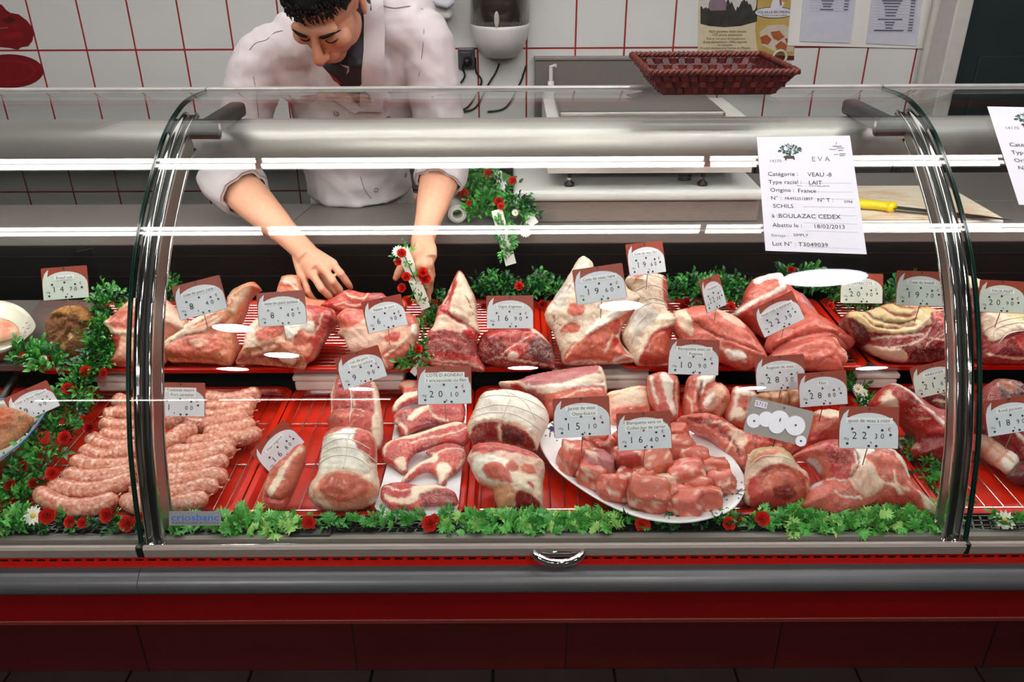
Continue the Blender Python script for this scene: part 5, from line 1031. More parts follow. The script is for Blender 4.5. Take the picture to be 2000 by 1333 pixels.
tag('price tag FAUX-FILET 20,90 at the right edge', 1957, 580, 90, -3, ['FAUX-FILET'], '20,', '90', bub=g2)
tag('price tag Rognon de veau 28,50 above the kidneys', 1524, 729, 97, 4, ['Rognon de veau'], '28,', '50')
tag('price tag Filet 28,80 right of the kidneys', 1607, 760, 95, 4, ['Filet'], '28,', '80', dscale=.9)
tag('crinkled shiny price tag ARAIGNER 21,80 on the beef block', 1826, 740, 88, 13, ['ARAIGNER'], '21,', '80', bub=g2, dscale=.88)
tag('price tag Rond parisien 18,90 cut by the right edge', 1974, 812, 100, 9, ['Rond parisien'], '18,', '90', dscale=.88)
tag('price tag quasi de veau a rotir 22,30 above the boned veal shoulder', 1697, 836, 117, -1, ['quasi de veau à rotir'], '22,', '30', dscale=.97)
tag('price tag Jarret de veau Osso-bucco 15,10, left of the two on the oval plate', 1136, 815, 111, 3, ['Jarret de veau', 'Osso-bucco'], '15,', '10')
tag('price tag Blanquette sans os 16,40, right of the two on the oval plate', 1258, 842, 106, 3, ['Blanquette sans os', 'Collier,bas de carrer'], '16,', '40', dscale=.88)
tag('price tag Toulouse nature Porc cerealier 1,00 on the sausages', 353, 781, 95, -1, ['Toulouse nature', 'Porc céréalier'], '1,', '00', stripdy=.004)
tag('steeply turned price tag Filet mignon 16,80 on the pork tenderloin', 543, 874, 68, 24, ['Filet mignon'], '16,', '80', yaw=42, dscale=.9)
tag('price tag Chair a farcir Maison 9,90 by the ground meat bowl', 63, 786, 62, 8, ['Chair à farcir Maison'], ' 9,', '90', yaw=40, dscale=.8)
# the tag seen from behind
c = PD(1521, 824, 1.27)
m = Matrix.Translation(c) @ Matrix.Rotation(math.radians(65), 4, 'X') @ Matrix.Rotation(math.radians(-14), 4, 'Z')
t = thing('price_tag', 'grey back of a price tag with white discs and number 5713', 'price tag', mw=m)
obj('card', plate_poly(rrect(TW, TH * .8, .003), .0012, 0), M_TBACK, t, world=False)
for k, (x, y, r) in enumerate(((-.038, -.008, .011), (-.020, -.001, .012), (.0, .002, .0155), (.026, .0, .0155), (-.002, -.006, .013), (.040, -.021, .0085))):
    obj('disc', plate_poly([(x + r * math.cos(2 * PI * q / 24), y + r * math.sin(2 * PI * q / 24)) for q in range(24)], .0004, .0006 + k * .0003), M_TBUB, t, world=False)
dots = [disc(x, y, .0018, 10, .0026) for x, y in ((-.038, -.008), (.026, .001), (.040, -.021), (.002, .0225))]
obj('peg_hole', join(*dots), mat('dark_peg', 0x4a4648), t, world=False)
obj('label_strip', plate_poly([(-.043, .0145), (-.024, .0145), (-.024, .0245), (-.043, .0245)], .0003, .0012), M_PAPER, t, world=False)
inst('lettering', textmesh('5713', .0085, M_INK), t, Matrix.Translation((-.0335, .0193, .0014)))
p0 = m @ Vector((.0, .006, .004))
obj('pin', tube([p0, p0 + Vector((-.003, .004, -.055))], .0012, 6), M_WIRE, t)
# ================================================================== greenery
LC = [mat('leaf_green_a', 0x3f9236, .4, nz=.1, coat=.1), mat('leaf_green_b', 0x5cb04a, .4, nz=.1, coat=.1), mat('leaf_green_c', 0x256c2c, .4, nz=.1, coat=.1), mat('leaf_green_d', 0x9ccc6c, .42, nz=.1)]
LD = [mat('dark_leaf_a', 0x0f3d17, .35, nz=.1), mat('dark_leaf_b', 0x226a28, .35, nz=.1), mat('dark_leaf_c', 0x35822e, .35, nz=.1)]
M_STEM = mat('green_stem', 0x2c6a2c, .5)
def box_leaf(m, L=.022, w=.0043):
    v = [Vector((0, 0, 0))]; f = []
    st = [(.2, .55, .001), (.45, 1, .003), (.72, .75, .003)]
    for s, k, z in st: v += [Vector((-w * k, L * s, z + .0015)), Vector((0, L * s, z)), Vector((w * k, L * s, z + .0015))]
    v.append(Vector((0, L, .000)))
    f = [(0, 2, 1), (0, 3, 2), (1, 2, 5, 4), (2, 3, 6, 5), (4, 5, 8, 7), (5, 6, 9, 8), (7, 8, 10), (8, 9, 10)]
    return mdata('leaf', v, f, m, True)
def box_sprig(m, seed):
    r_ = random.Random(seed); me0 = box_leaf(m, .0185, .0040); V0 = [v.co.copy() for v in me0.vertices]; F0 = [tuple(p.vertices) for p in me0.polygons]; bpy.data.meshes.remove(me0)
    P = [tube([(0, 0, 0), (0, .012, .001), (0, .022, .003)], .0006, 4)]
    for k in range(5):
        a = (-1 if k % 2 else 1) * r_.uniform(.6, 1.1) if k < 4 else 0
        P.append(xf((V0, F0), Matrix.Translation((0, .004 + .0045 * k, .001)) @ Matrix.Rotation(a, 4, 'Z') @ Matrix.Rotation(r_.uniform(-.5, .6), 4, 'X') @ Matrix.Rotation(r_.uniform(-.7, .7), 4, 'Y')))
    return mdata('leaf_sprig', *join(*P), m, True)
def parsley_leaf(m, L=.024):
    v = [Vector((0, 0, 0)), Vector((0, L * .45, .003))]
    n = 19
    for k in range(n):
        a = math.radians(-45 + 270 * k / (n - 1)); r = L * (.56 if k % 2 == 0 else (.24 if k % 6 == 3 else .36)) * (1 + .12 * math.sin(k * 2.1))
        v.append(Vector((math.cos(a) * r, L * .45 + math.sin(a) * r, -.003 + .002 * (k % 3))))
    f = [(1, 2 + k, 3 + k) for k in range(n - 1)] + [(0, 1, 2 + n - 1), (0, 2, 1)]
    return mdata('leaf', v, f, m, True)
BOXL = [box_sprig(m, k) for k, m in enumerate(LC)]; BOXD = [box_sprig(m, 9 + k) for k, m in enumerate(LD)]; PARS = [parsley_leaf(m) for m in (LC[1], LC[0], LC[3], LC[1])]
M_RED = mat('red_petal', 0xe02818, .5, nz=.1); M_REDD = mat('dark_red_petal', 0xb01410, .5, nz=.1); M_WPET = mat('white_petal', 0xf0ece0, .5); M_YEL = mat('yellow_flower_centre', 0xd9b53a, .6)
def rose(r=.013):
    P = []
    for ring_, (n, rr, tilt, z) in enumerate(((6, 1.0, 25, 0), (6, .82, 45, .002), (5, .6, 62, .004), (4, .38, 78, .006))):
        for k in range(n):
            a = 2 * PI * (k + .5 * ring_) / n; t = math.radians(tilt); w = r * .62 * rr
            base = Matrix.Rotation(a, 3, 'Z') @ Matrix.Rotation(-t, 3, 'Y')
            v = [base @ Vector(q) + Vector((0, 0, z)) for q in ((0, -w * .3, 0), (0, w * .3, 0), (r * .7 * rr, w, .001), (r * rr, w * .55, .0025), (r * rr, -w * .55, .0025), (r * .7 * rr, -w, .001))]
            P.append((v, [(0, 1, 2, 3, 4, 5)]))
    return join(*P)
def daisy(r=.014, n=14):
    P = []
    for k in range(n):
        a = 2 * PI * k / n; b = Matrix.Rotation(a, 3, 'Z')
        P.append(([b @ Vector(q) for q in ((.002, -.0009, .001), (.002, .0009, .001), (r * .7, .0022, .0025), (r, 0, .0018), (r * .7, -.0022, .0025))], [(0, 1, 2, 3, 4)]))
    return join(*P)
ROSE = mdata('flower', *rose(), M_RED); ROSED = mdata('flower', *rose(.012), M_REDD); DAISY = mdata('flower', *daisy(), M_WPET); CENT = mdata('flower_centre', *ellipsoid((0, 0, .0015), (.004, .004, .0022), None, 8, 5), M_YEL)
CARN = mdata('flower', *join(rose(.014), xf(rose(.011), Matrix.Translation((0, 0, .003)) @ Matrix.Rotation(.5, 4, 'Z'))), M_RED)
FLW = {'r': ROSE, 'd': DAISY, 'k': ROSED, 'c': CARN}
def face_m(p, n, spin, s):
    n = n.normalized(); x = n.orthogonal().normalized(); y = n.cross(x)
    return Matrix.Translation(p) @ Matrix((x, y, n)).transposed().to_4x4() @ Matrix.Rotation(spin, 4, 'Z') @ Matrix.Scale(s, 4)
def garland(lab, path, n, leaves, spread=.02, sc=1.0, flowers=(), seed=0, up=.6, strip=None, name='garland', group=None, zmin=None, out=None, cat='garland'):
    """path: world points; leaves stand out from the stem; flowers: (world point, type, size)"""
    rnd = random.Random(seed)
    t = thing(name, lab, cat, path[0], group)
    inv = WORLD[t.name].inverted()
    pts = resample(catmull(path, 5), 40) if len(path) > 1 else [Vector(path[0])] * 2
    if len(path) > 1: obj('stem', tube(pts[::2], .0012, 5), M_STEM, t)
    for i in range(n):
        q = pts[min(len(pts) - 1, int(rnd.random() * len(pts)))]
        d = Vector((rnd.gauss(0, 1), rnd.gauss(0, .8) - .35, abs(rnd.gauss(0, .8)) * up + .15)).normalized() if out is None else (Vector(out) + Vector((rnd.gauss(0, .7), rnd.gauss(0, .7), rnd.gauss(0, .7)))).normalized()
        p = q + d * spread * rnd.uniform(.15, 1.0)
        tip = (d + Vector((rnd.gauss(0, .5), rnd.gauss(0, .5), rnd.gauss(0, .4)))).normalized()
        nn = Vector((rnd.gauss(0, .5), -.75 + rnd.gauss(0, .3), .75 + rnd.gauss(0, .4))); nn = (nn - tip * nn.dot(tip))
        nn = nn.normalized() if nn.length > 1e-3 else tip.orthogonal()
        x = tip.cross(nn).normalized()
        s = sc * rnd.uniform(.7, 1.2)
        mm = Matrix((x * s, tip * s, nn * s)).transposed().to_4x4(); 
        if zmin is not None: p.z = max(p.z, zmin + .002)
        mm.translation = p
        lm = rnd.choice(leaves); inst(lm.name.split('.')[0], lm, t, inv @ mm)
    for (fp, ty, s) in flowers:
        nn = Vector((rnd.uniform(-.3, .3), -.75, .65 + rnd.uniform(-.2, .2)))
        fo = inst('flower', FLW[ty], t, inv @ face_m(Vector(fp), nn, rnd.uniform(0, 6), s))
        if ty == 'd': inst('flower_centre', CENT, fo, Matrix())
    if strip:
        for (a, b_, w) in strip:
            a, b_ = Vector(a), Vector(b_); dd = (b_ - a).normalized(); s_ = dd.cross(Vector((0, -.6, .8))).normalized() * w / 2; nn = s_.cross(dd).normalized() * .0012
            v = [a - s_ - nn, a + s_ - nn, b_ + s_ - nn, b_ - s_ - nn, a - s_ + nn, a + s_ + nn, b_ + s_ + nn, b_ - s_ + nn]
            so = obj('strip', (v, [(0, 1, 2, 3), (7, 6, 5, 4), (0, 4, 5, 1), (1, 5, 6, 2), (2, 6, 7, 3), (3, 7, 4, 0)]), M_WHITEP, t)
            sn = nn.normalized(); sg = 1 if sn.dot(Vector((0, -.6, .8))) > 0 else -1
            hs = []
            L_ = (b_ - a).length
            for q in range(int(L_ / .016)):
                c_ = a + dd * (.01 + q * .016) + nn * sg * 1.15
                x_ = s_.normalized(); hs.append(([c_ + x_ * math.cos(w_ * PI / 3) * .0013 + dd * math.sin(w_ * PI / 3) * .0022 for w_ in range(6)], [tuple(range(6))]))
            if hs: obj('strip_hole', join(*hs), M_DGREY, so)
    return t
FY = 1.112
def F3(x, y, Y=FY): return PY(x, y, Y)
# front edge
garland('bright leafy clump at the front left corner, beside the daisy', [F3(-20, 1018), F3(10, 1022), F3(38, 1022)], 60, PARS + BOXL, .028, .85, seed=1, zmin=.75, name='leaf_spray')
garland('row of red flowers and a daisy with small leaves below the left sausages', [F3(40, 1032), F3(160, 1032), F3(282, 1034)], 44, BOXD + BOXL[:2], .014, .65, [(F3(66, 1008, 1.105), 'd', 1.25), (F3(94, 1008, 1.108), 'c', 1.1), (F3(140, 1020, 1.105), 'c', .85), (F3(163, 1022, 1.103), 'r', .8), (F3(213, 1007, 1.105), 'c', 1.05), (F3(252, 1024, 1.10), 'c', 1.1), (F3(275, 1012, 1.105), 'r', .8)], 2, zmin=.75, strip=[(F3(30, 1026, 1.128), F3(290, 1026, 1.128), .008)])
garland('small bright leaves around the maker\'s plate inside the glass', [F3(312, 1030), F3(360, 1036), F3(425, 1035)], 34, PARS, .022, .85, seed=3, zmin=.75, name='leaf_spray')
garland('bright parsley clump in front of the pork tenderloin', [F3(438, 1032), F3(510, 1034), F3(588, 1034)], 105, PARS, .032, .92, seed=4, zmin=.75, name='leaf_spray')
garland('low sparse leaves with two red flowers in front of the pork roast and chops', [F3(600, 1034), F3(720, 1036), F3(880, 1036)], 46, PARS[:2] + BOXD[2:], .012, .8, [(F3(604, 1022, 1.105), 'c', 1.05), (F3(842, 1024, 1.10), 'c', 1.15), (F3(850, 1018, 1.108), 'c', .9)], 5, zmin=.75)
garland('bright parsley clump in front of the lamb leg', [F3(893, 1032), F3(980, 1034), F3(1062, 1034)], 110, PARS, .033, .92, seed=6, zmin=.75, name='leaf_spray')
garland('bright parsley clump left of the oval plate\'s front', [F3(1082, 1034), F3(1130, 1032), F3(1198, 1034)], 80, PARS, .028, .9, seed=7, zmin=.75, name='leaf_spray')
garland('dark leaves with red flowers under the front of the oval plate', [F3(1205, 1034), F3(1300, 1036), F3(1495, 1034)], 40, BOXD + PARS[1:2], .012, .8, [(F3(1254, 1025, 1.105), 'c', 1.1), (F3(1420, 1024, 1.105), 'c', 1.0), (F3(1440, 1018, 1.108), 'r', .9), (F3(1487, 1014, 1.108), 'c', 1.05)], 8, zmin=.75)
garland('long bright parsley bank in front of the boned veal shoulder', [F3(1505, 1030), F3(1600, 1034), F3(1720, 1030), F3(1838, 1032)], 230, PARS, .035, .92, seed=9, zmin=.75, name='leaf_spray')
garland('small leaves with a white daisy right of the right chrome frame', [F3(1900, 1030), F3(1960, 1034), F3(2060, 1032)], 26, BOXL[:3] + PARS[:1], .014, .85, [(F3(1961, 1018, 1.105), 'd', 1.35)], 10, zmin=.75)
# left: the long garland between the bowls and the sausages
garland('long green garland with red roses running down between the bowls and the sausages', [PY(214, 585, 1.70), PY(208, 645, 1.62), PY(196, 705, 1.56), PY(160, 755, 1.50), PY(140, 800, 1.44), PY(105, 860, 1.33), PY(72, 915, 1.25), PY(25, 975, 1.18)], 300, BOXL[:3] + BOXD, .028, 1.0, [(PY(170, 727, 1.50), 'r', 1.1), (PY(205, 730, 1.52), 'r', .9), (PY(134, 760, 1.46), 'r', 1.1), (PY(128, 856, 1.31), 'c', 1.0), (PY(176, 838, 1.36), 'k', 1.1), (PY(105, 926, 1.21), 'c', 1.0), (PY(47, 913, 1.22), 'k', 1.0), (PY(22, 948, 1.18), 'k', 1.0), (PY(68, 945, 1.19), 'k', .9)], 11)
garland('short green sprig with orange buds left below the brown terrine', [PY(48, 700, 1.56), PY(75, 700, 1.55), PY(108, 712, 1.54)], 60, BOXL[:3] + BOXD[1:], .026, .95, [(PY(46, 696, 1.53), 'r', .7), (PY(86, 700, 1.52), 'd', .5)], 12, name='leaf_spray')
# behind the upper row
garland('dark green spray with a red bud behind the lamb leg tag', [PY(935, 570, 1.90), PY(1010, 566, 1.90), PY(1088, 572, 1.90)], 110, BOXD + BOXL[2:3], .034, 1.1, [(PY(1014, 560, 1.86), 'r', 1.0), (PY(1060, 596, 1.86), 'k', 1.1), (PY(945, 600, 1.88), 'k', .8)], 13)
garland('dark green spray with red roses behind the smooth veal shoulder', [PY(1310, 575, 1.90), PY(1375, 570, 1.90), PY(1452, 575, 1.90)], 110, BOXD + BOXL[2:3], .036, 1.1, [(PY(1335, 600, 1.86), 'k', 1.0), (PY(1426, 600, 1.84), 'r', 1.0), (PY(1362, 592, 1.86), 'r', .9), (PY(1340, 590, 1.86), 'k', 1.0)], 14)
garland('dark green spray with red buds behind the entrecote tag', [PY(1540, 535, 1.92), PY(1620, 570, 1.90), PY(1700, 590, 1.88), PY(1765, 575, 1.90)], 140, BOXD + BOXL[2:3], .04, 1.1, [(PY(1545, 530, 1.88), 'k', 1.0), (PY(1620, 598, 1.84), 'r', .9)], 15)
garland('small dark sprig half hidden behind the left chrome frame', [PY(320, 560, 1.88), PY(335, 585, 1.86)], 30, BOXD, .03, 1.0, seed=16, name='leaf_spray')
garland('dark sprig between the pork palette and the lamb shoulder', [PY(845, 590, 1.86), PY(862, 620, 1.80), PY(838, 650, 1.74)], 46, BOXD, .028, 1.0, [(PY(868, 630, 1.74), 'k', .8)], 17, name='leaf_spray')
garland('white strip with leaves and a red bud poking out under the lamb shoulder', [PY(835, 680, 1.56), PY(815, 705, 1.545), PY(808, 725, 1.54)], 26, BOXL[:3], .020, .95, [(PY(816, 684, 1.535), 'r', .9)], 18, strip=[(PY(838, 690, 1.548), PY(806, 731, 1.535), .016)])
garland('white strip with leaves and daisies between the tags and the beef block', [PY(1655, 740, 1.60), PY(1672, 765, 1.56), PY(1695, 790, 1.50)], 34, BOXL[:3] + PARS[1:2], .017, .9, [(PY(1676, 760, 1.52), 'd', .9), (PY(1688, 768, 1.51), 'd', .7)], 19, strip=[(PY(1668, 755, 1.57), PY(1700, 805, 1.48), .02)])
garland('slanting white strip with a daisy and red flowers right of the boned veal shoulder', [PY(1762, 862, 1.36), PY(1800, 910, 1.29), PY(1850, 985, 1.19)], 46, BOXD[1:] + PARS[1:2], .020, .95, [(PY(1762, 866, 1.34), 'd', 1.0), (PY(1772, 880, 1.325), 'c', .9), (PY(1845, 962, 1.20), 'c', 1.05), (PY(1836, 978, 1.19), 'd', .6)], 20, strip=[(PY(1745, 862, 1.375), PY(1852, 1003, 1.19), .022)])
# on the work ledge
garland('bushy green garland with red flowers lying on the steel work ledge', [PY(925, 350, 2.17), PY(940, 385, 2.12), PY(945, 425, 2.05)], 150, BOXL[:2] + LC[:0] + [BOXD[2]], .05, 1.35, [(PY(954, 342, 2.1), 'c', 1.1), (PY(904, 380, 2.08), 'c', 1.2), (PY(975, 396, 2.04), 'c', 1.1), (PY(916, 398, 2.04), 'r', .7)], 21)
garland('bare white garland strip lying behind the leafy one on the work ledge', [PY(972, 340, 2.13), PY(998, 395, 2.04)], 14, BOXD, .02, 1.2, [(PY(1001, 355, 2.06), 'c', .9)], 22, strip=[(PY(970, 336, 2.14), PY(994, 399, 2.03), .026)])
garland('white garland strip with thin leaves hanging over the edge of the work ledge', [PY(978, 425, 1.96), PY(986, 465, 1.955), PY(990, 495, 1.95)], 30, BOXL, .018, .8, [(PY(978, 404, 1.97), 'c', .8)], 23, strip=[(PY(970, 410, 1.965), PY(998, 517, 1.945), .028)], out=(0, -.7, .2))
garland('white garland strip with dark leaves against the white board\'s corner', [PY(1005, 395, 2.0), PY(1018, 425, 1.99)], 40, BOXD + BOXL[:1], .024, 1.1, [(PY(1026, 455, 1.95), 'd', 1.1), (PY(1006, 416, 1.97), 'd', .7)], 24, strip=[(PY(1010, 388, 2.0), PY(1042, 440, 1.97), .03)])
# ================================================================== papers taped to the glass
def paper(nm, lab, cs, lines, clipx=None):
    c00, c10, c11, c01 = [Vector(q + (0,)) for q in cs]   # TL TR BR BL in pixels
    def uv(u, v, off=.0012):
        q = (c00 * (1 - u) + c10 * u) * (1 - v) + (c01 * (1 - u) + c11 * u) * v
        return gpt(q.x, q.y, off)
    n, m_ = 8, 18
    V = [uv(i / n, j / m_, .0010) for j in range(m_ + 1) for i in range(n + 1)]
    F_ = [(j * (n + 1) + i, (j + 1) * (n + 1) + i, (j + 1) * (n + 1) + i + 1, j * (n + 1) + i + 1) for j in range(m_) for i in range(n)]
    V2 = [uv(i / n, j / m_, .0006) for j in range(m_ + 1) for i in range(n + 1)]
    k = len(V); allv = V + V2
    t = thing(nm, lab, 'paper', uv(.5, 1))
    obj('sheet', (allv, F_ + [tuple(reversed([i + k for i in f])) for f in F_]), M_PAPER, t, smooth=True)
    H_ = (n + 1)
    asp = (gpt(*(c10.xy), .001) - gpt(*(c00.xy), .001)).length   # width
    hgt = sum((uv(.5, (j + 1) / 10) - uv(.5, j / 10)).length for j in range(10))
    rat = asp / hgt
    for (s, u, v, size, mt_) in lines:
        me = textmesh(s, 1.0, mt_, 'LEFT')
        vs = [Vector(v_.co) for v_ in me.vertices]
        V = [uv(min(1.4, u + p.x * size * .98), v - p.y * size * rat, .0016) for p in vs]
        obj('lettering', (V, [tuple(p.vertices) for p in me.polygons]), mt_, t)
    def dots(v, u0, u1):
        P = []
        for q in range(int((u1 - u0) / .014)):
            u = u0 + q * .014; P.append(([uv(u, v, .0016), uv(u + .006, v, .0016), uv(u + .006, v + .003, .0016), uv(u, v + .003, .0016)][::-1], [(0, 1, 2, 3)]))
        return P
    D = []
    for v in (.40, .475, .535, .605, .675, .745, .815, .955): D += dots(v, .42, .96)
    obj('dotted_line', join(*D), M_INK, t, kind='stuff')
    # tree with a cow under it
    rnd = random.Random(5); P = []
    for q in range(150):
        a, r = rnd.uniform(0, 2 * PI), math.sqrt(rnd.random()); u = .34 + .125 * r * math.cos(a); v = .115 + .052 * r * math.sin(a) * (1 if math.sin(a) < 0 else .75); s = rnd.uniform(.005, .013)
        P.append(([uv(u - s, v, .0016), uv(u, v + s * .6, .0016), uv(u + s, v, .0016), uv(u, v - s * .6, .0016)], [(0, 1, 2, 3)]))
    obj('tree_print', join(*P), mat('green_print', 0x1d4a40, .6), t)
    P = []
    for poly in ([(.325, .15), (.345, .15), (.348, .19), (.322, .19)], [(.27, .17), (.30, .163), (.38, .167), (.385, .20), (.37, .20), (.365, .19), (.30, .19), (.295, .205), (.28, .205), (.282, .185), (.265, .182)]):
        P.append(([uv(u, v, .0017) for u, v in reversed(poly)], [tuple(range(len(poly)))]))
    obj('cow_print', join(*P), mat('brown_print', 0x2c1d18, .6), t)
    P = []
    for (u, v, w, h_) in ((.80, .085, .10, .006), (.84, .10, .08, .005), (.76, .112, .08, .004), (.85, .12, .06, .005), (.80, .155, .05, .004), (.86, .15, .07, .005), (.86, .165, .06, .005)):
        P.append(([uv(u, v, .0016), uv(u, v + h_, .0016), uv(u + w, v + h_, .0016), uv(u + w, v, .0016)], [(0, 1, 2, 3)]))
    P.append(([uv(.83, .085, .0016), uv(.845, .05, .0016), uv(.85, .06, .0016)], [(0, 1, 2)]))
    obj('stamp_print', join(*P), mat('grey_print', 0x6d6d74, .6), t)
    return t, uv
M_GINK = mat('grey_ink', 0x77777e, .6)
t, uv = paper('information_sheet', 'white veal origin sheet taped to the middle glass pane', [(1478, 268), (1660, 265), (1693, 497), (1495, 490)],
      [('14170', .11, .212, .055, M_GINK), ('E V A', .56, .197, .085, M_GINK), ('Catégorie :', .085, .325, .072, M_INK), ('VEAU -8', .50, .330, .072, M_INK), ('Type racial :', .085, .395, .072, M_INK), ('LAIT', .50, .400, .072, M_INK), ('Race', .38, .425, .03, M_GINK), ('MONTBELIARDE', .50, .428, .03, M_GINK), ('Origine :', .095, .465, .072, M_INK), ('France', .38, .470, .072, M_INK), ('N° :', .095, .535, .068, M_INK), ('FR4952512857', .24, .538, .048, M_INK), ('N° T :', .57, .548, .066, M_INK), ('3794', .84, .560, .046, M_INK), ('SCHILS', .11, .605, .070, M_INK), ('à :BOULAZAC CEDEX', .09, .690, .074, M_INK), ('Abattu le :', .09, .772, .072, M_INK), ('18/02/2013', .50, .775, .072, M_INK), ('SIMPLY', .29, .855, .05, M_INK), ('Elevage :', .07, .862, .05, M_GINK), ('Lot N° : T3049039', .07, .935, .074, M_INK)])
# clear tape holder under the sheet
tp = [gpt(x, y, .0012) for x, y in ((1553, 493), (1640, 497), (1639, 510), (1598, 508), (1575, 505))]
props(obj('tape_strip', (tp + [p + Vector((0, -.0004, .0003)) for p in tp], [(4, 3, 2, 1, 0), (5, 6, 7, 8, 9)]), glass_mat('clear_tape', (.9, .9, .9)), loc=tp[0]), 'clear tape strip under the white origin sheet', 'tape')
paper('information_sheet', 'white origin sheet at the right edge, taped to the right glass pane', [(1928, 208), (2135, 212), (2215, 410), (1990, 400)],
      [('14170', .10, .215, .055, M_GINK), ('Catégorie : BOEUF', .09, .385, .072, M_INK), ('Type racial : VIANDE', .085, .465, .072, M_INK), ('Origine : France', .085, .545, .072, M_INK), ('N° : FR', .10, .620, .068, M_INK), ('MORT', .14, .705, .072, M_INK), ('à : E', .14, .785, .072, M_INK), ('Abattu le :', .17, .865, .070, M_INK), ('M', .17, .93, .06, M_INK)])
# maker's plate on the inside of the glass
def gquad(x0, y0, x1, y1, off):
    return [gpt(x, y, off) for x, y in ((x0, y0), (x1, y0), (x1, y1), (x0, y1))]
mp = thing('maker_plate', 'small grey plate with blue lettering at the lower left of the middle pane', 'plate', gpt(380, 1028, .001))
q = gquad(330, 999, 432, 1027, .0010); q2 = gquad(330, 999, 432, 1027, .0030)
obj('plate_body', (q + q2, [(0, 1, 2, 3), (7, 6, 5, 4), (0, 4, 5, 1), (1, 5, 6, 2), (2, 6, 7, 3), (3, 7, 4, 0)]), mat('grey_plate', 0x94969a, .35, .1), mp)
def gtext(s, x, y, hpx, mt_, wpx, par):
    me = textmesh(s, 1.0, mt_, 'LEFT'); a0, a1 = mwidth(me); k = wpx / (a1 - a0)
    V = [gpt(x + (v.co.x - a0) * k, y - v.co.y * hpx, .0034) for v in me.vertices]
    return obj('lettering', (V, [tuple(p.vertices) for p in me.polygons]), mt_, par)
M_BLUEI = mat('blue_print', 0x1f70d8, .4)
lt = gtext('criosbanc', 335, 1012, 19, M_BLUEI, 92, mp)
gtext('REFRIGERATION', 336, 1022.5, 6, mat('grey_letter', 0x4a4c50, .4), 90, mp)
# ================================================================== things on the back wall
WY = WALLY - .004
def wpoly(pts, Y=WY - .001, th=.002):
    """flat polygon on the wall from where lines of sight meet it"""
    f = [PY(x, y, Y) for x, y in pts]; b = [p + Vector((0, th, 0)) for p in f]; n = len(f)
    return f + b, [tuple(range(n)), tuple(range(2 * n - 1, n - 1, -1))] + [(i, (i + 1) % n, n + (i + 1) % n, n + i) for i in range(n)]
def face_front(vf):
    v, f = vf
    a = f[0]; nrm = (v[a[1]] - v[a[0]]).cross(v[a[2]] - v[a[1]])
    return vf if nrm.y < 0 else (v, [tuple(reversed(q)) for q in f])
M_SEAL = mat('dark_red_seal', 0x7d0c10, .5, nz=.15, nscale=25)
M_SEALD = mat('darker_red_print', 0x4c0709, .5)
M_SEALB = mat('bright_red_print', 0x8c1014, .5)
M_GOLD = mat('dull_gold_print', 0x8e6a38, .5)
s1 = [(-60, 30), (-40, 18), (-10, 15), (2, 8), (12, 20), (20, 25), (36, 28), (52, 40), (60, 50), (66, 65), (63, 80), (55, 90), (42, 92), (34, 97), (20, 94), (2, 92), (-30, 96), (-55, 80), (-66, 55)]
sl = thing('wall_seal', 'dark red scalloped seal sticker on the tiles, upper one at the left edge', 'sticker', PY(0, 55, WY - .001))
obj('seal_disc', face_front(wpoly(s1)), M_SEAL, sl)
obj('print_mark', face_front(wpoly([(-20, 56), (15, 53), (15, 55), (-20, 58)], WY - .0015, .0004)), M_GOLD, sl)
obj('print_mark', face_front(wpoly([(2, 40), (20, 32), (34, 40), (16, 46)], WY - .0015, .0004)), M_SEALD, sl)
obj('print_mark', face_front(wpoly([(5, 66), (40, 62), (46, 72), (10, 78)], WY - .0015, .0004)), M_SEALB, sl)
s2 = [(PY(0, 0, WY).x * 0 + 18 + 67 * math.cos(a * PI / 14), 139 + 33 * math.sin(a * PI / 14)) for a in range(28)]
sl = thing('wall_seal', 'dark red oval seal sticker on the tiles, lower one at the left edge', 'sticker', PY(18, 139, WY - .001))
obj('seal_disc', face_front(wpoly(s2)), M_SEAL, sl)
obj('print_mark', face_front(wpoly([(18 + 52 * math.cos(a * PI / 14), 139 + 22 * math.sin(a * PI / 14)) for a in range(28)], WY - .0015, .0004)), M_SEALB, sl)
obj('print_mark', face_front(wpoly([(18 + 48 * math.cos(a * PI / 14), 139 + 19 * math.sin(a * PI / 14)) for a in range(28)], WY - .0019, .0004)), M_SEAL, sl)
# paper towel dispenser: smoky cover above, white body below
c = PY(976, 55, WY - .11)
dp = thing('paper_dispenser', 'wall paper dispenser with a smoky grey cover and rounded white base', 'dispenser', (c.x, WY, c.z - .13))
def dsec(z, w, d, n=18):
    return [Vector((c.x + w * math.sin(a), WY - .002 - d * math.cos(a) ** .8 if math.cos(a) > 0 else WY - .002, z)) for a in [(-PI / 2 + PI * k / n) for k in range(n + 1)]]
def loft(secs):
    n = len(secs[0]); V = [p for s in secs for p in s]
    return V, [(k * n + i, k * n + (i + 1) % n, (k + 1) * n + (i + 1) % n, (k + 1) * n + i) for k in range(len(secs) - 1) for i in range(n)] + [tuple(range(n - 1, -1, -1)), tuple(range((len(secs) - 1) * n, len(secs) * n))]
zt = PY(976, -80, WY - .1).z; zm = PY(976, 54, WY - .2).z; zb = PY(976, 116, WY - .12).z
ww = (PY(1034, 50, WY - .1).x - PY(916, 50, WY - .1).x) / 2
M_SMOKE = mat('smoky_plastic', 0x3a352f, .15, nz=.1, coat=.4)
obj('cover', loft([dsec(zm + .002, ww * .99, .20), dsec(zm + .1, ww * .98, .205), dsec(zt - .06, ww * .96, .20), dsec(zt, ww * .8, .14)]), M_SMOKE, dp, smooth=True)
obj('body', loft([dsec(zb, ww * .55, .10), dsec(zb + .02, ww * .74, .15), dsec(zb + .07, ww * .92, .19), dsec(zm - .01, ww, .205), dsec(zm + .002, ww, .205)]), M_WHITEP, dp, smooth=True)
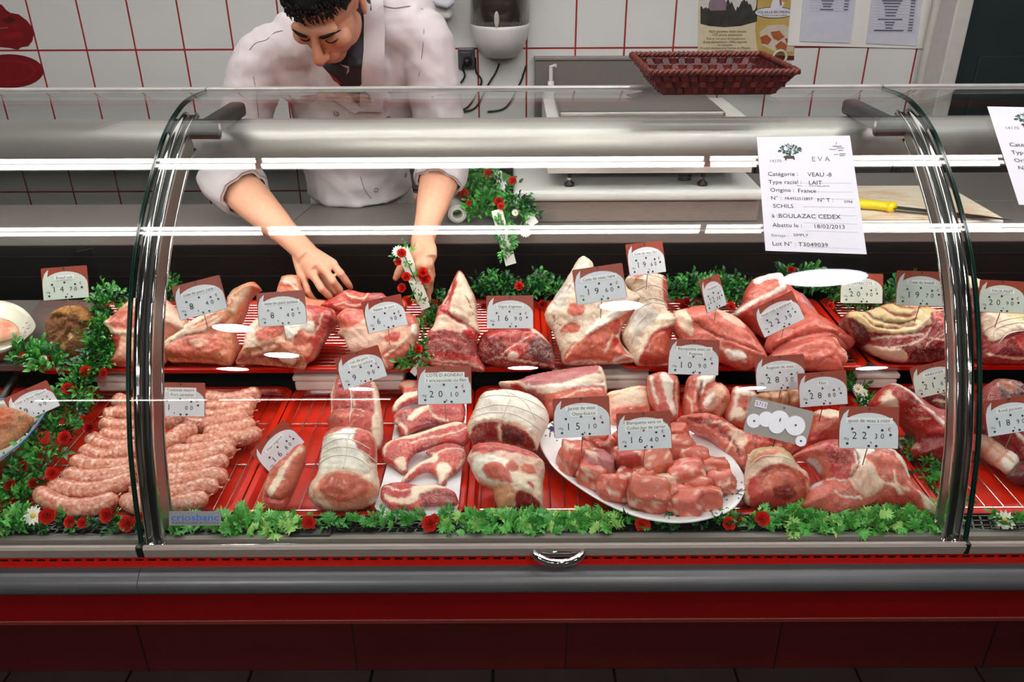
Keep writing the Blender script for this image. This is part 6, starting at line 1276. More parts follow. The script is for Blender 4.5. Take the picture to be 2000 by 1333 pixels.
obj('window_mark', ellipsoid(PY(970, 38, WY - .21), (.010, .003, .03)), mat('pale_grey_oval', 0xb9b2a8, .4), dp, smooth=True)  # narrow pale oval set on the front of the smoky cover
# soap holder, top of the frame next to the butcher
a = PY(862, 18, WY - .06)
sd = thing('towel_dispenser', 'white towel holder on the tiles above the butcher\'s shoulder', 'dispenser', (a.x, WY, a.z - .03))
obj('body', rbox(PY(832, 10, WY - .06).x, PY(884, 10, WY - .06).x, WY - .13, WY, PY(860, 37, WY - .1).z, PY(860, 37, WY - .1).z + .2, .018, 3), M_WHITEP, sd, smooth=False)
ps = [PY(838, -6, WY - .14), PY(856, 4, WY - .15), PY(872, 8, WY - .15), PY(884, 2, WY - .14)]
obj('towel_fold', tube(ps, [.018, .026, .026, .018], 10, flat=.7), M_PAPER, sd, smooth=True)
# socket, plug, leads
c = PY(911, 115, WY - .01)
so = thing('wall_socket', 'grey wall socket with a black plug, left of the dispenser', 'socket', (c.x, WY, c.z))
obj('frame', rbox(c.x - .035, c.x + .035, WY - .012, WY, c.z - .043, c.z + .043, .006), M_GREY, so)
obj('insert', rbox(c.x - .023, c.x + .023, WY - .0135, WY - .009, c.z - .028, c.z + .028, .004), M_DGREY, so)
pg = thing('plug', 'black plug in the grey wall socket with its lead', 'plug', (c.x, WY - .014, c.z - .01))
obj('plug_body', tube([(c.x + .004, WY - .0145, c.z - .008), (c.x + .004, WY - .05, c.z - .010)], [.019, .015], 14), M_BLACK, pg, smooth=True)
obj('lead', tube(catmull([Vector((c.x + .004, WY - .045, c.z - .012)), PY(903, 130, WY - .03), PY(908, 148, WY - .012), PY(900, 162, WY - .008)], 6), .004, 8), M_BLACK, pg, smooth=True)
for k, (pp_, lab) in enumerate((([(928, 112), (930, 140), (940, 162)], 'black lead running down from behind the socket'), ([(975, 124), (968, 142), (955, 163)], 'black lead hanging below the paper dispenser, curving left'), ([(1028, 128), (1022, 146), (1016, 162)], 'thin black lead at the right below the paper dispenser'))):
    P = [PY(x, y, WY - .008) for x, y in pp_]; P.append(P[-1] + Vector((-.06, .002, -.10))); P.append(P[-1] + Vector((-.08, .002, -.02)))
    props(obj('electric_lead', tube(catmull(P, 6), .004, 7), M_BLACK, smooth=True), lab, 'cable')
# steel splash panel and a bottle shape standing in for a blurry white reflection
p0, p1 = PY(1045, 118, WY - .03), PY(1300, 118, WY - .03)
sp = thing('steel_splashback', 'brushed steel splash panel on the tiles behind the scale', 'panel', (p0.x, WY, .9))
obj('sheet', rbox(p0.x, p1.x, WY - .03, WY - .001, .86, p0.z, .003), M_STEEL_D, sp)
obj('top_edge', rbox(p0.x - .004, p1.x + .004, WY - .038, WY - .001, p0.z, p0.z + .014, .003), M_ALU, sp)
b0 = PY(1076, 150, WY - .12)
bt = thing('reflection_bottle', 'white bottle shape standing in for a blurry reflection before the steel splash panel', 'bottle', (b0.x, b0.y, .9))
obj('reflection_body', lathe([(.0, 0), (.034, 0), (.036, .01), (.035, .13), (.028, .17), (.013, .19), (.013, .205), (.0, .205)], 20, (b0.x, b0.y, .9)), M_WHITEP, bt, smooth=True)
obj('pump', tube([(b0.x, b0.y, 1.105), (b0.x, b0.y, b0.z + .04), (b0.x + .02, b0.y - .01, b0.z + .045)], .008, 8), M_WHITEP, bt)
# poster
def trans(k, x, y):  # zoom crop (1340,0) x4
    return (1340 + x / 4.0, y / 4.0)
po = thing('poster', 'poultry poster with a farm photo, cream ground and dark red foot', 'poster', PY(1458, 60, WY - .001))
def pl_(nm, pts, m_, lay=0):
    return obj(nm, face_front(wpoly([trans(0, *p) for p in pts], WY - .001 - lay * .0005, .0004)), m_, po)
M_CRM = mat('cream_print', 0xcfc2a2, .5, nz=.06); M_PSKY = mat('pale_print', 0xc9c0bb, .5); M_PDK = mat('dark_foliage_print', 0x33302a, .5, nz=.4, nscale=30); M_PYL = mat('straw_print', 0xb99c52, .5, nz=.1, nscale=14)
M_PRD = mat('dark_red_foot_print', 0x5a1014, .5); M_PFOOD = mat('roast_print', 0xa8552c, .5, nz=.2, nscale=40); M_PPL = mat('pink_house_print', 0x7d6870, .5); M_PBR = mat('brown_letter_print', 0x6a4a34, .5)
pl_('sheet', [(100, -300), (860, -300), (845, 470), (90, 470)], M_CRM)
pl_('photo', [(112, -300), (560, -300), (555, 170), (430, 205), (300, 215), (180, 205), (110, 185)], M_PSKY, 1)
_r = random.Random(3); tr_ = [(112, 185)] + [(112 + 443 * k / 40, 60 + 30 * math.sin(k * .55) - _r.uniform(0, 46)) for k in range(41)] + [(555, 168), (430, 203), (300, 213), (180, 203)]
pl_('photo_trees', tr_, M_PDK, 2)
pl_('photo_house', [(175, 60), (178, 20), (200, -20), (240, -24), (300, -10), (318, 30), (310, 80), (190, 84)], M_PPL, 3)
pl_('side_band', [(565, -300), (850, -300), (845, 430), (560, 430), (540, 240)], M_PYL, 1)
pl_('food_photo', [(575, 250), (640, 200), (760, 190), (840, 230), (838, 400), (700, 405), (590, 350)], mat('plate_print', 0xc7b9a8, .5), 2)
for q in ([(580, 290), (630, 270), (670, 310), (640, 350), (590, 340)], [(660, 250), (730, 240), (770, 290), (720, 320), (680, 300)], [(695, 360), (740, 320), (790, 350), (780, 400), (720, 405)], [(770, 300), (830, 300), (835, 350), (790, 350)]):
    pl_('food_piece', q, M_PFOOD, 3)
pl_('emblem', [(690 + 155 * math.cos(k * PI / 12), 98 + 46 * math.sin(k * PI / 12)) for k in range(24)], mat('dark_ring_print', 0x3b3a44, .5), 3)
pl_('emblem_face', [(690 + 150 * math.cos(k * PI / 12), 98 + 40 * math.sin(k * PI / 12)) for k in range(24)], M_PAPER, 4)
pl_('hen_print', [(660, 60), (672, 10), (690, -10), (720, -20), (740, 10), (770, 20), (750, 60)], M_PAPER, 5)
pl_('hen_comb', [(728, 0), (745, -6), (748, 40), (735, 46)], mat('orange_brown_print', 0x9a4a24, .5), 6)
pl_('foot_band', [(300, 420), (845, 435), (843, 470), (90, 470), (95, 424)], M_PRD, 2)
def wtext(s, cx, cy, wpx, m_, par, tr, maxh=None, lay=7, Y0=None):
    me = textmesh(s, 1.0, m_, 'CENTER'); a0, a1 = mwidth(me); k = wpx / (a1 - a0)
    V = [PY(*tr(cx + v.co.x * k, cy - v.co.y * k), (Y0 or WY) - .001 - lay * .0005) for v in me.vertices]
    return obj('lettering', (V, [tuple(p.vertices) for p in me.polygons]), m_, par)
for s, cx, cy, w in (('Nos poulets sont élevés', 325, 245, 290), ('120 jours minimum', 322, 272, 230), ('Dès le 1er jour, ils bénéficient', 310, 302, 300), ("d'une alimentation 100% végétale", 305, 328, 345), ('et minérale', 305, 352, 115), ('Ils sont abattus à la Ferme du Mesnil', 305, 375, 385), ('production locale', 300, 396, 150)):
    wtext(s, cx, cy, w, M_PBR, po, lambda x, y: trans(0, x, y))
wtext('VOLAILLE DU MESNIL', 690, 95, 270, mat('navy_print', 0x3b3a44, .5), po, lambda x, y: trans(0, x, y))
wtext('PRODUCTION DE LA FERME', 690, 120, 200, M_PBR, po, lambda x, y: trans(0, x, y))
rg = props(obj('key_ring', xf(tube([(math.cos(a * PI / 12) * .027, 0, math.sin(a * PI / 12) * .027) for a in range(25)], .0055, 8, cap=False), Matrix.Translation(PY(1523, 112, WY - .02))), mat('ivory_plastic', 0xc9c2a8, .4), smooth=True), 'ivory plastic ring hanging on the poster\'s foot above the basket', 'ring')
# white notice board with two price lists
nb = thing('notice_board', 'white notice board screwed to the tiles, holding two price lists', 'notice board', PY(1680, 90, WY - .002))
bd = [(1552, -80), (1832, -80), (1808, 95), (1538, 89)]
obj('board', face_front(wpoly(bd, WY - .006, .005)), M_WHITEP, nb)
M_PAPER2 = mat('bluish_paper', 0xc9c9d6, .7, nz=.03)
M_LGREY = mat('grey_print_line', 0x8d8d98, .6); M_LDK = mat('dark_print_line', 0x5d5d68, .6)
for (cs, x0, x1, ys, lab, widths) in (([(1575, -80), (1682, -80), (1660, 84), (1562, 81)], 1586, 1660, [(-14, 40), (-8, 26), (-2, 28), (2, 24), (8, 20), (13, 16), (19, 26)], 'printed price list on the notice board, left one with a blank foot', None), ([(1712, -80), (1812, -80), (1790, 90), (1692, 85)], 1708, 1790, [(-10, 44), (-3, 40), (2, 40), (7, 34), (13, 28), (19, 26), (25, 22), (31, 20), (38, 48), (44, 20), (49, 16), (55, 14), (60, 58)], 'printed price list on the notice board, right one with dark lines', None)):
    pr = thing('price_list', lab, 'paper', PY(cs[3][0], cs[3][1], WY - .008))
    obj('sheet', face_front(wpoly(cs, WY - .010, .0012)), M_PAPER2, pr)
    D = []; D2 = []; mid = (x0 + x1) / 2
    for y, w in ys:
        xm = mid - 6 - y * .12; D.append(face_front(wpoly([(xm - w / 2, y - 1.6), (xm + w / 2, y - 1.3), (xm + w / 2, y + 1.2), (xm - w / 2, y + .9)], WY - .0112, .0002)))
        xr = x1 - 6 - y * .12; D.append(face_front(wpoly([(xr - 4, y - 1.4), (xr + 5, y - 1.2), (xr + 5, y + 1.2), (xr - 4, y + 1)], WY - .0112, .0002)))
        D2.append(face_front(wpoly([(x0 - 4 - y * .12, y + 2.6), (x1 + 3 - y * .12, y + 2.9), (x1 + 3 - y * .12, y + 3.3), (x0 - 4 - y * .12, y + 3.0)], WY - .0111, .0001)))
    obj('print_line', join(*D), M_LDK, pr); obj('table_line', join(*D2), M_LGREY, pr)
# ================================================================== woven basket on top of the glass
GT = GP[-8].z + .002
bx0, bx1, by0, by1 = PY(1268, 143, 1.556).x, PY(1560, 135, 1.556).x, 1.556, 1.80
bz1 = PY(1400, 141, 1.556).z
bz0 = GT
ins_ = .034
bk = thing('wicker_basket', 'empty dark red woven wicker basket standing on top of the case glass', 'basket', ((bx0 + bx1) / 2, (by0 + by1) / 2, bz0))
M_WICK = mat('dark_red_wicker', 0x5c0e11, .5, nz=.3, nscale=60, bump=.3, bscale=200); M_WICK2 = mat('red_brown_wicker', 0x702014, .5, nz=.3, nscale=80, bump=.4, bscale=260); M_WICK3 = mat('deep_red_wicker', 0x440a0d, .5, nz=.3, nscale=60)
def bper(t_, z):      # rounded rectangle perimeter at height fraction
    f = (z - bz0) / (bz1 - bz0); q = ins_ * (1 - f)
    return bx0 + q, bx1 - q, by0 + q * .8, by1 - q * .8
def bpt(s, z, off=0):
    x0, x1, y0, y1 = bper(s, z); w, h_ = x1 - x0, y1 - y0; L = 2 * (w + h_); d = s % 1.0 * L
    if d < w: return Vector((x0 + d, y0 - off, z)), Vector((1, 0, 0))
    d -= w
    if d < h_: return Vector((x1 + off, y0 + d, z)), Vector((0, 1, 0))
    d -= h_
    if d < w: return Vector((x1 - d, y1 + off, z)), Vector((-1, 0, 0))
    d -= w
    return Vector((x0 - off, y1 - d, z)), Vector((0, -1, 0))
NS = 58
for k in range(NS):
    s = (k + .5) / NS
    a_, d_ = bpt(s, bz0 + .002); b_, _ = bpt(s, bz1 - .004); w_ = .0068
    nrm = Vector((d_.y, -d_.x, 0)) * .0009
    v = [a_ - d_ * w_ - nrm, a_ + d_ * w_ - nrm, b_ + d_ * w_ - nrm, b_ - d_ * w_ - nrm, a_ - d_ * w_ + nrm, a_ + d_ * w_ + nrm, b_ + d_ * w_ + nrm, b_ - d_ * w_ + nrm]
    obj('stake', (v, [(0, 1, 2, 3), (7, 6, 5, 4), (0, 4, 5, 1), (1, 5, 6, 2), (2, 6, 7, 3), (3, 7, 4, 0)]), M_WICK3 if k % 3 else M_WICK, bk)
nw = 3; hgt_ = (bz1 - bz0 - .010) / nw
for r in range(nw):
    z = bz0 + .004 + hgt_ * (r + .5); V = []; n = NS * 6
    for i in range(n):
        s = i / n; ph = math.tanh(2.5 * math.sin((s * NS) * PI + r * PI)); p, d_ = bpt(s, z, .0032 * ph)
        nrm = Vector((d_.y, -d_.x, 0))
        hw = hgt_ * (.49 if r != 1 else .45); V += [p + Vector((0, 0, -hw)), p + Vector((0, 0, hw)), p + Vector((0, 0, hw)) - nrm * .001, p + Vector((0, 0, -hw)) - nrm * .001]
    F_ = [(i * 4 + k, i * 4 + (k + 1) % 4, ((i + 1) % n) * 4 + (k + 1) % 4, ((i + 1) % n) * 4 + k) for i in range(n) for k in range(4)]
    obj('weaver', (V, F_), (M_WICK, M_WICK2, M_WICK)[r], bk)
# base lattice
for k in range(9):
    x0, x1, y0, y1 = bper(0, bz0); y = y0 + (y1 - y0) * (k + .5) / 9
    obj('base_strip', box(x0, x1, y - .007, y + .007, bz0, bz0 + .0018), M_WICK3 if k % 2 else M_WICK, bk)
# twisted rim
for ph in (0, PI):
    P = []
    for i in range(241):
        s = i / 240; p, d_ = bpt(s, bz1); nrm = Vector((d_.y, -d_.x, 0)); a = s * 2 * PI * 52 + ph
        P.append(p + nrm * math.cos(a) * .0032 + Vector((0, 0, math.sin(a) * .0032)))
    obj('rim_cane', tube(P, .0042, 6), M_WICK2 if ph else mat('brown_red_cane', 0x66281a, .5, nz=.3, nscale=90), bk, smooth=True)
# ================================================================== scale, boards, knife, film roll on the work ledge
BZ = 1.070
bx_ = thing('steel_box', 'low steel box under the white cutting board on the work ledge', 'box', (.3, 2.2, .982))
obj('box_body', rbox(PY(1040, 420, 2.02).x, PY(1482, 420, 2.02).x, 2.025, 2.42, .982, 1.040, .003), mat('steel_box_metal', 0x9a8b84, .5, .5, nz=.12, stretch=(1, 20, 20)), bx_)
x0, x1 = PY(1003, 380, 2.005).x, PY(1494, 380, 2.005).x
props(obj('cutting_board', rbox(x0, x1, 2.005, 2.44, 1.041, BZ, .012, 4), M_BOARD, smooth=False), 'thick white plastic board under the scale', 'cutting board')
sx0, sx1 = PY(1070, 330, 2.03).x, PY(1468, 330, 2.03).x
sc_ = thing('shop_scale', 'white shop scale with a steel pan and black feet on the white board', 'scale', ((sx0 + sx1) / 2, 2.22, BZ))
zb_ = PY(1270, 338, 2.03).z
prof = [(2.03, zb_), (2.026, zb_ + .02), (2.04, zb_ + .08), (2.09, zb_ + .118), (2.40, zb_ + .118), (2.41, zb_ + .1), (2.41, zb_)]
obj('scale_body', sweepx(prof, sx0, sx1), M_WHITEP, sc_)
fa, fb = PY(1180, 300, 2.09), PY(1330, 322, 2.09)
obj('display_frame', rbox(PY(1180, 310, 2.02).x, PY(1335, 310, 2.02).x, 2.018, 2.05, zb_ + .018, zb_ + .060, .003), mat('grey_display_frame', 0xd7d5d2, .4), sc_)
obj('display', rbox(PY(1193, 310, 2.017).x, PY(1320, 310, 2.017).x, 2.0155, 2.02, zb_ + .022, zb_ + .056, .001), mat('dark_display', 0x39393c, .25), sc_)
pz = PY(1270, 208, 2.2).z
obj('pan_support', rbox(sx0 + .06, sx1 - .06, 2.14, 2.38, zb_ + .118, pz - .022, .004), M_WHITEP, sc_)
obj('pan', rbox(PY(1092, 214, 2.13).x, PY(1420, 214, 2.13).x, 2.13, 2.44, pz - .022, pz, .009, 3), M_STEEL, sc_)
obj('underside', rbox(sx0 + .02, sx1 - .02, 2.05, 2.39, zb_ - .004, zb_, .001, 1), M_BLACK, sc_)
for (x, y, yy) in ((1112, 356, 2.075), (1372, 356, 2.075)):
    p = PY(x, y, 2.052)
    for y2 in (2.052, 2.36):
        f = obj('foot', lathe([(0, 0), (.012, 0), (.0135, .003), (.0125, .009), (.006, .012), (.0045, .041), (.0, .041)], 14, (p.x, y2, BZ)), M_BLACK, sc_, smooth=True)
        obj('foot_nut', lathe([(0, .016), (.0065, .016), (.0065, .022), (0, .022)], 6, (p.x, y2, BZ)), M_CHROME, f)
p = PY(1362, 350, 2.07)
obj('cable_coil', tube([Vector((p.x - .03 + .014 * math.cos(a * PI / 6), 2.085 + .012 * math.sin(a * PI / 6), BZ + .006 + a * .0004)) for a in range(26)], .0035, 7), M_BLACK, sc_, smooth=True)
# wooden-brown stained board with knife
kz = 1.012
pa, pb, pc_, pd = PZ(1640, 428, kz), PZ(1640, 363, kz), PZ(1852, 363, kz), PZ(1990, 430, kz)
def cb_mat():
    m = bpy.data.materials.new('stained_plastic_board'); m.use_nodes = True; nt = m.node_tree; N = nt.nodes; L = nt.links; b = N['Principled BSDF']
    tc = N.new('ShaderNodeTexCoord'); mp = N.new('ShaderNodeMapping'); mp.inputs['Scale'].default_value = (7, 22, 1); mp.inputs['Rotation'].default_value = (0, 0, .4)
    n1 = N.new('ShaderNodeTexNoise'); n1.inputs['Scale'].default_value = 1.6; n1.inputs['Detail'].default_value = 7; n1.inputs['Roughness'].default_value = .7
    L.new(tc.outputs['Object'], mp.inputs['Vector']); L.new(mp.outputs[0], n1.inputs['Vector'])
    n2 = N.new('ShaderNodeTexNoise'); n2.inputs['Scale'].default_value = 5; L.new(tc.outputs['Object'], n2.inputs['Vector'])
    ad = N.new('ShaderNodeMath'); ad.operation = 'MULTIPLY'; L.new(n1.outputs['Fac'], ad.inputs[0]); L.new(n2.outputs['Fac'], ad.inputs[1])
    cr = N.new('ShaderNodeValToRGB'); e = cr.color_ramp.elements; e[0].position = .22; e[0].color = lin(0xd8ccb8); e[1].position = .46; e[1].color = lin(0xa46a44); x = e.new(.32); x.color = lin(0xccb092)
    L.new(ad.outputs[0], cr.inputs['Fac']); L.new(cr.outputs[0], b.inputs['Base Color']); b.inputs['Roughness'].default_value = .55
    return m
cb = thing('cutting_board', 'brown stained cutting board with a yellow handled knife on it', 'cutting board', (pa.x, 2.0, .982))
obj('board_top', rbox(pa.x, pd.x - .03, pa.y, pb.y, kz - .004, kz, .0015), cb_mat(), cb)
obj('board_body', rbox(pa.x - .002, pd.x - .028, pa.y - .002, pb.y + .002, .9825, kz - .0042, .004), M_BOARD, cb)
kn = thing('knife', 'butcher knife with a yellow plastic handle and long narrow blade', 'knife', PZ(1745, 405, kz + .01))
hz = kz + .0135
H_ = [PZ(1640, 393, hz), PZ(1680, 398, hz), PZ(1715, 401, hz), PZ(1738, 404, hz), PZ(1747, 406, hz)]
obj('handle', tube(catmull(H_, 4), [.017] * 4 + [.0162] * 4 + [.016] * 4 + [.019, .020, .019, .015, .012], 12, flat=.75), mat('yellow_plastic', 0xe3c312, .35, nz=.03), kn, smooth=True)
b0, b1 = PZ(1744, 405, kz + .012), PZ(1976, 430, kz + .004)
dd = (b1 - b0).normalized(); sd_ = Vector((-dd.y, dd.x, 0))
v = []
for t_, w1, w2 in ((0, .013, .014), (.4, .012, .014), (.75, .010, .010), (.93, .004, .004), (1, .0005, .0005)):
    q = b0.lerp(b1, t_); v += [q + sd_ * w1 + Vector((0, 0, .0008)), q - sd_ * w2 + Vector((0, 0, -.0002)), q + sd_ * w1 - Vector((0, 0, .0008))]
F_ = [(i * 3 + a, i * 3 + (a + 1) % 3, i * 3 + 3 + (a + 1) % 3, i * 3 + 3 + a) for i in range(4) for a in range(3)] + [(0, 2, 1), (12, 13, 14)]
obj('blade', (v, F_), mat('dark_blade_steel', 0x4c4844, .3, .8), kn)
# film roll
fr_ = thing('film_roll', 'roll of clear cling film on a white core, lying on the work ledge', 'roll', PZ(893, 425, .982))
e0 = PZ(893, 441, .982); c0 = Vector((e0.x, e0.y + .02, .982 + .0245)); c1 = c0 + Vector((-.03, .21, 0))
dr = (c1 - c0).normalized()
def ringtube(a, b, r0, r1):
    V, F_ = tube([a, b], r1, 24, cap=False); V2, F2 = tube([a, b], r0, 24, cap=False)
    k = len(V); F3_ = F_ + [tuple(reversed([i + k for i in f])) for f in F2]
    F3_ += [(i, k + i, k + (i + 1) % 24, (i + 1) % 24) for i in range(24)] + [(24 + i, 24 + (i + 1) % 24, k + 24 + (i + 1) % 24, k + 24 + i) for i in range(24)]
    return V + V2, F3_
obj('film', ringtube(c0, c1, .0185, .024), mat('cling_film', 0xd9d6d4, .2, nz=.03, coat=.5), fr_, smooth=False)
obj('core', ringtube(c0 - dr * .004, c1 + dr * .004, .0125, .0184), M_WHITEP, fr_)
# ================================================================== left pane: bowls and the clear divider
def bowl(lab, rimpx, zr, zb, m_, scale_in=.72, band=None, Y=None):
    rimp = resample(catmull([PZ(*p, zr) for p in rimpx], 4, True), 64, True)
    cc = sum(rimp, Vector()) / 64
    def rg(s, z): return [Vector((cc.x + (p.x - cc.x) * s, cc.y + (p.y - cc.y) * s, z)) for p in rimp]
    R_ = [rg(.5, zb), rg(.62, zb + .004), rg(.85, zr - .018), rg(1, zr), rg(.985, zr + .002), rg(.9, zr - .006), rg(.72, zb + .016), rg(.4, zb + .010)]
    V = [p for r in R_ for p in r]
    F_ = [(k * 64 + i, k * 64 + (i + 1) % 64, (k + 1) * 64 + (i + 1) % 64, (k + 1) * 64 + i) for k in range(len(R_) - 1) for i in range(64)] + [tuple(range(63, -1, -1)), tuple(range(7 * 64, 8 * 64))]
    t = thing('bowl', lab, 'bowl', (cc.x, cc.y, zb)); obj('bowl_body', (V, F_), m_, t, smooth=True)
    if band:
        obj('rim_band', tube(rg(.99, zr + .0015) + [rg(.99, zr + .0015)[0]], .0022, 6, cap=False), band, t, smooth=True)
    return t, cc, rg
M_CELA = mat('cream_porcelain', 0xd6d3c4, .2, nz=.03, coat=.2)
t, cc, rg = bowl('cream dish with grey floral marks holding pale meat, top left', [(-110, 610), (-60, 590), (0, 588), (40, 600), (66, 625), (68, 645), (40, 668), (0, 686), (-60, 690), (-110, 660)], ZU + .055, ZU, M_CELA)
dcl = []
for (x, y, r) in ((52, 632, 2.4), (46, 641, 2.0), (55, 643, 2.6), (50, 650, 1.6), (58, 636, 1.5), (40, 652, 1.4)):
    p = PZ(x, y, ZU + .0515); dcl.append(disc(p.x, p.y, r * .0012, 7, ZU + .0525))
obj('painted_mark', join(*dcl), mat('grey_glaze', 0x55584e, .3), t)
meat('chicken_breast', 'pale raw meat piece lying in the cream dish, top left', 'p', [(-70, 650), (-40, 628), (0, 622), (25, 630), (37, 642), (34, 655), (10, 664), (-30, 672), (-65, 668)], ZU + .020, 30, .016, .025, .01, 'porkpale', [('pork', [(-20, 640), (20, 636), (30, 650), (0, 660)])], vein=.1)
t, cc, rg = bowl('big bowl of ground meat with a blue rim, at the lower left edge', [(-150, 800), (-60, 786), (40, 779), (94, 772), (103, 783), (90, 806), (60, 848), (20, 884), (-40, 915), (-120, 905), (-170, 860)], ZL + .07, ZL, M_CELA, band=mat('blue_rim', 0x5a7ab0, .3))
meat('ground_meat', 'heap of coarse ground meat in the blue rimmed bowl', 'p', [(-160, 850), (-130, 800), (-60, 780), (0, 796), (30, 800), (66, 818), (58, 838), (30, 862), (0, 878), (-60, 890), (-130, 885)], ZL + .045, 28, .03, .05, .02, 'tan', [('orange', [(-20, 800), (40, 820), (20, 850), (-30, 840)], .002)], lump=.006, lf=180, mtl=M_TERR, vein=1)
# clear divider with a black foot
Xd = PY(62, 720, 1.56).x
dv = thing('clear_divider', 'clear acrylic divider with a black foot between the bowls and the terrine', 'divider', (Xd, 1.6, ZU))
d0, d1, d2, d3 = PY(-10, 780, 1.50), PY(85, 523, 1.86), PY(102, 535, 1.9), PY(20, 745, 1.52)
pts = [Vector((Xd, 1.50, ZU - .02)), Vector((Xd, 1.50, ZU + .03)), Vector((Xd + .0, 1.60, ZU + .10)), Vector((Xd, 1.84, ZU + .16)), Vector((Xd, 1.92, ZU + .14)), Vector((Xd, 1.92, ZU - .02))]
obj('sheet', (pts + [p + Vector((.004, 0, 0)) for p in pts], [(0, 1, 2, 3, 4, 5), (11, 10, 9, 8, 7, 6)] + [(i, 6 + i, 6 + (i + 1) % 6, (i + 1) % 6) for i in range(6)]), glass_mat('clear_acrylic', (.96, .96, .96)), dv)
obj('foot', tube(catmull([PY(-60, 830, 1.44), PY(-10, 800, 1.46), PY(14, 765, 1.50), PY(30, 742, 1.54)], 5), [.008] * 8 + [.009] * 8, 10), M_BLACK, dv, smooth=True)
# ================================================================== the butcher
def evmesh(o):
    dg = bpy.context.evaluated_depsgraph_get()
    me = bpy.data.meshes.new_from_object(o.evaluated_get(dg))
    return me
def remeshed(parts, voxel, smooth_n, fac=.5):
    V, F_ = join(*parts)
    me = mdata('tmp', V, F_, M_BLACK); o = bpy.data.objects.new('tmp', me); COL.objects.link(o)
    r = o.modifiers.new('r', 'REMESH'); r.mode = 'VOXEL'; r.voxel_size = voxel; r.use_smooth_shade = True
    if smooth_n:
        s = o.modifiers.new('s', 'SMOOTH'); s.iterations = smooth_n; s.factor = fac
    bpy.context.view_layer.update()
    m2 = evmesh(o)
    V = [v.co.copy() for v in m2.vertices]; F_ = [tuple(p.vertices) for p in m2.polygons]
    bpy.data.objects.remove(o); bpy.data.meshes.remove(m2)
    return V, F_
def etube(pts, rx, ry, seg=24, up=(0, -1, 0)):
    """tube with elliptical sections: rx across X-ish, ry along 'up'"""
    pts = [Vector(p) for p in pts]; n = len(pts); V = []
    for i in range(n):
        t = (pts[min(i + 1, n - 1)] - pts[max(i - 1, 0)]).normalized()
        a = Vector(up); a = (a - t * a.dot(t)).normalized(); b = t.cross(a)
        for k in range(seg):
            w = 2 * PI * k / seg; V.append(pts[i] + b * math.cos(w) * rx[i] + a * math.sin(w) * ry[i])
    F_ = [(i * seg + k, i * seg + (k + 1) % seg, (i + 1) * seg + (k + 1) % seg, (i + 1) * seg + k) for i in range(n - 1) for k in range(seg)] + [tuple(range(seg - 1, -1, -1)), tuple(range((n - 1) * seg, n * seg))]
    return V, F_
# joints
hip = Vector((PY(712, 420, 2.40).x, 2.42, .93)); chest = PY(688, 190, 2.20); neck0 = PY(690, 40, 2.09); 
shR, shL = PY(512, 116, 2.12), PY(826, 66, 2.14)
elR, elL = PY(452, 352, 2.06), PY(872, 300, 2.08)
wrR, wrL = PY(593, 490, 1.86), PY(826, 470, 1.87)
HC = PY(634, 2, 1.93)      # centre of the head
HS = 1.0
yaw, pit, rl = math.radians(-10), math.radians(52), math.radians(3)
HM = Matrix.Translation(HC) @ Matrix.Rotation(yaw, 4, 'Z') @ Matrix.Rotation(rl, 4, 'Y') @ Matrix.Rotation(pit, 4, 'X') @ Matrix.Rotation(PI, 4, 'Z') @ Matrix.Scale(HS, 4)
# head frame: +y is the face, +z the crown
def hl(x, y, z): return HM @ Vector((x, y, z))
def hell(c, r, m=None): return xf(ellipsoid(c, r, m, 28, 18), HM)
H = [hell((0, -.014, .034), (.077, .097, .086)), hell((0, .03, -.035), (.062, .068, .082)), hell((0, .060, -.096), (.031, .030, .024)), hell((.042, .012, -.072), (.020, .044, .030)), hell((-.042, .012, -.072), (.020, .044, .030)),
     hell((0, .078, .022), (.054, .020, .013)), xf(tube([(0, .094, .014), (0, .106, -.004), (0, .119, -.026), (0, .124, -.036)], [.0085, .0095, .0125, .0135], 14), HM), hell((0, .122, -.036), (.0135, .0125, .0125)), hell((.012, .110, -.040), (.0085, .011, .008)), hell((-.012, .110, -.040), (.0085, .011, .008)),
     hell((.043, .068, -.022), (.024, .024, .020)), hell((-.043, .068, -.022), (.024, .024, .020)), hell((0, .088, -.066), (.030, .013, .020)), hell((0, .1, -.065), (.023, .008, .0045)), hell((0, .098, -.075), (.020, .008, .0055)),
     hell((.031, .083, -.001), (.0145, .0105, .0085)), hell((-.031, .083, -.001), (.0145, .0105, .0085)),
     xf(ellipsoid((0, 0, 0), (.007, .019, .031), Matrix.Rotation(.35, 3, 'X') @ Matrix.Rotation(-.25, 3, 'Z')), HM @ Matrix.Translation((.081, -.012, -.012))), xf(ellipsoid((0, 0, 0), (.007, .019, .031), Matrix.Rotation(.35, 3, 'X') @ Matrix.Rotation(.25, 3, 'Z')), HM @ Matrix.Translation((-.081, -.012, -.012))),
     tube([hl(0, -.035, -.03), hl(0, -.045, -.10), neck0 + Vector((0, .0, -.02)), neck0 + Vector((0, .05, -.08))], [.058, .056, .062, .08], 20)]
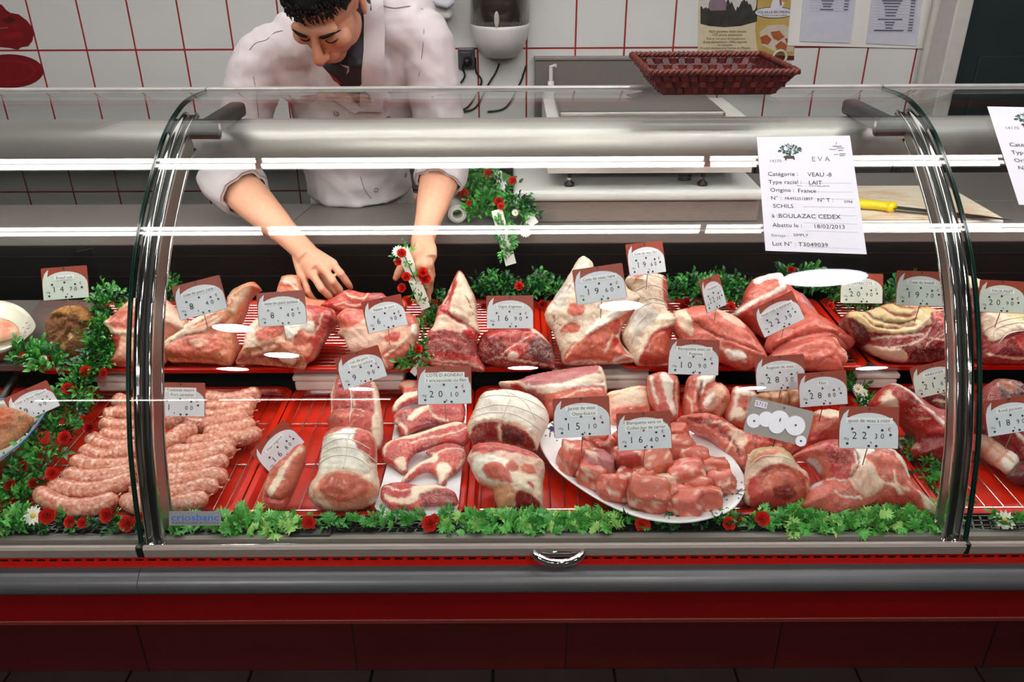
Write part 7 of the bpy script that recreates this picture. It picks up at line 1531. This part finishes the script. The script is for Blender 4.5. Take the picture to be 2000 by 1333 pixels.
# torso, arms, hands, legs
T_ = [etube([hip + Vector((0, .02, 0)), hip + Vector((-.005, .0, .14)), chest + Vector((0, .06, -.06)), chest + Vector((0, .03, 0)), neck0 + Vector((0, .03, -.05))], [.13, .125, .145, .15, .085], [.085, .08, .09, .085, .065])]
cr2 = lambda u, v, Y: PY(400 + u / 3.702, 300 + v / 3.702, Y)
def arm(sh, el, wr, hand_dir):
    return [tube(resample(catmull([chest.lerp(sh, .75), sh, sh.lerp(el, .5), el], 6), 14), [.06] * 4 + [.055] * 4 + [.048] * 3 + [.044] * 3, 18),
            tube(resample(catmull([el, el.lerp(wr, .3), el.lerp(wr, .7), wr, wr + hand_dir], 6), 22), [.049, .050, .052, .052, .052, .051, .050, .0485, .0465, .0445, .0425, .0405, .0385, .036, .034, .032, .0306, .0296, .029, .0288, .0288, .0285], 18, flat=.86, up0=(0, -.7, .7))]
# right hand (image left): seen from the back, fingers curled down onto the meat
mcpR = [cr2(928, 802, 1.815), cr2(868, 842, 1.80), cr2(788, 886, 1.80), cr2(714, 908, 1.812)]
FR_ = [[mcpR[0], cr2(985, 872, 1.795), cr2(1030, 935, 1.80), cr2(1054, 968, 1.81)],
       [mcpR[1], cr2(930, 930, 1.775), cr2(975, 990, 1.785), cr2(978, 1030, 1.80)],
       [mcpR[2], cr2(846, 980, 1.772), cr2(900, 1030, 1.78), cr2(918, 1062, 1.795)],
       [mcpR[3], cr2(745, 1000, 1.785), cr2(780, 1052, 1.79), cr2(815, 1075, 1.80)]]
thR = [cr2(770, 800, 1.86), cr2(850, 890, 1.865), cr2(905, 970, 1.85), cr2(935, 1010, 1.835)]
def hand(wr, mcps, fingers, thumb, rf=(.0098, .0102, .0098, .0086), up0=(0, -1, .3)):
    P = []
    for i, m_ in enumerate(mcps):        # metacarpals make the palm
        st = wr.lerp(mcps[1], .10) + (m_ - mcps[1]) * .35
        P.append(tube([st, st.lerp(m_, .5), m_], [.0165, .0150, .0128], 12, up0=up0))
        P.append(ellipsoid(m_, (.0122, .0122, .0122), None, 12, 8))
    mid = (mcps[1] + mcps[2]) / 2
    P.append(tube([wr, wr.lerp(mid, .5), wr.lerp(mid, .85)], [.027, .033, .030], 18, flat=.55, up0=up0))
    for f, r in zip(fingers, rf):
        Q = resample(f, 16); P.append(tube(Q, [r * 1.12, r * 1.06, r, r * .96, r * .98, r * 1.06, r * .98, r * .93, r * .92, r * .96, r * .98, r * .92, r * .88, r * .86, r * .78, r * .5], 12))
        P.append(ellipsoid(f[-1], (r * .74,) * 3, None, 10, 6)); P.append(ellipsoid(f[1], (r * 1.05,) * 3, None, 10, 6))
    Q = resample(thumb, 12); P.append(tube(Q, [.0165, .016, .015, .0135, .0122, .0118, .0122, .0122, .0115, .011, .0098, .006], 12)); P.append(ellipsoid(thumb[-1], (.0082,) * 3, None, 10, 6))
    return P
# left hand (image right): thumb to the left, fingers closed round the garland strip
mcpL = [cr2(1520, 790, 1.80), cr2(1560, 800, 1.79), cr2(1600, 800, 1.80), cr2(1632, 790, 1.82)]
mcpL = [cr2(1555, 815, 1.795), cr2(1590, 812, 1.79), cr2(1618, 800, 1.80), cr2(1630, 775, 1.825)]
FL_ = [[mcpL[0], cr2(1600, 930, 1.80), cr2(1612, 1060, 1.815), cr2(1578, 1165, 1.822)],
       [mcpL[1], cr2(1630, 910, 1.80), cr2(1622, 1000, 1.825), cr2(1560, 1040, 1.835)],
       [mcpL[2], cr2(1640, 880, 1.82), cr2(1620, 960, 1.84), cr2(1550, 985, 1.845)],
       [mcpL[3], cr2(1640, 850, 1.84), cr2(1610, 915, 1.86), cr2(1550, 930, 1.86)]]
thL = [cr2(1555, 700, 1.835), cr2(1480, 775, 1.815), cr2(1415, 840, 1.805), cr2(1382, 900, 1.805)]
hdR = (mcpR[1] + mcpR[2]) / 2; hdL = (mcpL[1] + mcpL[2]) / 2
B = H + T_ + arm(shR, elR, wrR, (hdR - wrR) * .35) + arm(shL, elL, wrL, (hdL - wrL) * .35) + hand(wrR, mcpR, FR_, thR) + hand(wrL, mcpL, FL_, thL, up0=(-.2, -1, .2))
fx = hip.x
for s in (-1, 1):
    kx = fx + s * .10
    B.append(tube(resample(catmull([hip + Vector((s * .075, .01, .0)), Vector((kx, 2.40, .50)), Vector((kx, 2.44, .10)), Vector((kx, 2.43, .055))], 6), 14), [.09, .088, .084, .078, .07, .06, .056, .056, .054, .05, .044, .04, .038, .036], 16))
    B.append(tube([(kx, 2.46, .045), (kx, 2.38, .04), (kx, 2.24, .03)], [.036, .042, .03], 12))
BV, BF = remeshed(B, .0032, 3)
per = thing('person', 'butcher in white coat, dark shirt and tie, bent forward with both hands in the case', 'person', (hip.x, 2.42, 0))
def skin_mat():
    m = bpy.data.materials.new('skin'); m.use_nodes = True; nt = m.node_tree; N = nt.nodes; L = nt.links; b = N['Principled BSDF']
    at = N.new('ShaderNodeAttribute'); at.attribute_name = 'Col'; tc = N.new('ShaderNodeTexCoord')
    n1 = N.new('ShaderNodeTexNoise'); n1.inputs['Scale'].default_value = 60; n1.inputs['Detail'].default_value = 5; L.new(tc.outputs['Object'], n1.inputs['Vector'])
    mr = N.new('ShaderNodeMapRange'); mr.inputs['To Min'].default_value = .86; mr.inputs['To Max'].default_value = 1.12; L.new(n1.outputs['Fac'], mr.inputs['Value'])
    sc = N.new('ShaderNodeVectorMath'); sc.operation = 'SCALE'; L.new(at.outputs['Color'], sc.inputs[0]); L.new(mr.outputs[0], sc.inputs['Scale']); L.new(sc.outputs[0], b.inputs['Base Color'])
    b.inputs['Roughness'].default_value = .48; b.inputs['Subsurface Weight'].default_value = .15; b.inputs['Subsurface Radius'].default_value = (1, .35, .2); b.inputs['Subsurface Scale'].default_value = .005
    bp = N.new('ShaderNodeBump'); bp.inputs['Strength'].default_value = .08; bp.inputs['Distance'].default_value = .001; n2 = N.new('ShaderNodeTexNoise'); n2.inputs['Scale'].default_value = 350; L.new(tc.outputs['Object'], n2.inputs['Vector']); L.new(n2.outputs['Fac'], bp.inputs['Height']); L.new(bp.outputs[0], b.inputs['Normal'])
    return m
M_SKIN = skin_mat()
body = obj('body', (BV, BF), M_SKIN, per, smooth=True)
bv = np.array([tuple(v) for v in BV])
hi = np.array(HM.inverted()); hv = bv @ hi[:3, :3].T + hi[:3, 3]
S0 = np.array(lin(0xdba083)[:3]); colr = np.tile(S0, (len(bv), 1))
def blend(mask, c, a):
    global colr
    w = np.clip(mask, 0, 1)[:, None] * a; colr = colr * (1 - w) + np.array(lin(c)[:3]) * w
def gb(c, r): return np.exp(-(((hv - np.array(c)) / np.array(r)) ** 2).sum(1))
inh = (np.linalg.norm(hv, axis=1) < .17)
blend(inh * np.ones(len(bv)), 0xc98a68, .55)
blend(gb((0, .105, -.064), (.02, .02, .0045)) + gb((0, .1, -.075), (.018, .02, .006)), 0xa8544a, .8)
blend(gb((0, .12, -.034), (.018, .025, .016)), 0xc4705c, .6)
blend(gb((.045, .075, -.03), (.02, .03, .02)) + gb((-.045, .075, -.03), (.02, .03, .02)), 0xc87660, .35)
blend(np.clip(gb((0, .08, -.09), (.055, .06, .03)) * 1.1, 0, 1), 0x8d6a58, .45)
for f in FR_ + FL_ + [thR, thL]:
    d = np.linalg.norm(bv - np.array(f[-1]), axis=1); blend(np.exp(-(d / .014) ** 2), 0xd88068, .5)
    d = np.linalg.norm(bv - np.array(f[1]), axis=1); blend(np.exp(-(d / .012) ** 2), 0xcf8068, .3)
ca = body.data.color_attributes.new('Col', 'FLOAT_COLOR', 'POINT'); buf = np.ones((len(bv), 4), np.float32); buf[:, :3] = colr; ca.data.foreach_set('color', buf.ravel())
# nails
for f, r in list(zip(FR_, (.0098, .0102, .0098, .0086))) + [(thL, .0105), (FL_[0], .0095)]:
    pass
# hair: a shell over the scalp
hp_ = []
M_HAIR = mat('black_hair', 0x0a0807, .6, nz=.4, nscale=120, bump=.6, bscale=400, spec=.25)
su, sv = 44, 22; V = []; F_ = []
for j in range(sv + 1):
    a = j / sv
    for i in range(su):
        w = 2 * PI * i / su; fwd = math.sin(w)          # 1 = front
        lim = math.radians(74 + (0 if fwd > 0 else -fwd * 48) + (18 if abs(math.cos(w)) > .78 and fwd > -.2 else 0)) - .10 * max(0, fwd) ** 3
        th_ = lim * a
        k = 1.075 + .035 * noise.noise(Vector((math.cos(w) * 4, math.sin(w) * 4, a * 5))) + (.03 * math.sin(i * 2.7 + 3 * math.sin(i * 1.3)) * a if a > .8 else .012 * math.sin(i * 3.1 + j))
        k -= .055 * max(0, (a - .9) / .1)
        V.append(hl(.078 * k * math.sin(th_) * math.cos(w), -.014 + .099 * k * math.sin(th_) * math.sin(w), .036 + .089 * k * math.cos(th_)))
for j in range(sv):
    for i in range(su): F_.append((j * su + i, (j + 1) * su + i, (j + 1) * su + (i + 1) % su, j * su + (i + 1) % su))
hair = obj('hair', (V, F_), M_HAIR, per, smooth=True)
rnd = random.Random(8); loc_ = []
for q in range(170):      # locks along the hair line
    w = rnd.uniform(.25, PI - .1)
    th_ = math.radians(rnd.uniform(56, 76)); k = 1.07
    b0 = Vector((.078 * k * math.sin(th_) * math.cos(w), -.014 + .099 * k * math.sin(th_) * math.sin(w), .036 + .089 * k * math.cos(th_)))
    d = Vector((rnd.gauss(-.1, .35), .25, -1 + rnd.gauss(0, .2))).normalized() * rnd.uniform(.008, .018)
    out_ = (b0 - Vector((0, -.014, .036))).normalized() * .003
    loc_.append(tube([HM @ (b0 - d * .4 + out_), HM @ (b0 + d * .4 + out_ * 1.2), HM @ (b0 + d)], [.0022, .0017, .0004], 5))
obj('hair_lock', join(*loc_), M_HAIR, hair, smooth=True, kind='stuff')
for s in (-1, 1):
    br = [hl(s * .014, .099, .017), hl(s * .028, .0985, .022), hl(s * .044, .088, .0215), hl(s * .056, .074, .013)]
    obj('eyebrow', tube(resample(catmull(br, 5), 12), [.0022, .0040, .0046, .0048, .0047, .0045, .0042, .0038, .0033, .0028, .002, .001], 8, flat=.7), M_HAIR, per, smooth=True)
    la = [hl(s * .018, .0905, -.0052), hl(s * .026, .0945, -.0072), hl(s * .036, .0925, -.0070), hl(s * .045, .084, -.0048)]
    obj('eyelashes', tube(resample(catmull(la, 4), 10), .0013, 6), M_HAIR, per, smooth=True)
# --- coat
Cw = []
hx = PY(690, 375, 2.2).x
Cw.append(etube([Vector((hx, 2.300, .992)), Vector((hx, 2.298, 1.02)), Vector((hx - .003, 2.275, 1.12)), chest + Vector((0, .035, -.06)), chest + Vector((0, .02, .02)), chest.lerp(neck0, .55) + Vector((0, .02, .0)), neck0 + Vector((0, .03, -.02))], [.148, .149, .152, .168, .180, .155, .085], [.150, .150, .140, .132, .125, .10, .075], 28))
def sleeve(sh, el, wr, cuff):
    q = el.lerp(wr, cuff)
    P = resample(catmull([chest.lerp(sh, .55) + Vector((0, .01, .0)), sh, sh.lerp(el, .5), el, q], 6), 18)
    return tube(P, [.078, .076, .074, .073, .071, .069, .068, .067, .066, .066, .066, .066, .066, .066, .066, .066, .065, .064], 20)
Cw.append(sleeve(shR, elR, wrR, .10)); Cw.append(sleeve(shL, elL, wrL, .08))
for sh in (shR, shL):
    Cw.append(tube([sh + Vector((0, .0, .01)), chest.lerp(neck0, .7) + Vector((0, .03, .02))], [.066, .075], 18))
Cw.append(ellipsoid(PY(770, 22, 2.19), (.10, .10, .075), None, 24, 14)); Cw.append(ellipsoid(PY(588, 62, 2.17), (.07, .09, .06), None, 24, 14))
CV, CF = remeshed(Cw, .006, 10)
cv = np.array([tuple(v) for v in CV])
# folds
dn = np.zeros(len(cv))
def fold(p, q, w, amp):
    """a soft ridge from p to q"""
    global dn
    a, b_ = np.array(p), np.array(q); ab = b_ - a; t_ = np.clip(((cv - a) @ ab) / (ab @ ab), 0, 1); d = np.linalg.norm(cv - (a + t_[:, None] * ab), axis=1)
    dn += amp * np.exp(-(d / w) ** 2) * np.sin(np.pi * np.clip(t_ * .9 + .05, 0, 1))
dn += .0048 * snoise(cv[:, 0] * 1.0, cv[:, 2] + cv[:, 1] * .6, 34, 3) + .0018 * snoise(cv[:, 0], cv[:, 2], 80, 6)
def FQ(x, y, Y): return tuple(PY(x, y, Y))
for (x0, y0, x1, y1, w, am) in ((520, 70, 560, 200, .012, .010), (545, 80, 590, 230, .010, -.008), (500, 110, 530, 230, .012, .009), (480, 140, 520, 220, .010, -.008), (740, 60, 760, 200, .012, .008), (780, 40, 800, 180, .012, -.007), (800, 60, 830, 170, .010, .008), (850, 120, 830, 190, .012, .008), (470, 240, 440, 330, .013, .010), (490, 300, 430, 345, .012, -.010), (600, 250, 680, 340, .014, .008), (640, 260, 760, 330, .014, -.007), (850, 200, 880, 290, .012, .008), (600, 140, 620, 220, .01, -.006), (715, 100, 722, 240, .008, .007)):
    fold(FQ(x0, y0, 2.02), FQ(x1, y1, 2.02), w * 1.5, am * 1.9)
me = mdata('t', CV, CF, M_BLACK); nn_ = np.zeros(len(cv) * 3, np.float32); me.vertices.foreach_get('normal', nn_); nn_ = nn_.reshape(-1, 3); bpy.data.meshes.remove(me)
cv2 = cv + nn_ * dn[:, None]
CV = [Vector(v) for v in cv2]
M_COAT = mat('white_cotton', 0xd0c7c8, .8, nz=.03, nscale=10, bump=.15, bscale=300)
coat = obj('coat', (CV, CF), M_COAT, per, smooth=True)
bvh = BVHTree.FromPolygons(CV, CF)
_n = tube([hl(0, -.06, -.05), neck0 + Vector((0, .0, -.0)), neck0 + Vector((0, .0, -.06)), neck0 + Vector((0, .05, -.10))], [.062, .070, .082, .10], 20)
bvh2 = BVHTree.FromPolygons(*join((CV, CF), T_[0], _n))
def onsurf(x, y, off, tree=bvh):
    r = ray(x, y).normalized(); h_ = tree.ray_cast(CO, r)
    if h_[0] is None: return None
    return h_[0] - r * off
def drape(nm, pts, off, m_, par, th=.0, n=14, label=None, tree=None):
    """a patch of cloth lying on the coat"""
    X0, X1 = min(p[0] for p in pts), max(p[0] for p in pts); Y0, Y1 = min(p[1] for p in pts), max(p[1] for p in pts)
    st = max(X1 - X0, Y1 - Y0) / n
    B = []
    for i in range(len(pts)):
        a, b_ = pts[i], pts[(i + 1) % len(pts)]; k = max(1, int(math.hypot(a[0] - b_[0], a[1] - b_[1]) / st))
        for q in range(k): B.append((a[0] + (b_[0] - a[0]) * q / k, a[1] + (b_[1] - a[1]) * q / k))
    gx, gy = np.meshgrid(np.arange(X0, X1, st), np.arange(Y0, Y1, st)); gx = gx.ravel(); gy = gy.ravel()
    k = inpoly(gx, gy, B) & (dpoly(gx, gy, B) > st * .4)
    P = [Vector(b_) for b_ in B] + [Vector((a, b_)) for a, b_ in zip(gx[k], gy[k])]
    vo, eo, fo, *_ = delaunay_2d_cdt(P, [(i, (i + 1) % len(B)) for i in range(len(B))], [], 1, 1e-6)
    V = []; last = None
    for p in vo:
        q = onsurf(p[0], p[1], off, tree or bvh)
        if q is None: q = PY(p[0], p[1], (last.y if last else 2.0))
        last = q; V.append(q)
    F_ = [tuple(f) for f in fo]
    a, b_, c_ = F_[0]
    if (V[b_] - V[a]).cross(V[c_] - V[a]).dot(CO - V[a]) < 0: F_ = [tuple(reversed(f)) for f in F_]
    k = len(V); V2 = [v + ray(*((0, 0))) * 0 + (v - CO).normalized() * min(off * .8, .003) for v in V]
    nb_ = len(B)
    return obj(nm, (V + V2, F_ + [tuple(reversed([i + k for i in f])) for f in F_]), m_, par, smooth=True, label=label)
M_SHIRT = mat('dark_slate_shirt', 0x35323c, .7, nz=.1); M_TIE = mat('dark_tie', 0x100c10, .5, nz=.2); M_TIER = mat('red_tie_stripe', 0x8c1218, .5)
sh_ = drape('shirt', [(612, 100), (626, 124), (645, 150), (676, 190), (704, 205), (716, 160), (724, 90), (726, 20), (722, -12), (640, -12), (612, 60)], .006, M_SHIRT, per, tree=bvh2)
drape('collar', [(664, 108), (690, 80), (694, 20), (706, 12), (710, 60), (708, 122)], .010, M_SHIRT, sh_, tree=bvh2)
ti = drape('tie', [(640, 138), (652, 118), (674, 104), (706, 118), (706, 166), (670, 166), (656, 156)], .013, M_TIE, per, tree=bvh2)
drape('tie_stripe', [(640, 140), (648, 146), (670, 164), (664, 165), (652, 158)], .015, M_TIER, ti, tree=bvh2)
drape('tie_mark', [(664, 126), (682, 130), (682, 140), (676, 146), (679, 134)], .015, mat('pale_tie_mark', 0xb9a8a0, .5), ti, tree=bvh2)
# coat fronts crossing over the shirt
drape('coat_front', [(706, -8), (748, -8), (752, 60), (750, 140), (748, 220), (702, 218), (704, 160), (710, 100), (711, 40)], .012, M_COAT, per, tree=bvh2)
drape('coat_front', [(596, 84), (612, 92), (628, 128), (655, 158), (684, 188), (706, 214), (694, 222), (668, 206), (634, 182), (610, 140)], .012, M_COAT, per, tree=bvh2)
# lapels as raised folded edges
for pts in ([(606, 95), (612, 120), (625, 145), (645, 162), (670, 182), (695, 208)], [(708, -2), (712, 40), (713, 90), (708, 130), (705, 165), (700, 210)], [(722, 40), (722, 90), (726, 130), (738, 160), (745, 200)]):
    Q = [onsurf(x, y, .004) for x, y in pts]; Q = [q for q in Q if q is not None]
    if len(Q) > 2: obj('lapel_edge', tube(resample(catmull(Q, 4), 24), .0032, 8), M_COAT, coat, smooth=True)
M_SEAM = mat('grey_seam', 0x77706f, .8)
for pts in ([(487, 98), (500, 84), (520, 78), (536, 64), (552, 60)], [(706, 5), (730, 5), (745, 10), (770, 16), (800, 12), (825, 18)], [(826, 18), (828, 60), (824, 110), (818, 150)], [(704, 345), (712, 370), (725, 388)], [(495, 150), (500, 180), (505, 230)]):
    Q = [onsurf(x, y, .0006) for x, y in pts]; Q = [q for q in Q if q is not None]
    if len(Q) > 1: obj('seam', tube(catmull(Q, 3), .0009, 5), M_SEAM, coat)
for (x, y) in ((731, 136), (735, 206), (758, 232), (657, 222), (734, 371), (792, 342)):
    p = onsurf(x, y, .0015)
    if p is None: continue
    nn2 = bvh.find_nearest(p)[1]
    if nn2.dot(CO - p) < 0: nn2 = -nn2
    obj('snap_button', xf(lathe([(.0045, 0), (.0062, .0005), (.0066, .002), (.0055, .0025), (.0045, .0012)], 16), face_m(p, nn2, 0, 1)), M_STEEL, coat, smooth=True)
# rolled cuffs
def cuff(nm, el, wr, t0, t1, r):
    a, b_ = el.lerp(wr, t0), el.lerp(wr, t1)
    P = [a.lerp(b_, k / 6) for k in range(7)]
    V, F_ = tube(P, [r * .98, r * 1.06, r * 1.10, r * 1.10, r * 1.09, r * 1.06, r * .98], 26, cap=False)
    for i, v in enumerate(V): v += (v - P[i // 26]).normalized() * (.004 * math.sin((i % 26) * .9 + i // 26 * .5) + .003 * math.sin((i % 26) * 2.1))
    V2 = [v + (P[i // 26] - v).normalized() * .009 for i, v in enumerate(V)]
    k = len(V); F2 = F_ + [tuple(reversed([i + k for i in f])) for f in F_] + [(i, (i + 1) % 26, k + (i + 1) % 26, k + i) for i in range(26)] + [(6 * 26 + i, k + 6 * 26 + i, k + 6 * 26 + (i + 1) % 26, 6 * 26 + (i + 1) % 26) for i in range(26)]
    return obj(nm, (V + V2, F2), M_COAT, coat, smooth=True)
cuff('cuff', elR, wrR, -.16, .20, .068)
cuff('cuff', elL, wrL, .02, .36, .060)
# trousers and apron, shoes
TR = []
for s in (-1, 1):
    kx = fx + s * .10
    TR.append(tube([hip + Vector((s * .06, .015, .0)), hip + Vector((s * .08, .01, -.08)), Vector((kx, 2.40, .50)), Vector((kx, 2.44, .10))], [.085, .105, .085, .075], 18))
TR.append(etube([hip + Vector((0, .01, -.1)), hip + Vector((0, -.03, .02)), Vector((hx, 2.33, 1.0)), Vector((hx, 2.32, 1.04))], [.16, .155, .14, .13], [.115, .12, .125, .12], 24))
obj('trousers', remeshed(TR, .01, 4), mat('white_trousers', 0xd0caca, .8, nz=.03, bump=.1), per, smooth=True)
for s in (-1, 1):
    kx = fx + s * .10
    obj('shoe', remeshed([ellipsoid((kx, 2.36, .035), (.048, .15, .034)), ellipsoid((kx, 2.44, .06), (.045, .055, .055)), rbox(kx - .045, kx + .045, 2.23, 2.50, .0005, .02, .008)], .006, 3), M_BLACK, per, smooth=True)
# garland strip in the left hand
garland('white garland strip with red flowers held in the butcher\'s left hand', [PY(790, 500, 1.79), PY(812, 550, 1.785), PY(826, 600, 1.775)], 26, BOXL, .018, .8,
        [(PY(778, 492, 1.78), 'd', 1.1), (PY(784, 496, 1.775), 'c', .9), (PY(779, 513, 1.775), 'r', .8), (PY(826, 534, 1.755), 'c', 1.0), (PY(830, 547, 1.755), 'c', 1.1), (PY(793, 542, 1.77), 'c', .9), (PY(787, 563, 1.77), 'c', .9), (PY(797, 590, 1.765), 'c', 1.1), (PY(822, 540, 1.758), 'r', .7)], 25, strip=[(PY(785, 484, 1.80), PY(827, 592, 1.775), .028), (PY(824, 585, 1.778), PY(832, 603, 1.772), .022)])
